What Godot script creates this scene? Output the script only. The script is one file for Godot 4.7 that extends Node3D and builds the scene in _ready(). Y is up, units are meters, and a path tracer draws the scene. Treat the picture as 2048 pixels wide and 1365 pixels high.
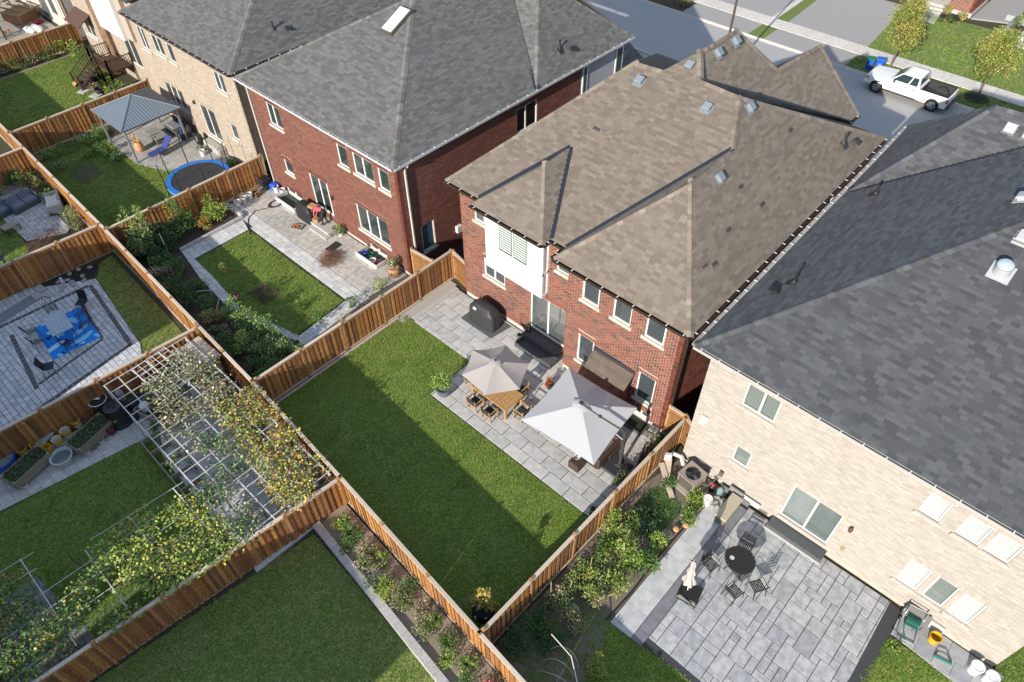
extends Node3D

const CAM_AT := Vector3(0, 26, 0)
var rng := RandomNumberGenerator.new()
var used := {}
var mats := {}
var texs := {}
var meshes := {}
var cam: Camera3D


# ---------------------------------------------------------------- mesh buffer
class Buf:
	var v := PackedVector3Array()
	var n := PackedVector3Array()
	var c := PackedColorArray()
	var col := Color(1, 1, 1)

	func tri(a: Vector3, b: Vector3, d: Vector3) -> void:   # counter-clockwise from outside
		var nn := (b - a).cross(d - a).normalized()
		v.append(a); v.append(d); v.append(b)
		n.append(nn); n.append(nn); n.append(nn)
		c.append(col); c.append(col); c.append(col)

	func quad(a: Vector3, b: Vector3, d: Vector3, e: Vector3) -> void:
		var nn := (b - a).cross(e - a)
		if nn.length_squared() < 1e-14:
			nn = (d - b).cross(e - b)
		nn = nn.normalized()
		for p in [a, d, b, a, e, d]:
			v.append(p); n.append(nn); c.append(col)

	func quad_n(a: Vector3, b: Vector3, d: Vector3, e: Vector3, na: Vector3, nb: Vector3, nd: Vector3, ne: Vector3) -> void:
		v.append(a); v.append(d); v.append(b); v.append(a); v.append(e); v.append(d)
		n.append(na); n.append(nd); n.append(nb); n.append(na); n.append(ne); n.append(nd)
		for i in 6:
			c.append(col)

	func box(o: Vector3, s: Vector3, b := Basis()) -> void:   # o = centre
		hexa(o, b * Vector3(s.x / 2, 0, 0), b * Vector3(0, s.y / 2, 0), b * Vector3(0, 0, s.z / 2))

	func hexa(o: Vector3, x: Vector3, y: Vector3, z: Vector3) -> void:
		quad(o - x - y + z, o + x - y + z, o + x + y + z, o - x + y + z)
		quad(o + x - y - z, o - x - y - z, o - x + y - z, o + x + y - z)
		quad(o + x - y + z, o + x - y - z, o + x + y - z, o + x + y + z)
		quad(o - x - y - z, o - x - y + z, o - x + y + z, o - x + y - z)
		quad(o - x + y + z, o + x + y + z, o + x + y - z, o - x + y - z)
		quad(o - x - y - z, o + x - y - z, o + x - y + z, o - x - y + z)

	func span(a: Vector3, b: Vector3) -> void:   # box between two corners
		box((a + b) / 2, (b - a).abs())

	func bevel(o: Vector3, s: Vector3, e: float, b := Basis()) -> void:   # box whose top edges are chamfered
		var x := s.x / 2
		var z := s.z / 2
		var y := s.y / 2
		var lo := [Vector3(-x, -y, z), Vector3(x, -y, z), Vector3(x, -y, -z), Vector3(-x, -y, -z)]
		var mi := [Vector3(-x, y - e, z), Vector3(x, y - e, z), Vector3(x, y - e, -z), Vector3(-x, y - e, -z)]
		var hi := [Vector3(-x + e, y, z - e), Vector3(x - e, y, z - e), Vector3(x - e, y, -z + e), Vector3(-x + e, y, -z + e)]
		for i in 4:
			var j := (i + 1) % 4
			quad(o + b * lo[i], o + b * lo[j], o + b * mi[j], o + b * mi[i])
			quad(o + b * mi[i], o + b * mi[j], o + b * hi[j], o + b * hi[i])
		quad(o + b * hi[0], o + b * hi[1], o + b * hi[2], o + b * hi[3])

	func tube(pts: Array, r0: float, r1 := -1.0, k := 8, caps := true) -> void:
		if r1 < 0.0:
			r1 = r0
		var rings := []
		var t0: Vector3 = (pts[1] - pts[0]).normalized()
		var u := t0.cross(Vector3.UP if absf(t0.y) < 0.9 else Vector3.RIGHT).normalized()
		for i in pts.size():
			var t: Vector3
			if i == 0:
				t = pts[1] - pts[0]
			elif i == pts.size() - 1:
				t = pts[i] - pts[i - 1]
			else:
				t = (pts[i + 1] - pts[i]).normalized() + (pts[i] - pts[i - 1]).normalized()
			t = t.normalized()
			u = (u - t * u.dot(t)).normalized()
			var w := t.cross(u)
			var r := lerpf(r0, r1, float(i) / (pts.size() - 1))
			var ring := []
			for j in k:
				var a := TAU * j / k
				ring.append([pts[i] + (u * cos(a) + w * sin(a)) * r, u * cos(a) + w * sin(a)])
			rings.append(ring)
		for i in rings.size() - 1:
			for j in k:
				var a = rings[i][j]
				var b = rings[i][(j + 1) % k]
				var d = rings[i + 1][(j + 1) % k]
				var e = rings[i + 1][j]
				quad_n(a[0], b[0], d[0], e[0], a[1], b[1], d[1], e[1])
		if caps:
			for j in k:
				tri(pts[0], rings[0][(j + 1) % k][0], rings[0][j][0])
				tri(pts[-1], rings[-1][j][0], rings[-1][(j + 1) % k][0])

	func lathe(o: Vector3, prof: Array, k := 20, sx := 1.0, sz := 1.0, b := Basis()) -> void:   # prof of Vector2(radius, height) from bottom to top of the outside
		for i in prof.size() - 1:
			var p: Vector2 = prof[i]
			var q: Vector2 = prof[i + 1]
			var d := q - p
			for j in k:
				var a0 := TAU * j / k
				var a1 := TAU * (j + 1) / k
				var e0 := Vector3(cos(a0) * sx, 0, -sin(a0) * sz)
				var e1 := Vector3(cos(a1) * sx, 0, -sin(a1) * sz)
				var n0 := (b * (e0 * d.y + Vector3(0, -d.x, 0))).normalized()
				var n1 := (b * (e1 * d.y + Vector3(0, -d.x, 0))).normalized()
				var A := o + b * (e0 * p.x + Vector3(0, p.y, 0))
				var B := o + b * (e1 * p.x + Vector3(0, p.y, 0))
				var C := o + b * (e1 * q.x + Vector3(0, q.y, 0))
				var D := o + b * (e0 * q.x + Vector3(0, q.y, 0))
				if p.x < 1e-5:
					v.append(A); v.append(D); v.append(C)
					n.append(n0); n.append(n0); n.append(n1)
					for t in 3: c.append(col)
				elif q.x < 1e-5:
					v.append(A); v.append(D); v.append(B)
					n.append(n0); n.append(n0); n.append(n1)
					for t in 3: c.append(col)
				else:
					quad_n(A, B, C, D, n0, n1, n1, n0)

	func prism(poly: PackedVector2Array, y0: float, y1: float) -> void:   # plan polygon (x, z), risen from y0 to y1
		var p := poly.duplicate()
		var area := 0.0
		for i in p.size():
			var q := p[(i + 1) % p.size()]
			area += p[i].y * q.x - p[i].x * q.y
		if area < 0:
			p.reverse()
		var t := Geometry2D.triangulate_polygon(p)
		for i in range(0, t.size(), 3):
			var a := Vector3(p[t[i]].x, y1, p[t[i]].y)
			var b := Vector3(p[t[i + 1]].x, y1, p[t[i + 1]].y)
			var d := Vector3(p[t[i + 2]].x, y1, p[t[i + 2]].y)
			if (b - a).cross(d - a).y > 0:
				tri(a, b, d)
			else:
				tri(a, d, b)
		if y0 < y1:
			for i in p.size():
				var q := p[i]
				var w := p[(i + 1) % p.size()]
				quad(Vector3(q.x, y0, q.y), Vector3(w.x, y0, w.y), Vector3(w.x, y1, w.y), Vector3(q.x, y1, q.y))

	func leaf(o: Vector3, d: Vector3, up: Vector3, l: float, w: float) -> void:   # folded leaf: two triangles pairs
		var s := d.cross(up).normalized() * w * 0.5
		var m := o + d * l * 0.5
		var t := o + d * l
		var nn := s.cross(d).normalized()
		v.append(o); v.append(t); v.append(m + s + nn * w * 0.15)
		v.append(o); v.append(m - s + nn * w * 0.15); v.append(t)
		for i in 6:
			n.append(nn); c.append(col)

	func mesh() -> ArrayMesh:
		var arr := []
		arr.resize(Mesh.ARRAY_MAX)
		arr[Mesh.ARRAY_VERTEX] = v
		arr[Mesh.ARRAY_NORMAL] = n
		arr[Mesh.ARRAY_COLOR] = c
		var m := ArrayMesh.new()
		if v.size() > 0:
			m.add_surface_from_arrays(Mesh.PRIMITIVE_TRIANGLES, arr)
		return m


# ---------------------------------------------------------------- nodes
func num(parent: Node, s: String) -> String:
	var k := "%d %s" % [parent.get_instance_id(), s]
	used[k] = used.get(k, -1) + 1
	return s if used[k] == 0 else "%s_%03d" % [s, used[k]]

func tag(o: Node, label: String, category: String, group := "") -> Node:
	o.set_meta("label", label)
	o.set_meta("category", category)
	if group != "":
		o.set_meta("group", group)
	return o

func thing(called: String, label: String, category: String, at := Vector3.ZERO, yaw := 0.0, group := "") -> Node3D:
	var o := Node3D.new()
	o.name = num(self, called)
	add_child(o, true)
	o.position = at
	o.rotation.y = yaw
	tag(o, label, category, group)
	return o

func obj(called: String, b, m: Material, parent: Node = self, xf := Transform3D()) -> MeshInstance3D:
	var o := MeshInstance3D.new()
	o.name = num(parent, called)
	o.mesh = b.mesh() if b is Buf else b
	o.material_override = m
	o.transform = xf
	parent.add_child(o, true)
	return o

func struct(called: String, b, m: Material) -> MeshInstance3D:
	var o := obj(called, b, m)
	o.set_meta("kind", "structure")
	return o

func stuff(o: Node) -> Node:
	o.set_meta("kind", "stuff")
	return o

func copy(o: Node3D, at: Vector3, yaw: float, label: String) -> Node3D:
	var r: Node3D = o.duplicate()
	r.name = num(self, String(o.name).rstrip("0123456789").rstrip("_"))
	add_child(r, true)
	r.position = at
	r.rotation.y = yaw
	r.set_meta("label", label)
	return r

func v2(a: Array) -> PackedVector2Array:   # flat list of x, z
	var p := PackedVector2Array()
	for i in range(0, a.size(), 2):
		p.append(Vector2(a[i], a[i + 1]))
	return p

func rf(a: float, b: float) -> float:
	return rng.randf_range(a, b)

func pick(a: Array):
	return a[rng.randi() % a.size()]

func in_view(p: Vector3) -> bool:
	var q := cam.transform.affine_inverse() * p
	if q.z > -0.1:
		return false
	var s := tan(deg_to_rad(cam.fov / 2))
	return absf(q.y / q.z) < s and absf(q.x / q.z) < s * 1.5


# ---------------------------------------------------------------- materials
func ntex(key: String, freq: float, oct: int, lo: float, hi := 1.0, side := 512, kind := FastNoiseLite.TYPE_SIMPLEX_SMOOTH, mid := -1.0) -> NoiseTexture2D:
	if texs.has(key):
		return texs[key]
	var f := FastNoiseLite.new()
	f.noise_type = kind
	f.frequency = freq
	f.fractal_octaves = oct
	f.seed = key.hash() % 1000
	var t := NoiseTexture2D.new()
	t.width = side
	t.height = side
	t.seamless = true
	t.noise = f
	var g := Gradient.new()
	g.set_color(0, Color(lo, lo, lo))
	g.set_color(1, Color(hi, hi, hi))
	if mid >= 0.0:
		g.add_point(0.5, Color(mid, mid, mid))
	t.color_ramp = g
	texs[key] = t
	return t

func mt(r: float, g: float, b: float, rough := 0.8, tex := "", scale := Vector3.ONE, metal := 0.0) -> StandardMaterial3D:   # r, g, b: linear base colour
	var k := "%.3f %.3f %.3f %.2f %s %s %.1f" % [r, g, b, rough, tex, scale, metal]
	if mats.has(k):
		return mats[k]
	var m := StandardMaterial3D.new()
	m.albedo_color = Color(r, g, b).linear_to_srgb()
	m.roughness = rough
	m.metallic = metal
	if tex != "":
		m.albedo_texture = texs[tex]
		m.uv1_triplanar = true
		m.uv1_world_triplanar = true
		m.uv1_scale = scale
	mats[k] = m
	return m

func vc(rough := 0.8, tex := "", scale := Vector3.ONE, back := 0.0) -> StandardMaterial3D:   # colours from the vertices
	var k := "vc %.2f %s %s %.2f" % [rough, tex, scale, back]
	if mats.has(k):
		return mats[k]
	var m: StandardMaterial3D = mt(1, 1, 1, rough, tex, scale).duplicate()
	m.vertex_color_use_as_albedo = true
	if back > 0.0:
		m.backlight_enabled = true
		m.backlight = Color(back, back, back)
	mats[k] = m
	return m

func glass(r: float, g: float, b: float, alpha: float) -> StandardMaterial3D:
	var k := "glass %.2f %.2f %.2f %.2f" % [r, g, b, alpha]
	if not mats.has(k):
		var m := StandardMaterial3D.new()
		m.albedo_color = Color(r, g, b, alpha)
		m.transparency = BaseMaterial3D.TRANSPARENCY_ALPHA
		m.roughness = 0.03
		m.metallic_specular = 0.6
		mats[k] = m
	return mats[k]

func make_textures() -> void:
	ntex("grain", 0.012, 4, 0.34, 1.0, 512, FastNoiseLite.TYPE_SIMPLEX_SMOOTH, 0.76)
	ntex("weather", 0.012, 5, 0.78, 1.0)
	ntex("mottle", 0.008, 5, 0.86, 1.0)
	ntex("speck", 0.12, 3, 0.6, 1.0)
	ntex("fine", 0.25, 2, 0.72, 1.0)
	ntex("soil", 0.05, 5, 0.35, 1.0)
	ntex("turf", 0.02, 6, 0.35, 1.0, 1024)
	ntex("asphalt", 0.2, 3, 0.7, 1.0, 1024)
	ntex("cloth", 0.3, 2, 0.9, 1.0)

static func V(x: float, y: float, z: float) -> Vector3:
	return Vector3(x, y, z)


# ---------------------------------------------------------------- brick walls and windows
func wall_with_holes(b: Buf, o: Vector3, u: Vector3, nn: Vector3, w: float, h: float, holes: Array, thick := 0.22) -> void:
	var xs := [0.0, w]
	var ys := [0.0, h]
	for r in holes:
		for x in [r.position.x, r.end.x]:
			if x > 0.0 and x < w and not xs.has(x): xs.append(x)
		for y in [r.position.y, r.end.y]:
			if y > 0.0 and y < h and not ys.has(y): ys.append(y)
	xs.sort()
	ys.sort()
	for i in xs.size() - 1:
		for j in ys.size() - 1:
			var mid := Vector2((xs[i] + xs[i + 1]) / 2, (ys[j] + ys[j + 1]) / 2)
			var open := false
			for r in holes:
				if r.has_point(mid): open = true
			if not open:
				b.hexa(o + u * mid.x + Vector3(0, mid.y, 0) - nn * thick / 2, u * (xs[i + 1] - xs[i]) / 2, Vector3(0, (ys[j + 1] - ys[j]) / 2, 0), nn * thick / 2)

func one_brick(b: Buf, o: Vector3, u: Vector3, nn: Vector3, x0: float, x1: float, y0: float, y1: float, d: float) -> void:
	var up := Vector3.UP
	var A := o + u * x0 + up * y0
	var B := o + u * x1 + up * y0
	var C := o + u * x1 + up * y1
	var D := o + u * x0 + up * y1
	var f := nn * d
	b.quad(A + f, B + f, C + f, D + f)
	b.quad(D + f, C + f, C, D)
	b.quad(A, B, B + f, A + f)
	b.quad(B + f, B, C, C + f)
	b.quad(A, A + f, D + f, D)

func brick_wall(mortar: Buf, bricks: Buf, o: Vector3, u: Vector3, nn: Vector3, w: float, h: float, holes: Array, cols: Array, heads := true, bl := 0.242, bh := 0.074, jt := 0.018) -> void:
	wall_with_holes(mortar, o, u, nn, w, h, holes)
	var skip := holes.duplicate()
	if heads:
		for r in holes:
			var s := Rect2(r.position.x - 0.07, r.end.y, r.size.x + 0.14, 0.215)
			if s.end.y > h: continue
			skip.append(s)
			var x: float = s.position.x
			while x < s.end.x - 0.03:
				bricks.col = pick(cols) * rf(0.9, 1.1)
				one_brick(bricks, o, u, nn, x, x + bh, s.position.y + 0.005, s.end.y - 0.005, 0.011)
				x += bh + jt
	var row := 0
	var y := 0.0
	while y < h - 0.02:
		var x := -(bl + jt) * (0.5 if row % 2 else 0.0) - rf(0, 0.01)
		while x < w:
			var parts := [[maxf(x, 0.0), minf(x + bl, w)]]
			for r in skip:
				if y + bh * 0.75 <= r.position.y or y + bh * 0.3 >= r.end.y: continue
				var nxt := []
				for q in parts:
					if q[1] <= r.position.x or q[0] >= r.end.x: nxt.append(q)
					else:
						if q[0] < r.position.x: nxt.append([q[0], r.position.x - 0.004])
						if q[1] > r.end.x: nxt.append([r.end.x + 0.004, q[1]])
				parts = nxt
			for q in parts:
				if q[1] - q[0] > 0.025:
					bricks.col = pick(cols) * rf(0.88, 1.12)
					one_brick(bricks, o, u, nn, q[0], q[1], y, minf(y + bh, h), rf(0.006, 0.01))
			x += bl + jt
		y += bh + jt
		row += 1

# A window set in an opening; o = lower corner of the opening on the wall's face, turn = yaw of the wall's outward side
func window(house: Node3D, o: Vector3, turn: float, w: float, h: float, cuts: Array, frame_m: Material, pane_m: Material, sill_m: Material, blind := 0, room := 0.08, called := "window", sill_over := 0.12) -> MeshInstance3D:
	var f := Buf.new()
	var t := 0.055
	var zf := -0.09
	f.span(Vector3(0, 0, zf), Vector3(t, h, zf + 0.06))
	f.span(Vector3(w - t, 0, zf), Vector3(w, h, zf + 0.06))
	f.span(Vector3(t, 0, zf), Vector3(w - t, t, zf + 0.06))
	f.span(Vector3(t, h - t, zf), Vector3(w - t, h, zf + 0.06))
	var xs := [0.0]
	for c in cuts:
		f.span(Vector3(w * c - 0.04, t, zf + 0.002), Vector3(w * c + 0.04, h - t, zf + 0.058))
		xs.append(w * c)
	xs.append(w)
	var win := obj(called, f, frame_m, house, Transform3D(Basis(Vector3.UP, turn), o))
	for i in xs.size() - 1:
		var p := Buf.new()
		p.span(Vector3(xs[i] + 0.03, 0.03, zf + 0.02), Vector3(xs[i + 1] - 0.03, h - 0.03, zf + 0.028))
		obj("pane", p, pane_m, win)
		if blind > 0:
			var sl := Buf.new()
			var y := h - 0.1
			while y > 0.08:
				sl.span(Vector3(xs[i] + 0.07, y - 0.055 * (1.0 if blind == 1 else 1.55), zf - 0.055), Vector3(xs[i + 1] - 0.07, y, zf - 0.045))
				y -= 0.11
			obj("blind", sl, mt(0.72, 0.72, 0.70, 0.7), win)
	var rm := Buf.new()
	var d := 1.1
	rm.quad(Vector3(0, 0, zf - d), Vector3(w, 0, zf - d), Vector3(w, h, zf - d), Vector3(0, h, zf - d))
	rm.quad(Vector3(0, 0, zf), Vector3(w, 0, zf), Vector3(w, 0, zf - d), Vector3(0, 0, zf - d))
	rm.quad(Vector3(0, h, zf - d), Vector3(w, h, zf - d), Vector3(w, h, zf), Vector3(0, h, zf))
	rm.quad(Vector3(0, 0, zf), Vector3(0, 0, zf - d), Vector3(0, h, zf - d), Vector3(0, h, zf))
	rm.quad(Vector3(w, 0, zf - d), Vector3(w, 0, zf), Vector3(w, h, zf), Vector3(w, h, zf - d))
	obj("room_lining", rm, mt(room, room, room * 1.02, 0.9), win)
	if sill_m:
		var s := Buf.new()
		s.bevel(Vector3(w / 2, -0.07, 0.0), Vector3(w + sill_over * 2, 0.14, 0.17), 0.012)
		obj("sill", s, sill_m, win)
	return win


# ---------------------------------------------------------------- shingled roofs
var tabs := []        # whole tabs of the roof at hand: [transform, width number, colour number]
var rest: Buf         # tabs cut at an edge, or past the limit
const TAB_W := [0.24, 0.31, 0.37, 0.45]
const TAB_H := 0.15

func start_roof() -> void:
	tabs = []
	rest = Buf.new()

func tab_mesh(i: int) -> ArrayMesh:
	var k := "tab %d" % i
	if not meshes.has(k):
		var b := Buf.new()
		var w: float = TAB_W[i] - 0.006
		var A := Vector3(0, 0, 0.017)
		var B := Vector3(w, 0, 0.017)
		var C := Vector3(w, TAB_H + 0.01, 0.004)
		var D := Vector3(0, TAB_H + 0.01, 0.004)
		b.quad(A, B, C, D)
		b.quad(Vector3(0, 0, 0), Vector3(w, 0, 0), B, A)
		b.tri(Vector3(w, 0, 0), C, B)
		b.tri(Vector3(0, 0, 0), A, D)
		meshes[k] = b.mesh()
	return meshes[k]

# pts: the outline; the plane goes through fix (or the first three), and the outline is dropped on it
func facet(roof: Node3D, pts: Array, cols: Array, under: Material, shown := true, fix := []) -> Vector3:
	if fix.is_empty(): fix = pts
	var nn: Vector3 = (fix[1] - fix[0]).cross(fix[2] - fix[0]).normalized()
	if nn.y < 0: nn = -nn
	var o: Vector3 = fix[0]
	var t := (Vector3.UP - nn * nn.y).normalized()
	var u := t.cross(nn).normalized()
	var poly := PackedVector2Array()
	var b := Buf.new()
	for p in pts:
		var q: Vector3 = p
		q.y = o.y - (nn.x * (q.x - o.x) + nn.z * (q.z - o.z)) / nn.y
		poly.append(Vector2((q - o).dot(u), (q - o).dot(t)))
	if Geometry2D.is_polygon_clockwise(poly): poly.reverse()
	var tr := Geometry2D.triangulate_polygon(poly)
	var at := func(q: Vector2, h: float) -> Vector3: return o + u * q.x + t * q.y + nn * h
	for i in range(0, tr.size(), 3):
		var x: Vector3 = at.call(poly[tr[i]], 0.0)
		var y: Vector3 = at.call(poly[tr[i + 1]], 0.0)
		var z: Vector3 = at.call(poly[tr[i + 2]], 0.0)
		if (y - x).cross(z - x).dot(nn) < 0:
			var s := y
			y = z
			z = s
		b.tri(x, y, z)
		b.tri(x - nn * 0.1, z - nn * 0.1, y - nn * 0.1)
	for i in poly.size():
		var p := poly[i]
		var q := poly[(i + 1) % poly.size()]
		b.quad(at.call(p, -0.1), at.call(q, -0.1), at.call(q, 0.0), at.call(p, 0.0))
	obj("roof_deck", b, under, roof)
	if not shown: return nn
	var lo := poly[0]
	var hi := poly[0]
	for p in poly:
		lo = lo.min(p)
		hi = hi.max(p)
	var y := lo.y
	while y < hi.y:
		var x := lo.x - rf(0.0, 0.4)
		while x < hi.x:
			var wi := rng.randi() % 4
			var w: float = TAB_W[wi]
			var ci := rng.randi() % cols.size()
			var r := PackedVector2Array([Vector2(x, y), Vector2(x + w - 0.006, y), Vector2(x + w - 0.006, y + TAB_H), Vector2(x, y + TAB_H)])
			var inside := 0
			for p in r:
				if Geometry2D.is_point_in_polygon(p, poly): inside += 1
			if inside == 4:
				tabs.append([Transform3D(Basis(u, t, nn), at.call(r[0], 0.003)), wi, ci])
			elif inside > 0:
				rest.col = cols[ci]
				for pc in Geometry2D.intersect_polygons(r, poly):
					var g := Geometry2D.triangulate_polygon(pc)
					for i in range(0, g.size(), 3):
						var P := []
						for k in 3:
							var q: Vector2 = pc[g[i + k]]
							P.append(at.call(q, 0.003 + lerpf(0.017, 0.004, (q.y - y) / TAB_H)))
						if (P[1] - P[0]).cross(P[2] - P[0]).dot(nn) < 0: rest.tri(P[0], P[2], P[1])
						else: rest.tri(P[0], P[1], P[2])
			x += w
		y += TAB_H
	return nn

func finish_roof(roof: Node3D, cols: Array, most := 300) -> void:
	var inv := cam.transform.affine_inverse()
	var near := []
	for i in tabs.size():
		var p: Vector3 = tabs[i][0].origin
		near.append([(inv * p).length() + (0.0 if in_view(p) else 1000.0), i])
	near.sort()
	for k in near.size():
		var tb: Array = tabs[near[k][1]]
		if k < most and near[k][0] < 900.0:
			var c: Color = cols[tb[2]]
			obj("shingle", tab_mesh(tb[1]), mt(c.r, c.g, c.b, 0.95, "fine", Vector3(3, 3, 3)), roof, tb[0])
		else:
			rest.col = cols[tb[2]]
			var m := tab_mesh(tb[1]).surface_get_arrays(0)
			var X: Transform3D = tb[0]
			for q in m[Mesh.ARRAY_VERTEX]: rest.v.append(X * q)
			for q in m[Mesh.ARRAY_NORMAL]:
				rest.n.append(X.basis * q)
				rest.c.append(rest.col)
	stuff(obj("shingle", rest, vc(0.95, "fine", Vector3(3, 3, 3)), roof))

# caps along a hip or ridge from a (low) to b, with the slopes' normals
func caps(roof: Node3D, a: Vector3, b: Vector3, n1: Vector3, n2: Vector3, cols: Array) -> void:
	var d := (b - a).normalized()
	var s1 := n1.cross(d).normalized()
	var s2 := n2.cross(d).normalized()
	if (s1 - s2).length() < 0.01: return
	var away := (n1 - n2)
	if s1.dot(away) < 0: s1 = -s1
	if s2.dot(away) > 0: s2 = -s2
	var up := (n1 + n2).normalized()
	var m := Buf.new()
	var L := 0.3
	var W := 0.17
	var A := up * 0.04
	var B := d * L + up * 0.026
	if (s1.cross(d)).dot(up) < 0:
		var s := s1
		s1 = s2
		s2 = s
	m.quad(A, A + s1 * W - up * 0.006, B + s1 * W - up * 0.006, B)
	m.quad(A + s2 * W - up * 0.006, A, B, B + s2 * W - up * 0.006)
	m.quad(A - up * 0.03, A + s1 * W - up * 0.03, A + s1 * W - up * 0.006, A)
	m.quad(A + s2 * W - up * 0.03, A - up * 0.03, A, A + s2 * W - up * 0.006)
	m.quad(A + s1 * W - up * 0.03, B + s1 * W - up * 0.03, B + s1 * W - up * 0.006, A + s1 * W - up * 0.006)
	m.quad(B + s2 * W - up * 0.03, A + s2 * W - up * 0.03, A + s2 * W - up * 0.006, B + s2 * W - up * 0.006)
	var mesh := m.mesh()
	var x := 0.0
	var len := (b - a).length()
	while x < len - 0.1:
		var c: Color = pick(cols) * rf(0.95, 1.3)
		c = Color(snappedf(c.r, 0.02), snappedf(c.g, 0.02), snappedf(c.b, 0.02))
		obj("ridge_cap", mesh, mt(c.r, c.g, c.b, 0.95, "fine", Vector3(3, 3, 3)), roof, Transform3D(Basis(), a + d * x))
		x += 0.24

func valley(roof: Node3D, a: Vector3, b: Vector3, m: Material, w := 0.13, lift := 0.03) -> void:
	var d := (b - a).normalized()
	var s := d.cross(Vector3.UP).normalized() * w
	var f := Buf.new()
	f.quad(a + Vector3(0, lift, 0) - s + Vector3(0, w * 0.35, 0), a + Vector3(0, lift, 0), b + Vector3(0, lift, 0), b + Vector3(0, lift, 0) - s + Vector3(0, w * 0.35, 0))
	f.quad(a + Vector3(0, lift, 0), a + Vector3(0, lift, 0) + s + Vector3(0, w * 0.35, 0), b + Vector3(0, lift, 0) + s + Vector3(0, w * 0.35, 0), b + Vector3(0, lift, 0))
	obj("valley_flashing", f, m, roof)

# open gutter along an eave; out = horizontal outward direction
func gutter(house: Node3D, a: Vector3, b: Vector3, out: Vector3, m: Material, clip_m: Material) -> void:
	var d := (b - a).normalized()
	var len := (b - a).length()
	var f := Buf.new()
	var up := Vector3(0, 1, 0)
	var mid := (a + b) / 2
	f.hexa(mid + out * 0.115 - up * 0.055, d * len / 2, up * 0.06, out * 0.012)
	f.hexa(mid + out * 0.055 - up * 0.105, d * len / 2, up * 0.01, out * 0.06)
	f.hexa(mid - out * 0.02 - up * 0.085, d * len / 2, up * 0.085, out * 0.013)
	f.hexa(mid - out * 0.16 - up * 0.16, d * len / 2, up * 0.012, out * 0.16)
	var g := obj("gutter", f, m, house)
	var c := Buf.new()
	var x := 0.3
	while x < len:
		c.hexa(a + d * x + out * 0.06 + up * 0.008, d * 0.018, up * 0.006, out * 0.075)
		x += 0.75
	stuff(obj("gutter_hanger", c, clip_m, g))

func downspout(house: Node3D, p: Vector3, top: float, out: Vector3, m: Material, base := 0.1) -> void:
	var b := Buf.new()
	var s := 0.045
	b.box(Vector3(p.x, (top - 0.5 + base) / 2, p.z) + out * 0.06, Vector3(0.09, top - 0.5 - base, 0.075))
	b.tube([Vector3(p.x, top - 0.5, p.z) + out * 0.06, Vector3(p.x, top - 0.3, p.z) + out * 0.12, Vector3(p.x, top - 0.06, p.z) + out * 0.34], s, s, 6)
	b.tube([Vector3(p.x, base + 0.02, p.z) + out * 0.06, Vector3(p.x, base - 0.05, p.z) + out * 0.3], s, s, 6)
	obj("downspout", b, m, house)


# ---------------------------------------------------------------- fences
var wood := []
func fence(label: String, a: Vector2, b: Vector2, group: String, h := 1.9, trim := true, first := true, dark := 0.0) -> Node3D:
	var len := a.distance_to(b)
	var d := (b - a) / len
	var t := thing("wooden_fence", label, "fence", Vector3(a.x, 0, a.y), -atan2(d.y, d.x), group)
	# posts
	var n := maxi(1, roundi(len / 2.44))
	for i in n + 1:
		if i == 0 and not first: continue
		var f := Buf.new()
		f.box(Vector3(0, (h + 0.09) / 2, 0), Vector3(0.1, h + 0.09, 0.115))
		f.bevel(Vector3(0, h + 0.1, 0), Vector3(0.135, 0.04, 0.15), 0.02)
		obj("post", f, pick(post_m), t, Transform3D(Basis(), Vector3(len * i / n, 0, 0)))
	for i in n:
		var x0 := len * i / n + 0.07
		var x1 := len * (i + 1) / n - 0.07
		var c := Buf.new()
		c.bevel(Vector3((x0 + x1) / 2, h + 0.02, 0), Vector3(x1 - x0, 0.04, 0.145), 0.006)
		obj("cap_rail", c, pick(cap_m), t)
		var r := Buf.new()
		r.box(Vector3((x0 + x1) / 2, h - 0.05, 0.048), Vector3(x1 - x0, 0.085, 0.03))
		r.box(Vector3((x0 + x1) / 2, h - 0.05, -0.048), Vector3(x1 - x0, 0.085, 0.03))
		obj("top_rail", r, pick(post_m), t)
		if trim:
			var k := Buf.new()
			k.box(Vector3((x0 + x1) / 2, 0.075, 0.035), Vector3(x1 - x0, 0.15, 0.035))
			obj("kick_board", k, pick(cap_m), t)
	var m := int(len / 0.122)
	for i in m:
		var x := (i + 0.5) * len / m
		var near := absf(fposmod(x + 0.001, len / n) / (len / n) - 0.5) > 0.485
		if near: continue
		var z := 0.022 if i % 2 else -0.014
		obj("board", board_mesh(i % 2), pick(wood), t, Transform3D(Basis().scaled(Vector3(1, (h - 0.1) / 1.8, 1)), Vector3(x, 0.08, z)))
	return t

var post_m := []
var cap_m := []
func board_mesh(k: int) -> ArrayMesh:
	var key := "board %d" % k
	if not meshes.has(key):
		var b := Buf.new()
		b.box(Vector3(0, 0.9, 0), Vector3(0.138 if k else 0.13, 1.8, 0.019))
		meshes[key] = b.mesh()
	return meshes[key]


# ---------------------------------------------------------------- paving
func block_mesh(w: float, d: float, h: float) -> ArrayMesh:
	var k := "block %.3f %.3f %.3f" % [w, d, h]
	if not meshes.has(k):
		var b := Buf.new()
		b.bevel(Vector3(0, -h / 2, 0), Vector3(w, h, d), 0.008)
		meshes[k] = b.mesh()
	return meshes[k]

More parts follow.
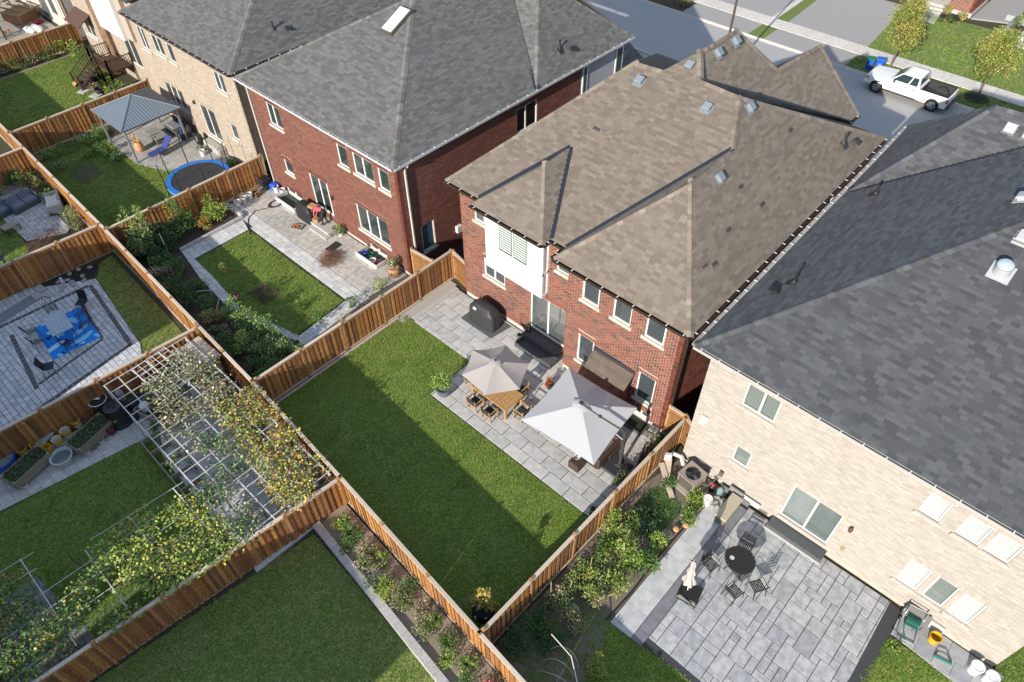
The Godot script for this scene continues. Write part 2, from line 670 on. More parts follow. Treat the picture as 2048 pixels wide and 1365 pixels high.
# rows of slabs laid over a plan polygon; rects: [Rect2] in the turned frame
func lay(parent: Node3D, called: String, poly: PackedVector2Array, rects: Array, turn: float, y: float, cols: Array, rough := 0.85, gap := 0.008, thick := 0.05, most := 300, tex := "mottle") -> void:
	var inv := Transform2D(turn, Vector2.ZERO)
	var local := PackedVector2Array()
	for p in poly: local.append(p * inv)   # world to turned frame
	var whole := []
	var more := Buf.new()
	for r in rects:
		var q: Rect2 = r.grow(-gap / 2)
		var c := PackedVector2Array([q.position, Vector2(q.end.x, q.position.y), q.end, Vector2(q.position.x, q.end.y)])
		var inside := 0
		for p in c:
			if Geometry2D.is_point_in_polygon(p, local): inside += 1
		var mid := inv * q.get_center()
		var dist := CAM_AT.distance_to(Vector3(mid.x, 0, mid.y)) + (0.0 if in_view(Vector3(mid.x, 0, mid.y)) else 1000.0)
		if inside == 4: whole.append([dist, q, null])
		elif inside > 0:
			for pc in Geometry2D.intersect_polygons(c, local): whole.append([dist, q, pc])
	whole.sort_custom(func(s, w): return s[0] < w[0])
	for i in whole.size():
		var q: Rect2 = whole[i][1]
		var col: Color = pick(cols)
		var lift := rf(-0.002, 0.002)
		if whole[i][2] == null and i < most and whole[i][0] < 900.0:
			var mid := inv * q.get_center()
			obj(called, block_mesh(q.size.x, q.size.y, thick), mt(col.r, col.g, col.b, rough, tex, Vector3(0.45, 0.45, 0.45)), parent, Transform3D(Basis(Vector3.UP, -turn), Vector3(mid.x, y + lift, mid.y)))
		else:
			var w := PackedVector2Array()
			var pc = whole[i][2]
			if pc == null: pc = PackedVector2Array([q.position, Vector2(q.end.x, q.position.y), q.end, Vector2(q.position.x, q.end.y)])
			for p in pc: w.append(inv * p)
			var bb: Buf = more
			if i < most and whole[i][0] < 900.0: bb = Buf.new()
			else: bb.col = col
			bb.prism(w, y - thick + lift, y + lift)
			if bb != more: obj(called, bb, mt(col.r, col.g, col.b, rough, tex, Vector3(0.45, 0.45, 0.45)), parent)
	if more.v.size(): stuff(obj(called, more, vc(rough, tex, Vector3(0.45, 0.45, 0.45)), parent))

func bond(x0: float, x1: float, z0: float, z1: float, w: float, d: float, shift := 0.5, vary := 0.0) -> Array:
	var out := []
	var k := 0
	var z := z0
	while z < z1:
		var x := x0 - w * shift * (k % 2) - (rf(0, w) if vary > 0.0 else 0.0)
		while x < x1:
			var ww := w * (1.0 + (rf(-vary, vary) if vary > 0.0 else 0.0))
			out.append(Rect2(x, z, ww, d))
			x += ww
		z += d
		k += 1
	return out

# random stone pattern on a grid of step g
func ashlar(x0: float, z0: float, nx: int, nz: int, g: float, sizes: Array) -> Array:
	var taken := {}
	var out := []
	for j in nz:
		for i in nx:
			if taken.has(i * 1000 + j): continue
			var s: Vector2i = pick(sizes)
			var ok := false
			for k in 6:
				ok = true
				for a in s.x:
					for b in s.y:
						if taken.has((i + a) * 1000 + j + b): ok = false
				if ok: break
				s = pick(sizes)
			if not ok: s = Vector2i(1, 1)
			for a in s.x:
				for b in s.y: taken[(i + a) * 1000 + j + b] = true
			out.append(Rect2(x0 + i * g, z0 + j * g, s.x * g, s.y * g))
	return out

func sheet(called: String, pts: Array, y: float, m: Material, thick := 0.0) -> MeshInstance3D:
	var b := Buf.new()
	b.prism(v2(pts), y - thick, y)
	return struct(called, b, m)


# ---------------------------------------------------------------- plants
func rdir() -> Vector3:
	var z := rf(-1, 1)
	var a := rf(0, TAU)
	var s := sqrt(1 - z * z)
	return Vector3(s * cos(a), z, s * sin(a))

func leaf_cloud(b: Buf, o: Vector3, r: Vector3, n: int, l: float, cols: Array, shell := 0.45, clumps := 9) -> void:
	var cs := []
	for i in clumps:
		var d := rdir()
		cs.append([d * Vector3(1, 1, 1) * pow(rng.randf(), 0.5) * 0.8, rf(0.3, 0.62), pick(cols)])
	for i in n:
		var c: Array = pick(cs)
		var p: Vector3 = c[0] + rdir() * c[1] * pow(rng.randf(), shell)
		if p.length() > 1.15: p = p.normalized() * rf(0.8, 1.1)
		var q := o + p * r
		if q.y < 0.02: q.y = rf(0.02, 0.1)
		var col: Color = c[2] if rng.randf() < 0.6 else pick(cols)
		b.col = col * rf(0.7, 1.25)
		var d := (p.normalized() + rdir() * 0.9 + Vector3(0, -0.2, 0)).normalized()
		b.leaf(q, d, (Vector3.UP + rdir() * 0.7).normalized(), l * rf(0.6, 1.3), l * rf(0.4, 0.75))

func bush(called: String, label: String, cat: String, at: Vector3, r: Vector3, n: int, l: float, cols: Array, group := "", stems := 5) -> Node3D:
	var t := thing(called, label, cat, at, 0.0, group)
	var s := Buf.new()
	for i in stems:
		var e := Vector3(rf(-0.6, 0.6) * r.x, r.y * rf(0.8, 1.5), rf(-0.6, 0.6) * r.z)
		s.tube([Vector3(rf(-0.06, 0.06), 0, rf(-0.06, 0.06)), e * 0.5 + Vector3(0, 0.05, 0), e], 0.012, 0.004, 5)
	obj("stem", s, mt(0.1, 0.09, 0.035), t)
	var b := Buf.new()
	leaf_cloud(b, Vector3(0, r.y, 0), r, n, l, cols)
	stuff(obj("foliage", b, vc(0.6, "", Vector3.ONE, 0.35), t))
	return t

func spiky(b: Buf, o: Vector3, r: float, h: float, n: int, cols: Array, w := 0.03) -> void:   # grass-like or strap leaves from one point
	for i in n:
		var a := rf(0, TAU)
		var e := Vector3(cos(a), 0, sin(a))
		var rr := r * rf(0.4, 1.0)
		var hh := h * rf(0.5, 1.0)
		var s := e.cross(Vector3.UP) * w * 0.5
		b.col = pick(cols) * rf(0.75, 1.2)
		var m := o + e * rr * 0.45 + Vector3(0, hh * 0.8, 0)
		var t := o + e * rr + Vector3(0, hh * rf(0.6, 1.0), 0)
		b.quad(o - s * 0.6, o + s * 0.6, m + s, m - s)
		b.tri(m - s, m + s, t)

# turf: short blades strewn over a plan polygon
var turf_mesh: ArrayMesh
func turf(called: String, poly: PackedVector2Array, per_m2: float, y: float, cols: Array, size := 1.0, stripe := 0.0) -> void:
	if turf_mesh == null:
		var b := Buf.new()
		for i in 7:
			var a := rf(0, TAU)
			var o := Vector3(rf(-0.05, 0.05), 0, rf(-0.05, 0.05))
			var e := Vector3(cos(a), 0, sin(a))
			var s := e.cross(Vector3.UP) * 0.006
			var m := o + e * 0.018 + Vector3(0, rf(0.02, 0.032), 0)
			b.quad(o - s, o + s, m + s * 0.8, m - s * 0.8)
			b.tri(m - s * 0.8, m + s * 0.8, o + e * rf(0.035, 0.06) + Vector3(0, rf(0.03, 0.05), 0))
		turf_mesh = b.mesh()
	var lo := poly[0]
	var hi := poly[0]
	for p in poly:
		lo = lo.min(p)
		hi = hi.max(p)
	var noise := FastNoiseLite.new()
	noise.frequency = 0.35
	noise.fractal_octaves = 4
	noise.seed = 7
	var xf := []
	var cl := []
	for i in int((hi.x - lo.x) * (hi.y - lo.y) * per_m2):
		var p := Vector2(rf(lo.x, hi.x), rf(lo.y, hi.y))
		if not Geometry2D.is_point_in_polygon(p, poly): continue
		if not in_view(Vector3(p.x, 0, p.y)): continue
		var k := clampf(noise.get_noise_2d(p.x, p.y) * 1.1 + 0.5 + rf(-0.22, 0.22) + stripe * signf(sin(p.x * PI / 0.6)), 0.0, 0.999)
		xf.append(Transform3D(Basis(Vector3.UP, rf(0, TAU)).scaled(Vector3.ONE * size * rf(0.7, 1.4)), Vector3(p.x, y, p.y)))
		cl.append(cols[int(k * cols.size())] * rf(0.85, 1.15))
	var mm := MultiMesh.new()
	mm.transform_format = MultiMesh.TRANSFORM_3D
	mm.use_colors = true
	mm.mesh = turf_mesh
	mm.instance_count = xf.size()
	for i in xf.size():
		mm.set_instance_transform(i, xf[i])
		mm.set_instance_color(i, cl[i])
	var o := MultiMeshInstance3D.new()
	o.name = num(self, called)
	o.multimesh = mm
	o.material_override = vc(0.7, "", Vector3.ONE, 0.3)
	add_child(o, true)
	stuff(o)


func _ready() -> void:
	rng.seed = 20240917
	# camera
	cam = Camera3D.new()
	cam.name = "camera"
	cam.rotation = Vector3(-0.82690, 0.75204, -0.01054)
	cam.position = CAM_AT
	cam.fov = 51.34
	cam.near = 0.2
	cam.far = 600.0
	add_child(cam)
	# sky, sun, exposure
	var we := WorldEnvironment.new()
	we.name = "world_environment"
	var env := Environment.new()
	var sky := Sky.new()
	var ps := ProceduralSkyMaterial.new()
	ps.sky_top_color = Color(0.50, 0.58, 0.69)
	ps.sky_horizon_color = Color(0.84, 0.87, 0.90)
	ps.ground_horizon_color = Color(0.55, 0.55, 0.52)
	ps.ground_bottom_color = Color(0.25, 0.24, 0.2)
	ps.sky_curve = 0.12
	sky.sky_material = ps
	env.background_mode = Environment.BG_SKY
	env.sky = sky
	env.background_energy_multiplier = 1.15
	env.tonemap_mode = Environment.TONE_MAPPER_LINEAR
	env.tonemap_exposure = 1.4
	env.sdfgi_enabled = true
	env.ssao_enabled = true
	env.ssil_enabled = true
	we.environment = env
	add_child(we)
	var sun := DirectionalLight3D.new()
	sun.name = "sun"
	sun.light_color = Color(1.0, 0.97, 0.92)
	sun.light_energy = 1.6
	sun.light_angular_distance = 0.5
	sun.shadow_enabled = true
	sun.basis = Basis.looking_at(Vector3(-0.42, -1.0, -2.35))
	add_child(sun)

	make_textures()
	palettes()
	ground_and_street()
	main_house()
	grey_roof_house()
	white_house()
	tan_house()
	far_houses()
	houses_behind()
	fences()
	main_yard()
	white_yard()
	neighbour_yard()
	trampoline_yard()
	deck_yard()
	lower_yards()
	pergola_yard()
	street_things()
	lawns()

var brown_tabs := []
var grey_tabs := []
var dark_tabs := []
var red_brick := []
var dark_red_brick := []
var pale_brick := []
var tan_brick := []
var greens := []
var deep_greens := []
var lime := []
var autumn := []
var dry := []
var turf_cols := []

func pal(base: Array, spread: float, n := 8) -> Array:   # variations on a few linear colours
	var out := []
	for i in n:
		var c: Array = base[i % base.size()]
		var k := 1.0 + spread * (2.0 * i / (n - 1) - 1.0)
		out.append(Color(c[0] * k, c[1] * k, c[2] * k))
	return out

func palettes() -> void:
	brown_tabs = pal([[0.26, 0.212, 0.165], [0.28, 0.23, 0.18], [0.24, 0.197, 0.155], [0.29, 0.24, 0.19]], 0.14, 9)
	grey_tabs = pal([[0.18, 0.175, 0.166], [0.19, 0.183, 0.175], [0.17, 0.166, 0.16]], 0.22, 9)
	dark_tabs = pal([[0.105, 0.112, 0.122], [0.115, 0.122, 0.132], [0.11, 0.114, 0.118]], 0.23, 9)
	red_brick = pal([[0.25, 0.066, 0.037], [0.28, 0.086, 0.048], [0.225, 0.058, 0.034], [0.26, 0.074, 0.041]], 0.18, 12)
	red_brick.append(Color(0.07, 0.04, 0.035))
	red_brick.append(Color(0.09, 0.05, 0.04))
	dark_red_brick = pal([[0.22, 0.066, 0.04], [0.25, 0.08, 0.05], [0.195, 0.056, 0.036], [0.175, 0.056, 0.038]], 0.2, 9)
	pale_brick = pal([[0.58, 0.525, 0.465], [0.565, 0.51, 0.45], [0.595, 0.54, 0.48]], 0.03, 9)
	tan_brick = pal([[0.53, 0.44, 0.35], [0.55, 0.46, 0.37], [0.51, 0.42, 0.33]], 0.04, 9)
	greens = pal([[0.07, 0.145, 0.028], [0.09, 0.18, 0.036], [0.12, 0.21, 0.045], [0.055, 0.115, 0.03]], 0.2)
	deep_greens = pal([[0.05, 0.11, 0.035], [0.04, 0.09, 0.032], [0.065, 0.13, 0.04]], 0.2)
	lime = pal([[0.21, 0.31, 0.045], [0.27, 0.36, 0.06], [0.16, 0.26, 0.045], [0.34, 0.38, 0.08]], 0.15)
	autumn = pal([[0.52, 0.40, 0.06], [0.36, 0.20, 0.05], [0.34, 0.34, 0.07], [0.46, 0.27, 0.06], [0.22, 0.26, 0.06]], 0.15)
	dry = pal([[0.38, 0.31, 0.18], [0.28, 0.21, 0.12], [0.45, 0.38, 0.25], [0.2, 0.22, 0.09]], 0.15)
	turf_cols = pal([[0.12, 0.215, 0.022], [0.155, 0.255, 0.028], [0.135, 0.235, 0.024], [0.21, 0.275, 0.042], [0.28, 0.295, 0.075]], 0.12)
	for c in [[0.82, 0.38, 0.105], [0.66, 0.28, 0.075], [0.50, 0.225, 0.085], [0.74, 0.34, 0.10], [0.36, 0.175, 0.08], [0.92, 0.46, 0.15], [0.58, 0.28, 0.12], [0.44, 0.18, 0.055]]:
		wood.append(mt(c[0], c[1], c[2], 0.85, "grain", Vector3(7, 0.45, 7)))
	for c in [[0.76, 0.40, 0.15], [0.82, 0.45, 0.19], [0.68, 0.35, 0.14]]:
		post_m.append(mt(c[0], c[1], c[2], 0.85, "grain", Vector3(5, 0.6, 5)))
	for c in [[0.72, 0.59, 0.46], [0.66, 0.54, 0.42], [0.78, 0.65, 0.52]]:
		cap_m.append(mt(c[0], c[1], c[2], 0.9, "weather", Vector3(2.5, 2.5, 2.5)))


# ---------------------------------------------------------------- ground, street
func ground_and_street() -> void:
	var b := Buf.new()
	b.prism(v2([-320, 200, 250, 200, 250, -320, -320, -320]), -0.3, -0.012)
	struct("ground", b, mt(0.13, 0.115, 0.06, 0.95, "soil", Vector3(0.4, 0.4, 0.4)))
	# road with kerbs
	var road := sheet("road", [-150, -47.6, 120, -47.6, 120, -55.35, -150, -55.35], 0.0, mt(0.54, 0.52, 0.50, 0.92, "asphalt", Vector3(0.5, 0.5, 0.5)))
	var conc := mt(0.68, 0.62, 0.55, 0.9, "mottle", Vector3(0.6, 0.6, 0.6))
	for z in [-47.45, -55.5]:
		var k := Buf.new()
		var s := 1.0 if z < -50 else -1.0
		for i in range(-60, 40):   # kerb stones cast in 2.4 m lengths
			var x := i * 2.4
			k.span(Vector3(x, -0.05, z + 0.16), Vector3(x + 2.39, 0.02, z - 0.15))
			k.bevel(Vector3(x + 1.2, 0.06, z - s * 0.06), Vector3(2.385, 0.1, 0.16), 0.03)
		struct("kerb", k, conc)
	# the far pavement in its own bays
	var walk := struct("pavement", Buf.new(), conc)
	var bays := []
	var x := -75.0
	while x < 45.0:
		bays.append(Rect2(x, -59.85, 1.62, 1.6))
		x += 1.62
	lay(walk, "paving_slab", v2([-75, -58.25, 45, -58.25, 45, -59.85, -75, -59.85]), bays, 0.0, 0.09, [Color(0.70, 0.65, 0.58), Color(0.67, 0.62, 0.56), Color(0.73, 0.67, 0.60)], 0.9, 0.014, 0.08, 60)
	var asp := mt(0.47, 0.445, 0.425, 0.93, "asphalt", Vector3(0.6, 0.6, 0.6))
	sheet("driveway", [-31.6, -58.2, -25.2, -58.2, -25.2, -55.75, -31.6, -55.75], 0.075, asp, 0.08)
	sheet("driveway", [-31.6, -59.9, -25.3, -59.9, -25.5, -72, -31.6, -72], 0.075, asp, 0.08)
	sheet("driveway", [-23.8, -58.2, -16.9, -58.2, -16.9, -55.75, -23.8, -55.75], 0.075, asp, 0.08)
	sheet("driveway", [-23.8, -59.9, -16.9, -59.9, -17.7, -69.6, -24.3, -69.6], 0.075, asp, 0.08)
	sheet("boulevard", [-25.2, -58.2, -23.8, -58.2, -23.8, -55.75, -25.2, -55.75], 0.06, mt(0.32, 0.42, 0.10, 0.95, "turf", Vector3(0.4, 0.4, 0.4)), 0.08)
	sheet("boulevard", [-16.9, -58.2, 40, -58.2, 40, -55.75, -16.9, -55.75], 0.06, mt(0.34, 0.42, 0.10, 0.95, "turf", Vector3(0.4, 0.4, 0.4)), 0.08)
	sheet("boulevard", [-60, -58.2, -31.6, -58.2, -31.6, -55.75, -60, -55.75], 0.06, mt(0.16, 0.11, 0.06, 0.95, "soil", Vector3(0.4, 0.4, 0.4)), 0.08)
	sheet("kerb_strip", [-25.3, -59.9, -24.85, -59.9, -25.1, -72, -25.55, -72], 0.11, conc, 0.1)
	sheet("front_lawn", [-24.85, -59.9, -23.8, -59.9, -24.3, -70, -25.1, -72], 0.07, mt(0.32, 0.42, 0.10, 0.95, "turf", Vector3(0.4, 0.4, 0.4)), 0.08)
	sheet("front_lawn", [-16.9, -59.9, 40, -59.9, 40, -72, -17.7, -69.4], 0.07, mt(0.34, 0.42, 0.11, 0.95, "turf", Vector3(0.35, 0.35, 0.35)), 0.08)
	# near side of the road: drives before the garages
	sheet("driveway", [-19, -36, -3.2, -36, -3.2, -47.4, -19, -47.4], 0.02, asp, 0.03)
	sheet("driveway", [-34, -40, -24.5, -40, -24.5, -47.4, -34, -47.4], 0.02, asp, 0.03)
	sheet("side_path", [-7.6, -19.0, -6.4, -19.0, -6.4, -36.0, -7.6, -36.0], 0.01, mt(0.10, 0.09, 0.075, 0.95, "soil", Vector3(2, 2, 2)), 0.03)
	sheet("side_path", [-23.5, -18.7, -20.6, -18.7, -20.6, -40, -23.5, -40], 0.01, mt(0.12, 0.11, 0.09, 0.95, "soil", Vector3(2, 2, 2)), 0.03)


# ---------------------------------------------------------------- houses
func rear(house: Node3D, x0: float, x1: float, z: float, y0: float, y1: float, holes: Array, cols: Array, mort: Material, heads := true) -> void:   # brick wall that faces the yards; holes as [x0, y0, x1, y1]
	var hs := []
	for r in holes: hs.append(Rect2(r[0] - x0, r[1] - y0, r[2] - r[0], r[3] - r[1]))
	var m := Buf.new()
	var b := Buf.new()
	brick_wall(m, b, V(x0, y0, z), Vector3.RIGHT, Vector3.BACK, x1 - x0, y1 - y0, hs, cols, heads)
	var w := obj("wall", m, mort, house)
	stuff(obj("brick", b, vc(0.9, "fine", V(2, 2, 2)), w))

func side(house: Node3D, x: float, z0: float, z1: float, y0: float, y1: float, holes: Array, cols: Array, mort: Material, facing := 1.0, heads := true) -> void:   # holes as [z near, y0, z far, y1]; z0 > z1
	var hs := []
	var m := Buf.new()
	var b := Buf.new()
	if facing > 0:
		for r in holes: hs.append(Rect2(z0 - r[0], r[1] - y0, r[0] - r[2], r[3] - r[1]))
		brick_wall(m, b, V(x, y0, z0), Vector3.FORWARD, Vector3.RIGHT, z0 - z1, y1 - y0, hs, cols, heads)
	else:
		for r in holes: hs.append(Rect2(r[2] - z1, r[1] - y0, r[0] - r[2], r[3] - r[1]))
		brick_wall(m, b, V(x, y0, z1), Vector3.BACK, Vector3.LEFT, z0 - z1, y1 - y0, hs, cols, heads)
	var w := obj("wall", m, mort, house)
	stuff(obj("brick", b, vc(0.9, "fine", V(2, 2, 2)), w))

func blank(house: Node3D, a: Vector3, b: Vector3, m: Material, called := "wall") -> MeshInstance3D:
	var f := Buf.new()
	f.span(a, b)
	return obj(called, f, m, house)

func box_vent(house: Node3D, p: Vector3, nn: Vector3, m: Material, s := 0.34) -> void:   # square roof vent with a flange
	var t := (Vector3.UP - nn * nn.y).normalized()
	var u := t.cross(nn)
	var bs := Basis(u, nn, -t)
	var b := Buf.new()
	b.box(p + nn * 0.03, V(s * 1.35, 0.015, s * 1.5), bs)
	b.bevel(p + nn * 0.11 + t * 0.03, V(s * 0.9, 0.12, s * 0.9), 0.02, bs)
	b.bevel(p + nn * 0.2 + t * 0.03, V(s * 1.1, 0.07, s * 1.1), 0.03, bs)
	obj("roof_vent", b, m, house)

func gooseneck(house: Node3D, p: Vector3, nn: Vector3, m: Material, both := true) -> void:   # plumbing stack with a flange, and a hooded outlet
	var b := Buf.new()
	b.tube([p, p + V(0, 0.5, 0)], 0.055, 0.055, 10)
	b.lathe(p, [Vector2(0.16, 0.0), Vector2(0.1, 0.06), Vector2(0.055, 0.16)], 12)
	var t := (Vector3.UP - nn * nn.y).normalized()
	var u := t.cross(nn)
	b.box(p + nn * 0.02 - t * 0.1, V(0.36, 0.012, 0.42), Basis(u, nn, -t))
	obj("vent_pipe", b, m, house)
	if both:
		var q := p + u * 0.75 - t * 0.3
		var h := Buf.new()
		h.box(q + nn * 0.09, V(0.24, 0.17, 0.22), Basis(u, nn, -t))
		h.box(q + nn * 0.17 - t * 0.08, V(0.3, 0.03, 0.34), Basis(u, (nn + t * 0.3).normalized(), (t.cross(u) * -1.0)).orthonormalized())
		obj("roof_vent", h, m, house)

var white_m: StandardMaterial3D
var stone_m: StandardMaterial3D

func main_house() -> void:
	white_m = mt(0.78, 0.77, 0.75, 0.5)
	stone_m = mt(0.60, 0.55, 0.48, 0.85, "mottle", V(1.5, 1.5, 1.5))
	var h := thing("brick_house", "red brick house with brown shingle roof and white panelled bay over patio door", "house", Vector3.ZERO)
	var mort := mt(0.54, 0.45, 0.38, 0.95)
	var brown := mt(0.035, 0.022, 0.016, 0.4)
	var flash := mt(0.03, 0.034, 0.045, 0.45, "", Vector3.ONE, 0.3)
	var dark_glass := glass(0.33, 0.36, 0.38, 0.45)  # grey tint in the glass stands in for reflections
	var Z := -18.35
	rear(h, -20.4, -13.4, Z, 0.28, 7.05, [[-19.45, 5.45, -18.85, 6.45], [-18.95, 2.3, -17.6, 3.4], [-15.9, 0.72, -13.75, 3.12], [-14.42, 5.3, -13.75, 6.4]], red_brick, mort)
	blank(h, V(-20.38, -0.1, Z - 0.2), V(-13.42, 0.28, Z - 0.01), stone_m, "foundation")
	window(h, V(-19.45, 5.45, Z), 0, 0.6, 1.0, [], white_m, dark_glass, stone_m, 2)
	window(h, V(-18.95, 2.3, Z), 0, 1.35, 1.1, [0.5], white_m, dark_glass, stone_m, 0, 0.07)
	window(h, V(-15.9, 0.72, Z), 0, 2.15, 2.4, [0.5], white_m, glass(0.4, 0.43, 0.42, 0.25), null, 0, 0.4, "sliding_door")
	window(h, V(-14.42, 5.3, Z), 0, 0.67, 1.1, [], white_m, dark_glass, stone_m, 2)
	# the wing towards the right
	var W := -17.85
	rear(h, -13.4, -7.68, W, 0.28, 7.05, [[-12.6, 5.1, -11.75, 6.45], [-11.0, 5.1, -10.13, 6.45], [-9.4, 5.1, -8.5, 6.45], [-12.6, 1.25, -11.75, 2.95], [-9.32, 1.25, -8.46, 2.95], [-9.25, 0.28, -8.44, 0.62]], red_brick, mort)
	blank(h, V(-13.38, -0.1, W - 0.2), V(-7.7, 0.28, W - 0.01), stone_m, "foundation")
	for x in [-12.6, -11.0, -9.4]:
		window(h, V(x, 5.1, W), 0, 0.88 if x > -12 else 0.85, 1.35, [], white_m, dark_glass, stone_m, 0, 0.1)
	window(h, V(-12.6, 1.25, W), 0, 0.85, 1.7, [], white_m, dark_glass, stone_m, 0, 0.06)
	window(h, V(-9.32, 1.25, W), 0, 0.86, 1.7, [], white_m, dark_glass, stone_m, 0, 0.06)
	window(h, V(-9.25, 0.28, W), 0, 0.81, 0.34, [0.5], white_m, dark_glass, null, 0, 0.05)
	side(h, -7.68, W, -34.4, 0.0, 7.05, [[-29.6, 4.6, -30.5, 6.4]], red_brick, mort)
	window(h, V(-7.68, 4.6, -29.6), PI / 2, 0.9, 1.8, [], white_m, dark_glass, stone_m)
	blank(h, V(-13.4, 0.0, W - 0.22), V(-13.18, 7.0, Z - 0.2), mort)
	blank(h, V(-20.4, 0.0, Z - 0.22), V(-20.2, 7.0, -34.4), mort)
	blank(h, V(-20.4, 0.0, -34.2), V(-7.9, 7.0, -34.4), mort)
	blank(h, V(-19.1, 0.0, -34.4), V(-9.8, 7.0, -35.8), mort, "garage_front")
	# gas fireplace bump-out with its own little roof
	rear(h, -11.55, -9.62, -17.28, 0.1, 2.0, [], red_brick, mort)
	side(h, -9.62, -17.28, W + 0.0, 0.1, 2.0, [], red_brick, mort)
	var hood := Node3D.new()
	hood.name = "bay_roof"
	h.add_child(hood)
	start_roof()
	facet(hood, [V(-11.68, 2.02, -17.14), V(-9.5, 2.02, -17.14), V(-9.5, 2.68, -17.83), V(-11.68, 2.68, -17.83)], pal([[0.17, 0.135, 0.105]], 0.15, 5), brown)
	finish_roof(hood, pal([[0.17, 0.135, 0.105]], 0.15, 5), 80)
	var fl := Buf.new()
	fl.hexa(V(-10.59, 2.72, -17.80), V(1.1, 0, 0), V(0, 0.07, -0.03), V(0, 0.02, 0.04))
	obj("flashing", fl, flash, hood)
	# white panelled bay
	var bay := blank(h, V(-18.32, 3.6, Z), V(-14.9, 6.98, -17.9), white_m, "bay")
	var tr := Buf.new()
	for r in [[-18.32, 3.6, -14.9, 3.75], [-18.32, 6.75, -14.9, 6.98], [-18.32, 3.75, -18.1, 6.75], [-15.12, 3.75, -14.9, 6.75], [-18.1, 4.78, -15.12, 4.92], [-17.72, 4.92, -17.56, 6.75], [-15.66, 4.92, -15.5, 6.75], [-16.7, 3.75, -16.54, 4.78]]:
		tr.span(V(r[0], r[1], -17.9), V(r[2], r[3], -17.868))
	for r in [[3.6, 3.78], [4.9, 5.05], [6.75, 6.98]]:
		tr.span(V(-14.9, r[0], Z), V(-14.868, r[1], -17.87))
	for z in [-17.95, -18.3]:
		tr.span(V(-14.9, 3.78, z - 0.04), V(-14.868, 6.75, z + 0.06))
	obj("trim", tr, mt(0.8, 0.79, 0.77, 0.5), bay)
	var bw := Buf.new()
	bw.span(V(-17.5, 5.0, -17.9), V(-15.7, 6.7, -17.85))
	var bwin := obj("window", bw, white_m, h)
	for x in [[-17.44, -16.64], [-16.56, -15.76]]:
		var p := Buf.new()
		p.span(V(x[0], 5.06, -17.85), V(x[1], 6.64, -17.845))
		obj("pane", p, mt(0.06, 0.085, 0.08, 0.1), bwin)
		var sl := Buf.new()
		var y := 6.6
		while y > 5.15:
			sl.span(V(x[0] + 0.04, y - 0.085, -17.845), V(x[1] - 0.04, y, -17.838))
			y -= 0.135
		obj("blind", sl, mt(0.5, 0.56, 0.54, 0.35), bwin)
	# roof
	var roof := Node3D.new()
	roof.name = "roof"
	h.add_child(roof)
	start_roof()
	var under := mt(0.10, 0.08, 0.06, 0.95)
	var E := 7.1
	var L := V(-20.95, E, -18.02)
	var bL := V(-18.8, E, -18.02)
	var BA := V(-16.68, 8.86, -21.68)
	var bR := V(-14.6, E, -18.02)
	var wi := V(-13.75, E, -18.02)
	var RE := V(-10.5, 10.13, -24.33)
	var PR := V(-11.65, 11.15, -26.45)
	var G := V(-13.6, 11.18, -26.5)
	var A := V(-14.5, 11.76, -27.7)
	var K := V(-15.4, 11.1, -26.3)
	var PL := V(-16.85, 11.05, -26.2)
	var wL := V(-13.75, E, -17.2)
	var wR := V(-7.22, E, -17.2)
	var W2 := V(-10.5, 10.07, -21.42)
	var FR := V(-7.5, E, -34.9)
	var FL := V(-20.95, E, -34.9)
	var n_rear := facet(roof, [L, bL, BA, bR, wi, RE, PR, G, A, K, PL], brown_tabs, under, true, [L, bR, PR])
	var n_right := facet(roof, [wR, FR, PR, RE, W2], brown_tabs, under)
	var n_wrear := facet(roof, [wL, wR, W2], brown_tabs, under)
	var n_wleft := facet(roof, [wL, wi, RE, W2], brown_tabs, under)
	var b1 := V(-18.8, E, -17.5)
	var b2 := V(-14.6, E, -17.5)
	var BF := V(-16.68, 8.8, -20.05)
	var n_brear := facet(roof, [b1, b2, BF], brown_tabs, under)
	var n_bright := facet(roof, [b2, bR, BA, BF], brown_tabs, under)
	var n_bleft := facet(roof, [bL, b1, BF, BA], brown_tabs, under)
	facet(roof, [L, PL, FL], brown_tabs, under)
	var n_front := facet(roof, [FR, FL, PL, PR], brown_tabs, under, false)
	# front block over the garage
	var B := V(-14.5, 11.7, -30.8)
	var C := V(-12.6, 10.0, -31.96)
	var D := V(-12.4, 9.82, -36.1)
	var Ee := V(-9.46, E, -36.16)
	var F := V(-9.46, E, -35.1)
	var n_block := facet(roof, [Ee, F, G, A, B, C, D], brown_tabs, under, true, [Ee, B, F])
	facet(roof, [B, A, V(-19.5, E, -27.6), V(-19.5, E, -32.5)], brown_tabs, under, false)
	facet(roof, [C, D, V(-15.4, E, -36.1), V(-15.4, E, -31.96)], brown_tabs, under, false)
	facet(roof, [B, V(-19.5, E, -32.5), V(-9.6, E, -34.4)], brown_tabs, under, false)
	var gb := Buf.new()
	gb.tri(V(-15.4, 7.0, -35.9), D + V(0, -0.12, 0.2), Ee + V(0, -0.1, 0.26))
	gb.tri(Ee + V(0, -0.1, 0.26), D + V(0, -0.12, 0.2), V(-15.4, 7.0, -35.9))
	obj("gable", gb, mort, h)
	finish_roof(roof, brown_tabs)
	caps(roof, wR, W2, n_wrear, n_right, brown_tabs)
	caps(roof, wL, W2, n_wrear, n_wleft, brown_tabs)
	caps(roof, W2, RE, n_wleft, n_right, brown_tabs)
	caps(roof, RE, PR, n_rear, n_right, brown_tabs)
	caps(roof, PR, G, n_rear, n_front, brown_tabs)
	caps(roof, FR, PR, n_front, n_right, brown_tabs)
	caps(roof, K, PL, n_rear, n_front, brown_tabs)
	caps(roof, G, A, n_rear, n_block, brown_tabs)
	caps(roof, A, B, V(-0.68, 0.73, 0), n_block, brown_tabs)
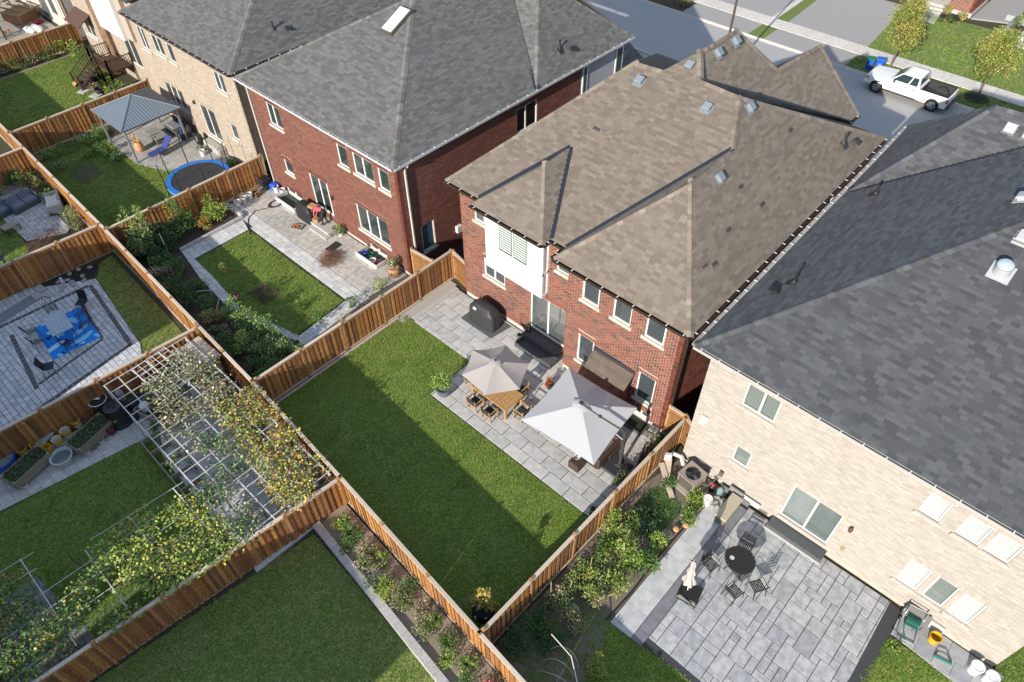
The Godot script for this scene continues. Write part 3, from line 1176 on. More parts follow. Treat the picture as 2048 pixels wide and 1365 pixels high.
	caps(roof, C, D, V(-0.68, 0.73, 0), n_block, brown_tabs)
	caps(roof, C, B, V(0, 0.8, -0.6), n_block, brown_tabs)
	caps(roof, D, Ee, V(0, 0.1, -0.99), n_block, brown_tabs)
	caps(roof, b2, BF, n_brear, n_bright, brown_tabs)
	caps(roof, BF, BA, n_bleft, n_bright, brown_tabs)
	caps(roof, L, PL, V(-0.7, 0.71, 0), n_rear, brown_tabs)
	valley(roof, wi, RE, flash)
	valley(roof, bL, BA, flash)
	valley(roof, bR, BA, flash)
	valley(roof, F, G, flash, 0.07, 0.05)
	gutter(h, L, b1 + V(-0.0, 0, -0.52), Vector3.BACK, brown, white_m)
	gutter(h, b1, b2, Vector3.BACK, brown, white_m)
	gutter(h, b2, bR, Vector3.RIGHT, brown, white_m)
	gutter(h, bR, wi, Vector3.BACK, brown, white_m)
	gutter(h, wL, wi, Vector3.LEFT, brown, white_m)
	gutter(h, wL, wR, Vector3.BACK, brown, white_m)
	gutter(h, wR, FR, Vector3.RIGHT, brown, white_m)
	gutter(h, Ee, F, Vector3.RIGHT, brown, white_m)
	downspout(h, V(-7.66, 0, -18.0), 7.0, Vector3.RIGHT, brown)
	# vents and replaced shingles
	var met := mt(0.22, 0.25, 0.28, 0.4)
	var dk := mt(0.05, 0.045, 0.04, 0.6)
	for p in [V(-15.96, 10.68, -25.46), V(-14.47, 11.31, -26.95), V(-12.52, 10.68, -25.46)]: box_vent(h, p, n_rear, met)
	for p in [V(-11.21, 10.72, -26.6), V(-10.1, 9.71, -22.77)]: box_vent(h, p, n_right, met)
	for p in [V(-14.13, 11.41, -28.62), V(-14.14, 11.43, -30.12)]: box_vent(h, p, n_block, met)
	gooseneck(h, V(-8.36, 8.1, -31.3), n_right, dk)
	var pm := mt(0.06, 0.053, 0.047, 0.95)
	for q in [[V(-15.3, 10.72, -25.64), n_rear, 0.9], [V(-13.75, 11.03, -26.3), n_rear, 0.5], [V(-16.2, 9.43, -22.87), n_rear, 0.35], [V(-9.5, 9.16, -23.69), n_right, 0.3], [V(-8.66, 8.38, -24.28), n_right, 0.3], [V(-8.76, 8.48, -21.79), n_right, 0.3], [V(-8.41, 8.16, -19.68), n_right, 0.35], [V(-8.29, 8.05, -20.19), n_right, 0.35], [V(-9.87, 9.48, -28.33), n_right, 0.3]]:
		var nn: Vector3 = q[1]
		var t := (Vector3.UP - nn * nn.y).normalized()
		var u := t.cross(nn)
		var pb := Buf.new()
		pb.hexa(q[0] + nn * 0.03, u * q[2] / 2, nn * 0.006, t * 0.075)
		obj("replaced_shingle", pb, pm, roof)

func grey_roof_house() -> void:
	var h := thing("brick_house", "dark red brick house with grey shingle roof and a roof window", "house", Vector3.ZERO)
	var mort := mt(0.40, 0.30, 0.25, 0.95)
	var wg := mt(0.62, 0.62, 0.62, 0.4)
	var gl := glass(0.25, 0.30, 0.30, 0.4)
	var Z := -17.3
	var X := -23.6
	rear(h, -36.4, X, Z, 0.2, 7.05, [[-34.6, 4.95, -33.4, 6.3], [-34.35, 1.9, -33.55, 2.78], [-28.35, 5.05, -27.55, 6.3], [-27.05, 5.1, -25.5, 6.35], [-25.08, 5.1, -24.3, 6.3], [-31.85, 0.7, -30.15, 2.95], [-27.65, 1.2, -25.05, 2.9], [-34.9, 0.2, -33.3, 0.55], [-27.0, 0.2, -25.6, 0.5]], dark_red_brick, mort)
	blank(h, V(-36.38, -0.1, Z - 0.2), V(X - 0.02, 0.2, Z - 0.01), stone_m, "foundation")
	for w in [[-34.6, 4.95, 1.2, 1.35, [0.5], 0], [-34.35, 1.9, 0.8, 0.88, [], 0], [-28.35, 5.05, 0.8, 1.25, [], 1], [-27.05, 5.1, 1.55, 1.25, [0.5], 0], [-25.08, 5.1, 0.78, 1.2, [], 0], [-27.65, 1.2, 2.6, 1.7, [0.34, 0.67], 0]]:
		window(h, V(w[0], w[1], Z), 0, w[2], w[3], w[4], white_m, gl, stone_m, 0, 0.16)
	window(h, V(-31.85, 0.7, Z), 0, 1.7, 2.25, [0.5, 0.93], white_m, gl, null, 0, 0.1, "sliding_door")
	window(h, V(-34.9, 0.2, Z), 0, 1.6, 0.35, [0.5], white_m, gl, null, 0, 0.1)
	window(h, V(-27.0, 0.2, Z), 0, 1.4, 0.3, [0.5], white_m, gl, null, 0, 0.1)
	side(h, X, Z, -31.3, 0.0, 7.05, [[-18.35, 1.05, -19.25, 2.8], [-25.8, 4.85, -27.45, 6.35]], dark_red_brick, mort)
	window(h, V(X, 1.05, -18.35), PI / 2, 0.9, 1.75, [], white_m, glass(0.3, 0.38, 0.44, 0.75), stone_m, 0, 0.3)
	window(h, V(X, 4.85, -25.8), PI / 2, 1.65, 1.5, [0.45], white_m, glass(0.08, 0.08, 0.08, 0.5), stone_m, 0, 0.03)
	# pale siding towards the street
	blank(h, V(X - 0.2, 0.0, -31.3), V(X - 0.02, 7.0, -35.4), mt(0.3, 0.31, 0.33, 0.6))
	var sid := mt(0.36, 0.37, 0.40, 0.6)
	for i in 38:
		var y := 0.3 + i * 0.175
		if y > 6.9: break
		var s := Buf.new()
		s.hexa(V(X - 0.01, y + 0.085, -33.25), V(0, 0, 1.3), V(-0.012, 0.084, 0), V(0.008, 0.001, 0))
		obj("siding_board", s, sid, h)
	for z in [[-31.42, -31.88, true], [-34.6, -35.3, true]]:
		var f := Buf.new()
		f.span(V(X - 0.01, 4.75, z[0]), V(X + 0.05, 6.75, z[1]))
		var w := obj("window", f, white_m, h)
		var p := Buf.new()
		p.span(V(X + 0.05, 4.9, z[0] - 0.1), V(X + 0.056, 6.6, z[1] + 0.1))
		obj("pane", p, mt(0.05, 0.07, 0.06, 0.1), w)
	blank(h, V(-36.4, 0.0, Z - 0.22), V(-36.2, 7.0, -35.4), mort)
	blank(h, V(-36.4, 0.0, -35.2), V(X - 0.2, 7.0, -35.4), mort)
	# meter box
	var mb := Buf.new()
	mb.bevel(V(X + 0.1, 1.25, -20.9), V(0.2, 0.42, 0.36), 0.02)
	obj("meter_box", mb, wg, h)
	var lt := Buf.new()
	lt.bevel(V(-29.85, 2.2, Z + 0.08), V(0.12, 0.25, 0.14), 0.03)
	obj("wall_lamp", lt, mt(0.08, 0.06, 0.05, 0.5), h)
	# roof
	var roof := Node3D.new()
	roof.name = "roof"
	h.add_child(roof)
	start_roof()
	var E := 7.1
	var under := mt(0.08, 0.08, 0.08, 0.95)
	var L := V(-36.74, E, -17.0)
	var Rr := V(-23.38, E, -17.0)
	var P := V(-30.07, 10.85, -24.8)
	var S := V(-23.33, E, -27.1)
	var FR := V(-23.28, E, -35.8)
	var V := V(-28.9, 10.1, -30.95)
	var T := V(-27.2, 10.6, -31.6)
	var n1 := facet(roof, [L, Rr, P], grey_tabs, under)
	var n2 := facet(roof, [Rr, P, V(-30.07, 10.85, -33.0), V, S], grey_tabs, under, true, [Rr, S, P])
	var n3 := facet(roof, [S, T, V], grey_tabs, under)
	var n4 := facet(roof, [S, FR, T], grey_tabs, under)
	facet(roof, [FR, V(-36.74, E, -35.8), V(-30.07, 11.3, -31.5), T], grey_tabs, under, false)
	facet(roof, [V, T, V(-30.5, 10.6, -31.6)], grey_tabs, under, false)
	facet(roof, [L, V(-36.74, E, -35.8), P, V(-30.07, 10.85, -33.0)], grey_tabs, under, false)
	finish_roof(roof, grey_tabs)
	caps(roof, Rr, P, n1, n2, grey_tabs)
	caps(roof, L, P, n1, V(-0.5, 0.86, 0), grey_tabs)
	caps(roof, S, T, n3, n4, grey_tabs)
	caps(roof, FR, T, n4, V(0, 0.75, -0.66), grey_tabs)
	var flash := mt(0.035, 0.045, 0.055, 0.4, "", Vector3.ONE, 0.3)
	valley(roof, S, V, flash)
	var wgut := mt(0.50, 0.50, 0.50, 0.4)
	gutter(h, L, Rr, Vector3.BACK, wgut, white_m)
	gutter(h, Rr, FR, Vector3.RIGHT, wgut, white_m)
	downspout(h, V(X + 0.02, 0, -17.75), 7.0, Vector3.RIGHT, mt(0.6, 0.57, 0.52, 0.5))
	downspout(h, V(-36.2, 0, Z + 0.01), 7.0, Vector3.BACK, mt(0.6, 0.57, 0.52, 0.5))
	# roof window
	var t := (Vector3.UP - n1 * n1.y).normalized()
	var c := V(-29.68, 10.12, -23.25)
	var bs := Basis(Vector3.RIGHT, n1, -t)
	var sk := Buf.new()
	sk.bevel(c + n1 * 0.09, V(0.86, 0.2, 1.72), 0.02, bs)
	var rw := obj("roof_window", sk, mt(0.10, 0.085, 0.07, 0.5), h)
	var pn := Buf.new()
	pn.box(c + n1 * 0.195, V(0.72, 0.02, 1.56), bs)
	obj("pane", pn, mt(0.80, 0.82, 0.84, 0.15), rw)
	gooseneck(h, V(-24.3, 7.98, -30.1), n4, mt(0.02, 0.02, 0.02, 0.6))
	# porch roof towards the street
	var pr := Node3D.new()
	pr.name = "porch_roof"
	h.add_child(pr)
	start_roof()
	facet(pr, [V(-23.9, 3.4, -36.2), V(-23.9, 3.4, -39.6), V(-26.6, 4.9, -39.6), V(-26.6, 4.9, -36.2)], grey_tabs, under)
	facet(pr, [V(-27.5, 3.4, -40.8), V(-31.0, 3.4, -44.0), V(-31.0, 5.0, -40.0), V(-27.5, 5.0, -37.0)], grey_tabs, under)
	finish_roof(pr, grey_tabs, 60)
	blank(h, V(-31.0, 0, -36.0), V(-24.2, 3.3, -39.4), mort, "porch")

func white_house() -> void:
	var h := thing("brick_house", "cream brick house with dark slate coloured shingle roof beside big grey patio", "house", Vector3.ZERO)
	var mort := mt(0.42, 0.37, 0.32, 0.95)
	var wf := mt(0.72, 0.69, 0.65, 0.5)
	var sill := mt(0.52, 0.47, 0.41, 0.85, "mottle", V(1.5, 1.5, 1.5))
	var Z := -17.35
	rear(h, -6.3, 6.5, Z, 0.22, 7.05, [[-4.72, 5.15, -3.42, 6.4], [-4.33, 1.93, -3.65, 2.92], [-1.82, 0.6, 0.12, 2.72], [1.76, 5.2, 2.42, 6.3], [2.92, 5.2, 3.62, 6.3], [3.78, 5.2, 4.5, 6.3], [2.56, 1.3, 3.26, 2.82], [3.47, 1.3, 4.16, 2.82], [4.35, 1.3, 5.05, 2.82]], pale_brick, mort)
	blank(h, V(-6.28, -0.1, Z - 0.2), V(6.48, 0.22, Z - 0.01), mt(0.55, 0.49, 0.40, 0.9, "mottle"), "foundation")
	var dg := glass(0.5, 0.55, 0.54, 0.35)
	var pg := glass(0.82, 0.85, 0.85, 0.35)
	window(h, V(-4.72, 5.15, Z), 0, 1.3, 1.25, [0.52], wf, dg, sill, 1)
	window(h, V(-4.33, 1.93, Z), 0, 0.68, 0.99, [], wf, dg, sill, 1)
	window(h, V(-1.82, 0.6, Z), 0, 1.94, 2.12, [0.5], wf, dg, sill, 0, 0.14, "sliding_door", 0.05)
	for w in [[1.76, 5.2, 0.66, 1.1, 0.1], [2.92, 5.2, 0.7, 1.1, 0.07], [3.78, 5.2, 0.72, 1.1, 0.1], [2.56, 1.3, 0.7, 1.52, 0.12], [3.47, 1.3, 0.69, 1.52, 0.1], [4.35, 1.3, 0.7, 1.52, 0.12]]:
		var plain: bool = w[0] > 3.4 and w[0] < 3.6
		window(h, V(w[0], w[1], Z), 0, w[2], w[3], [], wf, dg if plain else pg, sill, 1 if plain else 2, 0.25, "window", w[4])
	# curtain behind the fixed leaf of the door
	var cu := Buf.new()
	for i in 14:
		cu.hexa(V(-1.75 + i * 0.064 + 0.03, 1.66, Z - 0.2 - 0.02 * (i % 2)), V(0.034, 0, 0.02 * (1 if i % 2 else -1)), V(0, 1.02, 0), V(0, 0, 0.004))
	obj("curtain", cu, mt(0.62, 0.66, 0.65, 0.9), h)
	side(h, -6.3, Z, -36.2, 0.0, 7.05, [], pale_brick, mort, -1.0)
	blank(h, V(6.3, 0.0, Z - 0.22), V(6.5, 7.0, -36.2), mort)
	blank(h, V(-6.08, 0.0, -36.0), V(6.5, 7.0, -36.2), mort)
	# wall lamp, outlet, dryer hood
	var la := Buf.new()
	la.lathe(V(0.52, 2.3, Z + 0.09), [Vector2(0, 0), Vector2(0.07, 0.02), Vector2(0.08, 0.16), Vector2(0.03, 0.24), Vector2(0, 0.25)], 10)
	la.box(V(0.52, 2.5, Z + 0.05), V(0.1, 0.14, 0.07))
	obj("wall_lamp", la, mt(0.09, 0.045, 0.03, 0.5), h)
	var ot := Buf.new()
	ot.bevel(V(0.67, 1.05, Z + 0.04), V(0.13, 0.2, 0.07), 0.015)
	obj("outlet_box", ot, mt(0.32, 0.26, 0.12, 0.6), h)
	var dh := Buf.new()
	dh.hexa(V(-5.8, 3.38, Z + 0.09), V(0.14, 0, 0), V(0, 0.13, -0.02), V(0, 0.03, 0.09))
	dh.box(V(-5.86, 3.18, Z + 0.1), V(0.2, 0.16, 0.2))
	obj("dryer_hood", dh, white_m, h)
	# roof
	var roof := Node3D.new()
	roof.name = "roof"
	h.add_child(roof)
	start_roof()
	var E := 7.1
	var under := mt(0.05, 0.05, 0.055, 0.95)
	var L := V(-6.88, E, -17.0)
	var Rr := V(7.0, E, -17.0)
	var P := V(0.06, 11.26, -26.2)
	var S := V(-6.92, E, -29.45)
	var FL := V(-7.13, E, -36.77)
	var H := V(-3.67, 10.88, -33.3)
	var V := V(-0.4, 10.98, -33.4)
	var n1 := facet(roof, [L, Rr, P], dark_tabs, under)
	var n2 := facet(roof, [L, P, V(0.06, 11.26, -33.6), V, S], dark_tabs, under, true, [L, S, P])
	var n3 := facet(roof, [S, V, H], dark_tabs, under)
	var n4 := facet(roof, [S, H, FL], dark_tabs, under)
	facet(roof, [H, FL, V(7.0, E, -36.8), V(1.0, 11.2, -33.5)], dark_tabs, under, false)
	facet(roof, [Rr, P, V(0.06, 11.26, -33.6), V(7.0, E, -36.8)], dark_tabs, under, false)
	finish_roof(roof, dark_tabs)
	caps(roof, L, P, n1, n2, dark_tabs)
	caps(roof, S, H, n3, n4, dark_tabs)
	caps(roof, FL, H, n4, V(0, 0.75, -0.66), dark_tabs)
	caps(roof, H, V, n3, V(0, 0.75, -0.66), dark_tabs)
	valley(roof, S, V, mt(0.035, 0.04, 0.055, 0.4, "", Vector3.ONE, 0.3), 0.16)
	var gm := mt(0.42, 0.40, 0.37, 0.5)
	gutter(h, L, Rr, Vector3.BACK, gm, white_m)
	gutter(h, FL, L, Vector3.LEFT, gm, white_m)
	var dk := mt(0.018, 0.018, 0.02, 0.6)
	gooseneck(h, V(-5.6, 7.87, -21.46), n2, dk)
	gooseneck(h, V(-5.69, 7.85, -28.9), n2, dk, false)
	# sun tunnel and box vents
	var c := V(-0.08, 10.16, -23.76)
	var up := (n1 + Vector3.UP).normalized()
	var t := (Vector3.UP - n1 * n1.y).normalized()
	var st := Buf.new()
	st.box(c + n1 * 0.03, V(0.7, 0.02, 0.7), Basis(Vector3.RIGHT, n1, -t))
	st.lathe(c, [Vector2(0.27, -0.1), Vector2(0.25, 0.34), Vector2(0.27, 0.36), Vector2(0.27, 0.4)], 24, 1, 1, Basis(Vector3.RIGHT, up, Vector3.RIGHT.cross(up)))
	var tun := obj("sun_tunnel", st, mt(0.42, 0.435, 0.45, 0.4), h)
	var dm := Buf.new()
	dm.lathe(c + up * 0.4, [Vector2(0.26, 0), Vector2(0.24, 0.06), Vector2(0.16, 0.12), Vector2(0, 0.15)], 24, 1, 1, Basis(Vector3.RIGHT, up, Vector3.RIGHT.cross(up)))
	obj("dome", dm, mt(0.42, 0.5, 0.52, 0.05), tun)
	var wm := mt(0.42, 0.43, 0.44, 0.4)
	box_vent(h, V(-0.08, 10.74, -25.1), n1, wm, 0.4)
	box_vent(h, V(-0.75, 10.8, -27.4), n2, wm, 0.42)
	box_vent(h, V(-2.72, 10.35, -32.8), n3, wm, 0.38)
	box_vent(h, V(-2.0, 10.35, -32.8), n3, wm, 0.38)

func tan_house() -> void:
	var h := thing("brick_house", "tan brick house with grey shingle roof behind metal gazebo and trampoline", "house", Vector3.ZERO)
	var mort := mt(0.52, 0.42, 0.33, 0.95)
	var Z := -17.2
	var gl := glass(0.3, 0.34, 0.34, 0.45)
	rear(h, -49.7, -37.35, Z, 0.0, 7.05, [[-49.0, 4.9, -48.0, 6.4], [-47.15, 5.2, -45.8, 6.4], [-45.25, 5.2, -44.5, 6.4], [-39.85, 5.2, -38.72, 6.4], [-47.9, 1.55, -45.5, 3.0], [-43.45, 0.8, -41.6, 3.0], [-39.85, 1.95, -39.1, 3.0]], tan_brick, mort)
	for w in [[-49.0, 4.9, 1.0, 1.5, [0.5]], [-47.15, 5.2, 1.35, 1.2, [0.5]], [-45.25, 5.2, 0.75, 1.2, []], [-39.85, 5.2, 1.13, 1.2, [0.5]], [-47.9, 1.55, 2.4, 1.45, [0.34, 0.67]], [-39.85, 1.95, 0.75, 1.05, []]]:
		window(h, V(w[0], w[1], Z), 0, w[2], w[3], w[4], white_m, gl, stone_m, 0, 0.16)
	window(h, V(-43.45, 0.8, Z), 0, 1.85, 2.2, [0.5], white_m, gl, stone_m, 0, 0.14, "sliding_door")
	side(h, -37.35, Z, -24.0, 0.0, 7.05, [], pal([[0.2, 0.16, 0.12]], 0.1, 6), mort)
	blank(h, V(-37.57, 0, -24.0), V(-37.35, 7.0, -36), mort)
	blank(h, V(-49.7, 0, Z - 0.22), V(-49.5, 7.0, -36), mort)
	blank(h, V(-49.5, 0, -35.8), V(-37.57, 7.0, -36), mort)
	var roof := Node3D.new()
	roof.name = "roof"
	h.add_child(roof)
	start_roof()
	var E := 7.1
	var under := mt(0.08, 0.08, 0.08, 0.95)
	var L := V(-49.9, E, -16.9)
	var Rr := V(-37.15, E, -16.92)
	var P := V(-43.5, 10.8, -25.2)
	var Q := V(-43.5, 10.8, -29.5)
	var n1 := facet(roof, [L, Rr, P], grey_tabs, under)
	var n2 := facet(roof, [Rr, V(-37.15, E, -36.3), Q, P], grey_tabs, under)
	facet(roof, [L, V(-49.9, E, -36.3), Q, P], grey_tabs, under, false)
	facet(roof, [V(-37.15, E, -36.3), V(-49.9, E, -36.3), Q], grey_tabs, under, false)
	finish_roof(roof, grey_tabs, 120)
	caps(roof, Rr, P, n1, n2, grey_tabs)
	caps(roof, L, P, n1, V(-0.5, 0.86, 0), grey_tabs)
	gutter(h, L, Rr, Vector3.BACK, mt(0.05, 0.045, 0.04, 0.5), white_m)
	gutter(h, Rr, V(-37.15, E, -36.3), Vector3.RIGHT, mt(0.05, 0.045, 0.04, 0.5), white_m)
	gooseneck(h, V(-38.54, 7.86, -21.03), n2, mt(0.02, 0.02, 0.02, 0.6))
	var lt := Buf.new()
	lt.bevel(V(-43.9, 2.9, Z + 0.08), V(0.14, 0.22, 0.14), 0.03)
	obj("wall_lamp", lt, mt(0.06, 0.05, 0.04, 0.5), h)

func far_houses() -> void:
	var Z := -18.2
	var gl := glass(0.3, 0.34, 0.34, 0.45)
	var h := thing("brick_house", "beige brick house with brown brick piers and white bay behind the wooden deck", "house", Vector3.ZERO)
	var mort := mt(0.52, 0.42, 0.33, 0.95)
	var brn := pal([[0.24, 0.13, 0.075], [0.28, 0.16, 0.09]], 0.15, 6)
	rear(h, -63.0, -51.2, Z, 0.0, 7.0, [[-62.3, 1.6, -60.6, 3.1], [-59.9, 1.6, -59.3, 4.0], [-55.4, 1.55, -53.4, 3.7]], tan_brick, mort)
	window(h, V(-62.3, 1.6, Z), 0, 1.7, 1.5, [0.5], white_m, gl, stone_m, 0, 0.14)
	window(h, V(-59.9, 1.6, Z), 0, 0.6, 2.4, [], white_m, gl, null, 0, 0.14)
	window(h, V(-55.4, 1.55, Z), 0, 2.0, 2.15, [0.5], white_m, gl, null, 0, 0.14, "sliding_door")
	rear(h, -58.9, -57.3, Z + 0.25, 0.0, 7.0, [], brn, mort)
	side(h, -57.3, Z + 0.25, Z, 0.0, 7.0, [], brn, mort)
	blank(h, V(-57.0, 3.85, Z), V(-53.3, 7.0, Z + 0.55), white_m, "bay")
	window(h, V(-56.4, 5.0, Z + 0.57), 0, 1.5, 1.5, [0.5], white_m, mt(0.2, 0.24, 0.25, 0.1), null)
	blank(h, V(-53.28, 3.95, Z), V(-52.3, 7.0, Z + 0.3), mt(0.42, 0.34, 0.28, 0.8), "panel")
	# small hipped awning over the window
	var aw := Buf.new()
	aw.hexa(V(-61.4, 3.25, Z + 0.55), V(1.25, 0, 0), V(0, 0.02, 0.01), V(0, -0.35, 0.6))
	obj("awning", aw, mt(0.13, 0.07, 0.05, 0.7, "fine", V(2, 2, 2)), h)
	blank(h, V(-63.0, 0, Z - 0.22), V(-62.8, 7.0, -36), mort)
	blank(h, V(-51.4, 0, Z - 0.22), V(-51.2, 7.0, -36), mort)
	var roof := Node3D.new()
	roof.name = "roof"
	h.add_child(roof)
	var under := mt(0.09, 0.09, 0.09, 0.95, "fine")
	var P := V(-57, 10.8, -26)
	facet(roof, [V(-63.4, 7.1, -17.8), V(-50.8, 7.1, -17.8), P], grey_tabs, under, false)
	facet(roof, [V(-50.8, 7.1, -17.8), V(-50.8, 7.1, -36), P], grey_tabs, under, false)
	facet(roof, [V(-63.4, 7.1, -17.8), V(-63.4, 7.1, -36), P], grey_tabs, under, false)
	facet(roof, [V(-63.4, 7.1, -36), V(-50.8, 7.1, -36), P], grey_tabs, under, false)
	var g := thing("siding_house", "white house with brown end wall behind the timber frame", "house", Vector3.ZERO)
	blank(g, V(-78, 0, -18.4), V(-66.0, 7.0, -36), mt(0.55, 0.52, 0.47, 0.8, "mottle"))
	blank(g, V(-67.2, 0, -18.3), V(-65.99, 7.0, -18.4), mt(0.22, 0.15, 0.11, 0.9))
	var dr := Buf.new()
	dr.span(V(-71.9, 0.3, -18.34), V(-70.4, 2.5, -18.4))
	dr.span(V(-69.4, 1.2, -18.34), V(-68.5, 2.5, -18.4))
	obj("window", dr, mt(0.1, 0.11, 0.11, 0.2), g)
	var ds := Buf.new()
	ds.tube([V(-66.4, 7, -18.2), V(-66.4, 0.4, -18.2), V(-66.2, 0.2, -17.9)], 0.06, 0.06, 6)
	obj("downspout", ds, white_m, g)
	var r2 := Node3D.new()
	r2.name = "roof"
	g.add_child(r2)
	P = V(-72, 10.5, -26)
	for q in [[V(-78.4, 7.1, -18), V(-65.6, 7.1, -18)], [V(-65.6, 7.1, -18), V(-65.6, 7.1, -36)], [V(-78.4, 7.1, -36), V(-65.6, 7.1, -36)], [V(-78.4, 7.1, -18), V(-78.4, 7.1, -36)]]:
		facet(r2, [q[0], q[1], P], grey_tabs, under, false)

# the row of houses whose back yards meet these; it stands behind the viewpoint and shades the yards
func houses_behind() -> void:
	var spots := [[-60.5, -51.0, 8.5, 9.0, "light brick"], [-49.0, -39.9, 8.0, 9.2, "buff brick"], [-37.8, -28.0, 7.6, 9.4, "brown brick"], [-25.5, -17.6, 8.6, 9.0, "red brick"], [-15.2, -6.9, 10.2, 8.7, "grey brick"], [-2.6, 6.5, 10.5, 8.8, "white brick"]]
	var cols := [[0.5, 0.42, 0.34], [0.45, 0.36, 0.26], [0.26, 0.17, 0.11], [0.28, 0.1, 0.07], [0.3, 0.29, 0.28], [0.6, 0.56, 0.5]]
	for i in spots.size():
		var s: Array = spots[i]
		var h := thing("hip_roof_house", "%s house with hipped roof in the row whose gardens back on to this one" % s[4], "house", Vector3.ZERO, 0.0, "houses of the next street")
		var m := mt(cols[i][0], cols[i][1], cols[i][2], 0.9, "mottle")
		blank(h, V(s[0], 0, s[2]), V(s[1], 5.9, s[2] + 11), m)
		var roof := Node3D.new()
		roof.name = "roof"
		h.add_child(roof)
		var under := mt(0.12, 0.11, 0.10, 0.95, "fine")
		var a := V(s[0] - 0.4, 5.95, s[2] - 0.4)
		var b := V(s[1] + 0.4, 5.95, s[2] - 0.4)
		var c := V(s[1] + 0.4, 5.95, s[2] + 11.4)
		var d := V(s[0] - 0.4, 5.95, s[2] + 11.4)
		var mx: float = (s[0] + s[1]) / 2
		var p := V(mx, s[3], s[2] + 4.4)
		var q := V(mx, s[3], s[2] + 6.8)
		facet(roof, [a, b, p], grey_tabs, under, false)
		facet(roof, [b, c, q, p], grey_tabs, under, false)
		facet(roof, [c, d, q], grey_tabs, under, false)
		facet(roof, [d, a, p, q], grey_tabs, under, false)
		for x in [s[0] + 1.5, s[1] - 3.0]:
			for y in [0.9, 3.6]:
				var w := Buf.new()
				w.span(V(x, y, s[2] - 0.03), V(x + 1.5, y + 1.4, s[2]))
				var wn := obj("window", w, white_m, h)
				var pn := Buf.new()
				pn.span(V(x + 0.08, y + 0.08, s[2] - 0.04), V(x + 1.42, y + 1.32, s[2] - 0.03))
				obj("pane", pn, mt(0.05, 0.06, 0.065, 0.1), wn)


# ---------------------------------------------------------------- fences
func fences() -> void:
	var g := "fences between the yards"
	fence("fence between mown lawn and long flower bed, with small potted tree behind it", Vector2(-15.2, -6.3), Vector2(-6.95, -5.68), g)
	fence("rear fence of the mown lawn on which the vines lean", Vector2(-21.95, -6.72), Vector2(-15.2, -6.3), g)
	fence("rear fence of the yard with tall bright green bushes", Vector2(-37.05, -7.38), Vector2(-21.95, -6.72), g)
	fence("rear fence behind the grey outdoor sofas", Vector2(-51.1, -7.85), Vector2(-37.05, -7.38), g)
	fence("rear fence of the lawn below the wooden deck", Vector2(-64.5, -8.3), Vector2(-51.1, -7.85), g)
	fence("fence beside the vegetable plot, ending near arched white hoops", Vector2(-6.95, -5.68), Vector2(4.0, -4.9), g)
	fence("fence between mown lawn and yard with the person, dappled by shade", Vector2(-21.95, -6.9), Vector2(-21.85, -18.75), g)
	fence("fence between mown lawn and tomato plot, next to grey umbrella base", Vector2(-6.92, -5.85), Vector2(-6.78, -17.75), g)
	fence("fence between trampoline and row of white buckets", Vector2(-37.05, -7.5), Vector2(-36.95, -17.2), g)
	fence("fence between metal gazebo and lawn of the deck yard", Vector2(-51.1, -7.95), Vector2(-51.08, -17.3), g)
	fence("fence behind the bushy border of the deck yard", Vector2(-64.45, -8.4), Vector2(-64.35, -18.1), g)
	fence("dark weathered fence between vines and shaded lawn with pale kerb wall", Vector2(-15.2, -6.2), Vector2(-16.45, 5.6), g)
	fence("fence between glass dining table patio and yellow buckets", Vector2(-26.75, -6.8), Vector2(-27.75, 5.0), g)
	fence("grey weathered fence between outdoor sofas and canopy swing", Vector2(-37.75, -7.3), Vector2(-38.5, 1.5), g)
	fence("short fence end by leafy shrub at the photo's edge", Vector2(-48.75, -7.8), Vector2(-48.8, -2.5), g)
	gate("cedar gate by gas grill of the house with white bay", Vector2(-21.75, -18.8), Vector2(-20.45, -18.55))
	gate("cedar gate under downspout of the dark red house", Vector2(-23.5, -17.45), Vector2(-22.0, -17.55))
	gate("orange cedar gate against corner of the red brick house", Vector2(-7.62, -17.95), Vector2(-6.85, -17.95))
	gate("orange cedar panel against corner of the cream house", Vector2(-6.75, -17.9), Vector2(-6.32, -17.7))

func gate(label: String, a: Vector2, b: Vector2) -> void:
	var len := a.distance_to(b)
	var d := (b - a) / len
	var t := thing("garden_gate", label, "gate", V(a.x, 0, a.y), -atan2(d.y, d.x), "gates beside the houses")
	var gm := [mt(0.46, 0.21, 0.06, 0.8, "grain", V(7, 0.45, 7)), mt(0.40, 0.18, 0.055, 0.8, "grain", V(7, 0.45, 7)), mt(0.50, 0.24, 0.08, 0.8, "grain", V(7, 0.45, 7))]
	var n := maxi(2, int(len / 0.14))
	for i in n:
		obj("board", board_mesh(1), pick(gm), t, Transform3D(Basis().scaled(V(len / n / 0.14, 1.0, 1)), V((i + 0.5) * len / n, 0.06, 0.0)))
	for y in [0.35, 1.55]:
		var r := Buf.new()
		r.box(V(len / 2, y, 0.028), V(len, 0.09, 0.035))
		obj("rail", r, pick(gm), t)
	var c := Buf.new()
	c.bevel(V(len / 2, 1.9, 0), V(len, 0.04, 0.14), 0.006)
	obj("cap_rail", c, cap_m[0], t)
	for x in [0.0, len]:
		var p := Buf.new()
		p.box(V(x, 1.0, -0.02), V(0.1, 2.0, 0.1))
		obj("post", p, post_m[1], t)
	var l := Buf.new()
	l.box(V(len - 0.15, 1.1, 0.045), V(0.12, 0.03, 0.03))
	obj("latch", l, mt(0.02, 0.02, 0.02, 0.5), t)

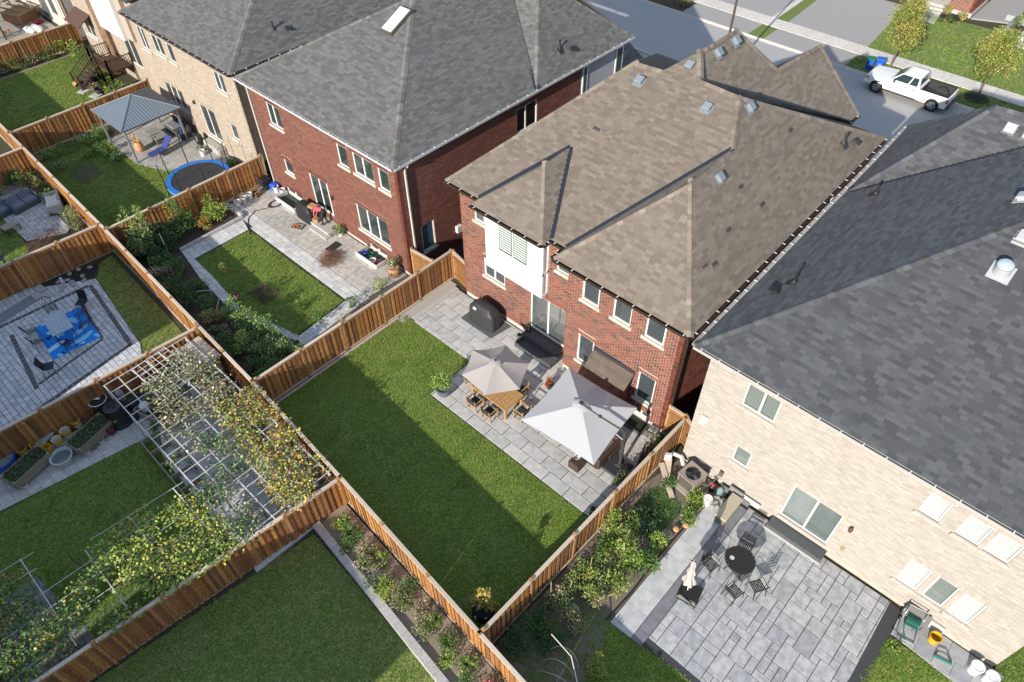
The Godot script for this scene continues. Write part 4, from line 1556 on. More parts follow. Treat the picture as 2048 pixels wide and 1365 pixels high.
func lawns() -> void:
	var main := [-21.78, -6.8, -7.0, -5.8, -7.0, -12.38, -16.84, -12.38, -16.86, -15.11, -21.6, -15.11]
	var near := [-33.6, -13.6, -24.85, -13.6, -24.6, -10.4, -28.8, -9.6, -31.8, -10.0, -33.6, -10.1]
	var tramp := [-50.9, -8.0, -37.2, -7.6, -37.2, -16.9, -40.6, -16.9, -43.0, -13.5, -45.2, -12.6, -49.0, -12.7, -50.9, -13.5]
	var deck := [-63.7, -8.5, -51.3, -8.1, -51.3, -14.6, -56, -15.2, -58, -17.9, -63.7, -17.9]
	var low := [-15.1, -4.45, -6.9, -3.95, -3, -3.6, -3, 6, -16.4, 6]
	var perg := [-24.35, -2.6, -20.2, -2.1, -17.5, -1.9, -16.5, 5.5, -25.7, 5.5, -25.3, 3.4]
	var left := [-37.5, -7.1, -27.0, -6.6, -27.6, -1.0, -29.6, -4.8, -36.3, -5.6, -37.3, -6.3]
	var tl := [-48.6, -4.2, -43.4, -4.4, -41.5, -4.2, -38.6, -2.4, -38.9, 1.0, -48.6, 1.0]
	var wl := [-6.5, -9.6, -3.3, -9.75, -0.9, -9.9, -0.5, -5.0, -6.5, -5.3]
	var wr := [3.45, -16.0, 6.0, -15.95, 9.5, -17.0, 9.5, -9, 2.9, -9]
	var wr2 := [6.55, -20, 12, -20, 12, -16.6, 6.6, -16.6]
	var i := 0
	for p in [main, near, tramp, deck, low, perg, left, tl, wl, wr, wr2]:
		var m: Material = mt(0.30, 0.41, 0.06, 0.95, "turf", V(0.5, 0.5, 0.5)) if i != 4 and i != 6 else mt(0.38, 0.44, 0.12, 0.95, "turf", V(0.5, 0.5, 0.5))  # low and left lawns: brighter shade put into a paler turf colour
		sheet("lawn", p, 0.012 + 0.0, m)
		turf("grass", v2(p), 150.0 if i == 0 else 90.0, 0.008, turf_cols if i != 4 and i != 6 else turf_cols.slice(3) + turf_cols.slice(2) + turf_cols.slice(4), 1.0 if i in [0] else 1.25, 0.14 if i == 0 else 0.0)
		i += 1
	turf("grass", v2([-16.9, -59.95, 5, -59.95, 5, -70, -17.6, -69.2]), 30.0, 0.07, turf_cols, 1.7)
	turf("grass", v2([-16.8, -58.15, 5, -58.15, 5, -55.9, -16.8, -55.9]), 40.0, 0.06, turf_cols, 1.5)


# ---------------------------------------------------------------- the main yard
var pav_grey := []

func lantern(at: Vector3, label: String) -> void:
	var t := thing("lantern", label, "lantern", at, 0.2, "black lanterns on the patio")
	var bk := mt(0.012, 0.012, 0.012, 0.5)
	var f := Buf.new()
	f.bevel(V(0, 0.02, 0), V(0.2, 0.04, 0.2), 0.01)
	for x in [-1, 1]:
		for z in [-1, 1]:
			f.box(V(x * 0.08, 0.22, z * 0.08), V(0.02, 0.4, 0.02))
	f.bevel(V(0, 0.44, 0), V(0.2, 0.05, 0.2), 0.03)
	f.tube([V(-0.05, 0.46, 0), V(-0.04, 0.53, 0), V(0.04, 0.53, 0), V(0.05, 0.46, 0)], 0.008, 0.008, 6)
	obj("frame", f, bk, t)
	var c := Buf.new()
	c.lathe(V(0, 0.04, 0), [Vector2(0.045, 0), Vector2(0.045, 0.16), Vector2(0, 0.165)], 12)
	obj("candle", c, mt(0.3, 0.26, 0.2, 0.6), t)

func grill(label: String, at: Vector3, yaw: float, w: float, d: float, h: float, col: float) -> Node3D:   # a barbecue under its fitted cover
	var t := thing("covered_grill", label, "barbecue", at, yaw)
	var b := Buf.new()
	# cover lofted through rounded rectangles
	var lev := [[0.0, 1.06, 1.12], [0.12, 1.05, 1.1], [0.45 * h, 1.02, 1.0], [0.68 * h, 1.0, 0.98], [0.74 * h, 0.97, 0.96], [0.88 * h, 0.72, 0.8], [0.97 * h, 0.62, 0.55], [h, 0.5, 0.3]]
	var rings := []
	for l in lev:
		var ring := []
		for i in 28:
			var a := TAU * i / 28
			var ca := cos(a)
			var sa := sin(a)
			var k := pow(pow(absf(ca), 5.0) + pow(absf(sa), 5.0), -0.2)
			var fold: float = 1.0 + 0.018 * sin(a * 9.0) * (1.0 - l[0] / h)
			ring.append(V(ca * k * w / 2 * l[1] * fold, l[0], -sa * k * d / 2 * l[2] * fold))
		rings.append(ring)
	for j in rings.size() - 1:
		for i in 28:
			b.quad(rings[j][i], rings[j][(i + 1) % 28], rings[j + 1][(i + 1) % 28], rings[j + 1][i])
	for i in 28:
		b.tri(V(0, h + 0.01, 0), rings[-1][i], rings[-1][(i + 1) % 28])
	obj("cover", b, mt(col, col, col * 1.02, 0.6, "weather", V(1.5, 1.5, 1.5)), t)
	return t

func chair_with_arms(label: String, at: Vector3, yaw: float, wd: Material, sling: Material, group: String) -> Node3D:   # faces +Z
	var t := thing("dining_chair", label, "chair", at, yaw, group)
	for x in [-1, 1]:
		var f := Buf.new()
		f.box(V(x * 0.27, 0.32, 0.23), V(0.045, 0.64, 0.045))
		obj("leg", f, wd, t)
		var r := Buf.new()
		r.hexa(V(x * 0.27, 0.42, -0.26), V(0.0225, 0, 0), V(0, 0.42, -0.05), V(0, 0, 0.0225))
		obj("leg", r, wd, t)
		var a := Buf.new()
		a.bevel(V(x * 0.27, 0.65, -0.01), V(0.06, 0.03, 0.56), 0.008)
		obj("armrest", a, wd, t)
	var s := Buf.new()
	s.bevel(V(0, 0.42, 0), V(0.5, 0.05, 0.48), 0.015)
	obj("seat", s, sling, t)
	var b := Buf.new()
	b.hexa(V(0, 0.68, -0.285), V(0.25, 0, 0), V(0, 0.14, -0.016), V(0, 0, 0.012))
	obj("backrest", b, sling, t)
	var rail := Buf.new()
	rail.box(V(0, 0.36, 0.23), V(0.5, 0.06, 0.03))
	rail.box(V(0, 0.36, -0.24), V(0.5, 0.06, 0.03))
	obj("rail", rail, wd, t)
	return t

func canopy(t: Node3D, c: Vector3, tips: Array, m: Material, sag := 0.06) -> void:   # umbrella cloth: one panel between each two tips
	var n := tips.size()
	for i in n:
		var a: Vector3 = tips[i]
		var b: Vector3 = tips[(i + 1) % n]
		var f := Buf.new()
		var k := 6
		var grid := []
		for j in k + 1:
			var row := []
			var s := float(j) / k
			for q in k + 1:
				var u := float(q) / k
				var e := a.lerp(b, u)
				var edge_in := sin(u * PI) * 0.035 * s
				e = e.lerp(c, edge_in)
				var p := c.lerp(e, s)
				p.y -= sin(u * PI) * sag * s
				row.append(p)
			grid.append(row)
		for j in k:
			for q in k:
				var A: Vector3 = grid[j][q]
				var B: Vector3 = grid[j + 1][q]
				var C: Vector3 = grid[j + 1][q + 1]
				var D: Vector3 = grid[j][q + 1]
				if (B - A).cross(C - A).y > 0:
					if j == 0: f.tri(A, B, C)
					else: f.quad(A, B, C, D)
				else:
					if j == 0: f.tri(A, C, B)
					else: f.quad(D, C, B, A)
		obj("panel", f, m, t)
		var rb := Buf.new()
		rb.tube([c - V(0, 0.05, 0), a - V(0, 0.03, 0)], 0.014, 0.01, 6)
		obj("rib", rb, mt(0.12, 0.12, 0.12, 0.5), t)

func main_yard() -> void:
	var slab_cols := [Color(0.54, 0.53, 0.51), Color(0.58, 0.565, 0.54), Color(0.50, 0.495, 0.485), Color(0.61, 0.59, 0.565), Color(0.55, 0.545, 0.53)]
	var patio := sheet("patio", [-21.3, -15.12, -16.85, -15.12, -16.85, -12.4, -6.95, -12.4, -6.95, -18.1, -13.4, -18.1, -13.4, -18.3, -21.3, -18.3], 0.022, mt(0.05, 0.047, 0.042, 0.95), 0.05)
	var rects := []
	var row := 0
	var z := -12.42
	while z > -18.6:
		z -= 0.576
		for i in 17:
			rects.append(Rect2(-22.0 + i * 1.127 + (0.55 if row % 2 else -0.02) - 0.39, z, 1.127, 0.576))
		row += 1
	lay(patio, "slab", v2([-20.95, -15.1, -16.85, -15.1, -16.85, -12.42, -7.2, -12.42, -7.2, -18.0, -13.45, -18.0, -13.45, -18.25, -20.95, -18.25]), rects, 0.0, 0.05, slab_cols, 0.8, 0.03, 0.05)
	# pale gravel with a concrete edging along the left fence
	var gr := sheet("gravel_strip", [-21.8, -14.6, -21.3, -14.6, -21.3, -18.5, -21.8, -18.5], 0.016, mt(0.9, 0.85, 0.77, 0.95, "soil", V(4, 4, 4)))
	var eb := Buf.new()
	for i in 7: eb.bevel(V(-21.12, 0.03, -15.4 - i * 0.45), V(0.3, 0.06, 0.44), 0.01)
	struct("patio_edging", eb, mt(0.50, 0.48, 0.45, 0.9, "mottle"))
	var kb := Buf.new()
	kb.box(V(-21.72, 0.05, -10.9), V(0.08, 0.1, 7.6))
	tag(obj("timber_edging", kb, cap_m[1]), "weathered timber edging along the foot of lawn fence", "edging")
	sheet("flower_bed", [-7.2, -12.6, -6.98, -12.6, -6.9, -17.7, -7.9, -17.9, -7.9, -16.9, -7.45, -15.6], 0.056, mt(0.12, 0.085, 0.06, 0.95, "soil", V(1.5, 1.5, 1.5)))
	# grill, steps
	var gm := sheet("grill_mat", [-19.35, -16.85, -17.2, -16.85, -17.0, -18.15, -19.35, -18.15], 0.056, mt(0.10, 0.10, 0.10, 0.9))
	var bbq := grill("gas grill under black fitted cover beside brick wall and patio door", V(-18.25, 0.056, -17.55), 0.0, 1.65, 0.85, 1.2, 0.04)
	var lab := Buf.new()
	lab.hexa(V(-0.35, 0.95, 0.385), V(0.1, 0, 0), V(0, 0.05, -0.03), V(0, 0.004, 0.006))
	obj("label_patch", lab, mt(0.6, 0.6, 0.6, 0.6), bbq)
	var hk := Buf.new()
	hk.tube([V(-0.95, 0.55, -0.1), V(-1.05, 0.65, 0.05), V(-0.98, 0.4, 0.25), V(-0.9, 0.2, 0.1), V(-1.0, 0.05, 0.0)], 0.035, 0.035, 8)
	tag(obj("hose", hk, mt(0.015, 0.06, 0.03, 0.5), self, Transform3D(Basis(), V(-18.25, 0.056, -17.9))), "coil of dark green hose hanging beside the covered grill", "hose")
	var st := thing("stone_steps", "two dark grey stone steps before the sliding patio door", "steps", Vector3.ZERO)
	for s in [[-15.98, -13.72, 0.36, 0.62, -17.78, -18.34], [-16.0, -13.72, 0.05, 0.34, -17.28, -18.34]]:
		var b := Buf.new()
		b.bevel(V((s[0] + s[1]) / 2, (s[2] + s[3]) / 2, (s[4] + s[5]) / 2), V(s[1] - s[0], s[3] - s[2], s[4] - s[5]), 0.02)
		obj("tread", b, mt(0.12, 0.12, 0.125, 0.85, "speck", V(2, 2, 2)), st)
	lantern(V(-15.88, 0.34, -17.52), "black lantern on the lower dark stone step")
	lantern(V(-15.8, 0.62, -18.1), "black lantern on the upper dark stone step by the door")
	lantern(V(-7.45, 0.05, -12.62), "black lantern at the patio's outer corner by lawn fence")
	# dining set
	var teak := mt(0.80, 0.47, 0.19, 0.55, "grain", V(1.2, 6, 6))
	var teak2 := mt(0.86, 0.52, 0.22, 0.55, "grain", V(1.2, 6, 6))
	var sling := mt(0.03, 0.03, 0.033, 0.8)
	var tb := thing("dining_table", "teak plank dining table half under hexagonal beige umbrella", "table", V(-14.3, 0.05, -14.25))
	for i in 8:
		var p := Buf.new()
		p.bevel(V(0, 0.715, -0.53 + i * 0.151), V(2.22, 0.05, 0.147), 0.004)
		obj("plank", p, teak if i % 2 else teak2, tb)
	for x in [-1, 1]:
		for zz in [-1, 1]:
			var l := Buf.new()
			l.box(V(x * 1.02, 0.345, zz * 0.52), V(0.1, 0.69, 0.1))
			obj("leg", l, teak, tb)
		var e := Buf.new()
		e.box(V(x * 1.0, 0.63, 0), V(0.05, 0.1, 1.0))
		e.box(V(0, 0.63, x * 0.53), V(1.95, 0.1, 0.05))
		obj("apron", e, teak2, tb)
	var grp := "teak chairs round the dining table"
	chair_with_arms("teak chair with black seat, further from umbrella pole base, on lawn edge of table", V(-14.75, 0.05, -13.3), PI, teak, sling, grp)
	chair_with_arms("teak chair with black seat on lawn side, close to table's open end", V(-13.88, 0.05, -13.32), PI, teak, sling, grp)
	chair_with_arms("teak chair with black seat at table end beside white square umbrella", V(-12.82, 0.05, -14.3), -PI / 2, teak, sling, grp)
	chair_with_arms("teak chair on house side of table, showing past the beige umbrella's edge", V(-13.75, 0.05, -15.2), 0, teak, sling, grp)
	chair_with_arms("teak chair on house side of table, hidden under the beige umbrella", V(-14.75, 0.05, -15.2), 0, teak, sling, grp)
	chair_with_arms("teak chair at table end by potted shrub, under umbrella edge", V(-15.85, 0.05, -14.2), PI / 2, teak, sling, grp)
	# hexagonal umbrella
	var cloth := mt(0.42, 0.38, 0.355, 0.85, "cloth", V(1, 1, 1)).duplicate()
	cloth.backlight_enabled = true
	cloth.backlight = Color(0.12, 0.12, 0.12)
	var hx := thing("patio_umbrella", "beige hexagonal umbrella open over the teak dining table", "umbrella", V(-14.38, 0.05, -14.3))
	var tips := []
	for i in 6:
		var a := TAU * i / 6 + 0.08
		tips.append(V(cos(a) * 1.55, 2.1, sin(a) * 1.5))
	canopy(hx, V(0, 2.62, 0), tips, cloth, 0.07)
	var vt := Buf.new()
	vt.lathe(V(0, 2.58, 0), [Vector2(0.3, 0.0), Vector2(0.18, 0.06), Vector2(0.05, 0.09), Vector2(0.05, 0.11)], 6)
	obj("vent_cap", vt, cloth, hx)
	var po := Buf.new()
	po.tube([V(0, 0, 0), V(0, 2.72, 0)], 0.025, 0.025, 10)
	po.lathe(V(0, 2.68, 0), [Vector2(0.05, 0), Vector2(0.045, 0.07), Vector2(0, 0.09)], 10)
	obj("pole", po, mt(0.03, 0.03, 0.03, 0.5), hx)
	var ub := Buf.new()
	ub.lathe(Vector3.ZERO, [Vector2(0.28, 0), Vector2(0.28, 0.06), Vector2(0.06, 0.1), Vector2(0.04, 0.3)], 20)
	obj("base", ub, mt(0.05, 0.05, 0.05, 0.6), hx)
	# square cantilever umbrella
	var wcloth := mt(0.54, 0.535, 0.54, 0.85, "cloth", V(1, 1, 1)).duplicate()
	wcloth.backlight_enabled = true
	wcloth.backlight = Color(0.14, 0.14, 0.14)
	var sq := thing("cantilever_umbrella", "large white square cantilever umbrella with dark side post and ribbed base", "umbrella", V(-10.02, 0.05, -14.78))
	canopy(sq, V(0, 2.92, 0), [V(-1.95, 2.3, -1.65), V(-1.6, 2.3, 1.88), V(1.96, 2.3, 1.58), V(1.58, 2.3, -1.84)], wcloth, 0.05)
	var v4 := Buf.new()
	v4.lathe(V(0, 2.84, 0), [Vector2(0.48, 0.0), Vector2(0.3, 0.09), Vector2(0.1, 0.15), Vector2(0.05, 0.2)], 4)
	obj("vent_cap", v4, wcloth, sq)
	var hub := Buf.new()
	hub.box(V(0, 3.04, 0), V(0.14, 0.1, 0.14))
	hub.tube([V(0, 2.2, 0), V(0, 3.05, 0)], 0.04, 0.04, 8)
	obj("hub", hub, mt(0.04, 0.042, 0.045, 0.5), sq)
	var dkm := mt(0.045, 0.047, 0.05, 0.5)
	var pst := Buf.new()
	pst.hexa(V(2.02, 1.25, -0.4), V(0.06, 0, 0), V(-0.02, 1.22, -0.02), V(0, 0, 0.045))
	pst.box(V(2.0, 2.47, -0.42), V(0.15, 0.1, 0.13))
	pst.box(V(2.0, 1.85, -0.38), V(0.17, 0.12, 0.16))
	obj("post", pst, dkm, sq)
	var arm := Buf.new()
	arm.tube([V(2.0, 2.45, -0.42), V(1.1, 2.85, -0.1), V(0.95, 2.92, -0.05)], 0.04, 0.035, 8)
	arm.box(V(0.95, 2.93, -0.05), V(0.12, 0.1, 0.1))
	arm.tube([V(0.98, 2.9, -0.06), V(0.05, 2.99, 0.0)], 0.03, 0.03, 8)
	obj("arm", arm, dkm, sq)
	var strut := Buf.new()
	strut.tube([V(2.0, 1.9, -0.4), V(1.55, 2.3, -0.2)], 0.022, 0.022, 6)
	obj("strut", strut, mt(0.6, 0.6, 0.6, 0.4), sq)
	var bs := Buf.new()
	bs.bevel(V(2.0, 0.05, -0.3), V(1.0, 0.1, 1.0), 0.03)
	for i in 12: bs.box(V(1.56 + i * 0.08, 0.108, -0.3), V(0.03, 0.016, 0.92))
	bs.bevel(V(2.0, 0.13, -0.38), V(0.26, 0.1, 0.26), 0.03)
	obj("base", bs, mt(0.035, 0.036, 0.038, 0.6), sq)
	# sofa beneath, side table, fire bowl
	var wick := mt(0.085, 0.05, 0.04, 0.7, "fine", V(4, 4, 4))
	var cush := mt(0.16, 0.13, 0.12, 0.9, "cloth")
	var so := thing("wicker_sofa", "brown wicker corner sofa below the white square umbrella", "sofa", V(-9.3, 0.05, -14.9))
	for q in [["frame", V(-0.15, 0.18, -0.6), V(2.0, 0.32, 0.85), wick], ["backrest", V(-0.15, 0.5, -1.0), V(2.0, 0.45, 0.14), wick], ["armrest", V(0.72, 0.42, -0.25), V(0.16, 0.6, 1.55), wick], ["frame", V(0.25, 0.18, 0.15), V(0.85, 0.32, 0.75), wick], ["cushion", V(-0.25, 0.4, -0.55), V(1.7, 0.13, 0.7), cush], ["cushion", V(0.22, 0.4, 0.18), V(0.75, 0.13, 0.66), cush]]:
		var b := Buf.new()
		b.bevel(q[1], q[2], 0.03)
		obj(q[0], b, q[3], so)
	var ct := thing("side_table", "brown wicker cube table at lawn side of the white umbrella", "table", V(-9.36, 0.05, -13.95))
	var cb := Buf.new()
	cb.bevel(V(0, 0.21, 0), V(0.52, 0.42, 0.5), 0.015)
	obj("frame", cb, wick, ct)
	var fb := thing("fire_bowl", "small round tabletop fire bowl on the brown cube table", "burner", V(-9.42, 0.47, -14.0))
	var fr := Buf.new()
	fr.lathe(V(0, 0.1, 0), [Vector2(0.05, 0.0), Vector2(0.15, 0.06), Vector2(0.17, 0.1), Vector2(0.13, 0.1), Vector2(0.08, 0.06), Vector2(0.0, 0.05)], 20)
	obj("bowl", fr, mt(0.62, 0.60, 0.58, 0.6), fb)
	var fs := Buf.new()
	fs.lathe(Vector3.ZERO, [Vector2(0.1, 0), Vector2(0.1, 0.03), Vector2(0.03, 0.05), Vector2(0.03, 0.12)], 12)
	fs.box(V(0, 0.16, 0.16), V(0.06, 0.26, 0.03))
	obj("stand", fs, mt(0.015, 0.015, 0.015, 0.5), fb)
	# pots
	var pt := bush("potted_shrub", "feathery lime green shrub in round slate pot on patio corner", "plant", V(-16.38, 0.5, -12.85), V(0.5, 0.42, 0.5), 900, 0.09, lime)
	var pb := Buf.new()
	pb.lathe(V(0, -0.45, 0), [Vector2(0.22, 0), Vector2(0.33, 0.2), Vector2(0.36, 0.42), Vector2(0.37, 0.5), Vector2(0.32, 0.5), Vector2(0.3, 0.44), Vector2(0, 0.44)], 24)
	obj("pot", pb, mt(0.13, 0.16, 0.17, 0.5, "mottle"), pt)
	var sp := Buf.new()
	spiky(sp, V(0, 0.0, 0), 0.55, 0.75, 170, lime, 0.05)
	stuff(obj("foliage", sp, vc(0.6, "", Vector3.ONE, 0.35), pt))
	var pm := bush("autumn_planter", "orange autumn flowers in dark pot by umbrella edge and house wall", "plant", V(-13.0, 0.3, -16.45), V(0.26, 0.2, 0.26), 260, 0.08, pal([[0.5, 0.13, 0.03], [0.4, 0.08, 0.02], [0.12, 0.1, 0.03]], 0.1))
	var pq := Buf.new()
	pq.lathe(V(0, -0.25, 0), [Vector2(0.14, 0), Vector2(0.19, 0.3), Vector2(0.16, 0.3), Vector2(0, 0.27)], 16)
	obj("pot", pq, mt(0.03, 0.025, 0.02, 0.6), pm)
	# small tree in a fabric bag by the back fence
	var bt := thing("sapling", "young tree with sparse yellow leaves standing in black fabric bag", "tree", V(-7.9, 0.012, -6.75))
	var bag := Buf.new()
	bag.lathe(Vector3.ZERO, [Vector2(0.36, 0), Vector2(0.42, 0.1), Vector2(0.40, 0.42), Vector2(0.41, 0.46), Vector2(0.37, 0.46), Vector2(0.36, 0.38), Vector2(0, 0.36)], 18)
	obj("grow_bag", bag, mt(0.008, 0.008, 0.009, 0.8), bt)
	var hd := Buf.new()
	hd.hexa(V(0.02, 0.3, 0.42), V(0.045, 0, 0), V(0, 0.17, 0), V(0, 0, 0.012))
	for x in [-0.32, 0.34]: hd.box(V(x, 0.45, 0.2), V(0.05, 0.05, 0.05))
	obj("handle", hd, mt(0.7, 0.7, 0.72, 0.6), bt)
	var tk := Buf.new()
	var fl := Buf.new()
	tk.tube([V(0, 0.3, 0), V(0.02, 1.1, 0.01), V(-0.02, 2.0, 0)], 0.022, 0.006, 6)
	for i in 40:
		var y := rf(0.55, 2.0)
		var a := rf(0, TAU)
		var l := rf(0.2, 0.55) * (2.15 - y) / 1.3
		var e := V(cos(a) * l, y + l * 0.5, sin(a) * l)
		tk.tube([V(0, y, 0), e], 0.008, 0.003, 4)
		for j in 16:
			fl.col = pick(autumn) * rf(0.8, 1.3)
			fl.leaf(V(0, y, 0).lerp(e, rf(0.3, 1.1)) + rdir() * 0.06, rdir(), Vector3.UP, 0.1, 0.065)
	obj("trunk", tk, mt(0.17, 0.10, 0.05), bt)
	stuff(obj("foliage", fl, vc(0.6, "", Vector3.ONE, 0.35), bt))
	# plants along the right-hand fence
	bush("flowering_shrub", "bronze and green shrub overhanging the ribbed umbrella base", "shrub", V(-7.45, 0.02, -14.55), V(0.42, 0.5, 0.6), 520, 0.08, dry + greens)
	bush("flowering_shrub", "pale pink flowering shrub between stone blocks and right-hand fence", "shrub", V(-7.5, 0.02, -16.75), V(0.45, 0.5, 0.6), 520, 0.07, greens + pal([[0.4, 0.3, 0.3]], 0.1, 4))
	bush("flowering_shrub", "small green shrub by wall foot beside the orange gate", "shrub", V(-7.3, 0.02, -17.35), V(0.3, 0.35, 0.3), 200, 0.07, greens)
	bush("flowering_shrub", "low green shrub on patio edge halfway along right-hand fence", "shrub", V(-7.2, 0.02, -13.6), V(0.25, 0.3, 0.5), 220, 0.07, greens + dry)
	# window well and stone blocks
	var well := thing("window_well", "shallow gravel window well framed in dark timber by basement window", "window well", V(-8.85, 0.03, -17.45))
	var wf := Buf.new()
	wf.box(V(0, 0.06, 0.36), V(1.15, 0.12, 0.08))
	wf.box(V(-0.56, 0.06, 0), V(0.06, 0.12, 0.7))
	wf.box(V(0.56, 0.06, 0), V(0.06, 0.12, 0.7))
	obj("frame", wf, mt(0.10, 0.09, 0.08, 0.9), well)
	var wb := Buf.new()
	wb.box(V(0, 0.04, 0), V(1.08, 0.03, 0.68))
	obj("gravel_bed", wb, mt(0.05, 0.045, 0.04, 0.95, "soil", V(6, 6, 6)), well)
	for q in [[-8.0, -17.2, 0.2], [-7.95, -17.62, 0.26]]:
		var b := Buf.new()
		b.bevel(V(0, q[2] / 2, 0), V(0.42, q[2], 0.36), 0.03)
		tag(obj("stone_block", b, mt(0.30, 0.29, 0.28, 0.9, "weather", V(2, 2, 2)), self, Transform3D(Basis(Vector3.UP, 0.1), V(q[0], 0.05, q[1]))), "rough grey stone block %s of the corner downspout" % ("in front" if q[1] > -17.5 else "at the foot"), "stone")
	# bins in the side passage
	var bn := Buf.new()
	bn.lathe(Vector3.ZERO, [Vector2(0.2, 0), Vector2(0.26, 0.6), Vector2(0.28, 0.62), Vector2(0, 0.66)], 14)
	tag(obj("bin", bn, mt(0.25, 0.3, 0.36, 0.5), self, Transform3D(Basis(), V(-20.9, 0, -19.6))), "grey lidded bin behind the cedar gate", "bin")
	var bn2 := Buf.new()
	bn2.bevel(V(0, 0.3, 0), V(0.5, 0.6, 0.4), 0.05)
	tag(obj("bin", bn2, mt(0.6, 0.42, 0.02, 0.5), self, Transform3D(Basis(), V(-21.45, 0, -19.7))), "yellow box behind the cedar gate", "box")


# ---------------------------------------------------------------- the cream house's yard
func bucket(label: String, at: Vector3, col: Array, group := "", lid := false, h := 0.37, r := 0.15) -> Node3D:
	var t := thing("bucket", label, "bucket", at, rf(0, TAU), group)
	var m := mt(col[0], col[1], col[2], 0.45)
	var b := Buf.new()
	if lid: b.lathe(Vector3.ZERO, [Vector2(0, 0), Vector2(r * 0.85, 0), Vector2(r, h), Vector2(r * 1.08, h), Vector2(r * 1.08, h + 0.03), Vector2(r * 0.9, h + 0.035), Vector2(r * 0.85, h + 0.02), Vector2(0, h + 0.022)], 20)
	else: b.lathe(Vector3.ZERO, [Vector2(0, 0), Vector2(r * 0.85, 0), Vector2(r * 0.98, h * 0.85), Vector2(r * 1.08, h * 0.86), Vector2(r * 1.08, h), Vector2(r * 0.98, h), Vector2(r * 0.84, 0.04), Vector2(0, 0.04)], 20)
	obj("shell", b, m, t)
	var w := Buf.new()
	var pts := []
	for i in 9:
		var a := PI * i / 8
		pts.append(V(cos(a) * r * 1.08, h * 0.93 - sin(a) * r * 0.45, sin(a) * r * 1.0))
	w.tube(pts, 0.006, 0.006, 5)
	obj("handle", w, mt(0.3, 0.3, 0.3, 0.4), t)
	return t

func slat_chair(label: String, at: Vector3, yaw: float) -> void:   # black metal chair with a slatted seat, faces +Z
	var t := thing("garden_chair", label, "chair", at, yaw, "black slatted chairs round the black table")
	var bk := mt(0.012, 0.012, 0.014, 0.45)
	for i in 7:
		var s := Buf.new()
		s.box(V(-0.21 + i * 0.07, 0.43, 0), V(0.045, 0.014, 0.42))
		obj("slat", s, bk, t)
	for i in 4:
		var s := Buf.new()
		s.hexa(V(0, 0.58 + i * 0.075, -0.235 - i * 0.02), V(0.23, 0, 0), V(0, 0.022, -0.006), V(0, 0, 0.007))
		obj("slat", s, bk, t)
	for x in [-1, 1]:
		var f := Buf.new()
		f.tube([V(x * 0.26, 0, 0.28), V(x * 0.25, 0.42, 0.22), V(x * 0.26, 0.63, 0.2), V(x * 0.26, 0.65, 0.1), V(x * 0.25, 0.65, -0.24)], 0.013, 0.013, 6)
		obj("leg", f, bk, t)
		var r := Buf.new()
		r.tube([V(x * 0.26, 0, -0.32), V(x * 0.24, 0.42, -0.2), V(x * 0.24, 0.86, -0.31)], 0.013, 0.013, 6)
		obj("leg", r, bk, t)
	var tp := Buf.new()
	tp.tube([V(-0.24, 0.85, -0.31), V(-0.12, 0.89, -0.325), V(0.12, 0.89, -0.325), V(0.24, 0.85, -0.31)], 0.014, 0.014, 6)
	tp.tube([V(-0.25, 0.425, 0.21), V(0.25, 0.425, 0.21)], 0.012, 0.012, 6)
	tp.tube([V(-0.25, 0.425, -0.21), V(0.25, 0.425, -0.21)], 0.012, 0.012, 6)
	obj("frame", tp, bk, t)

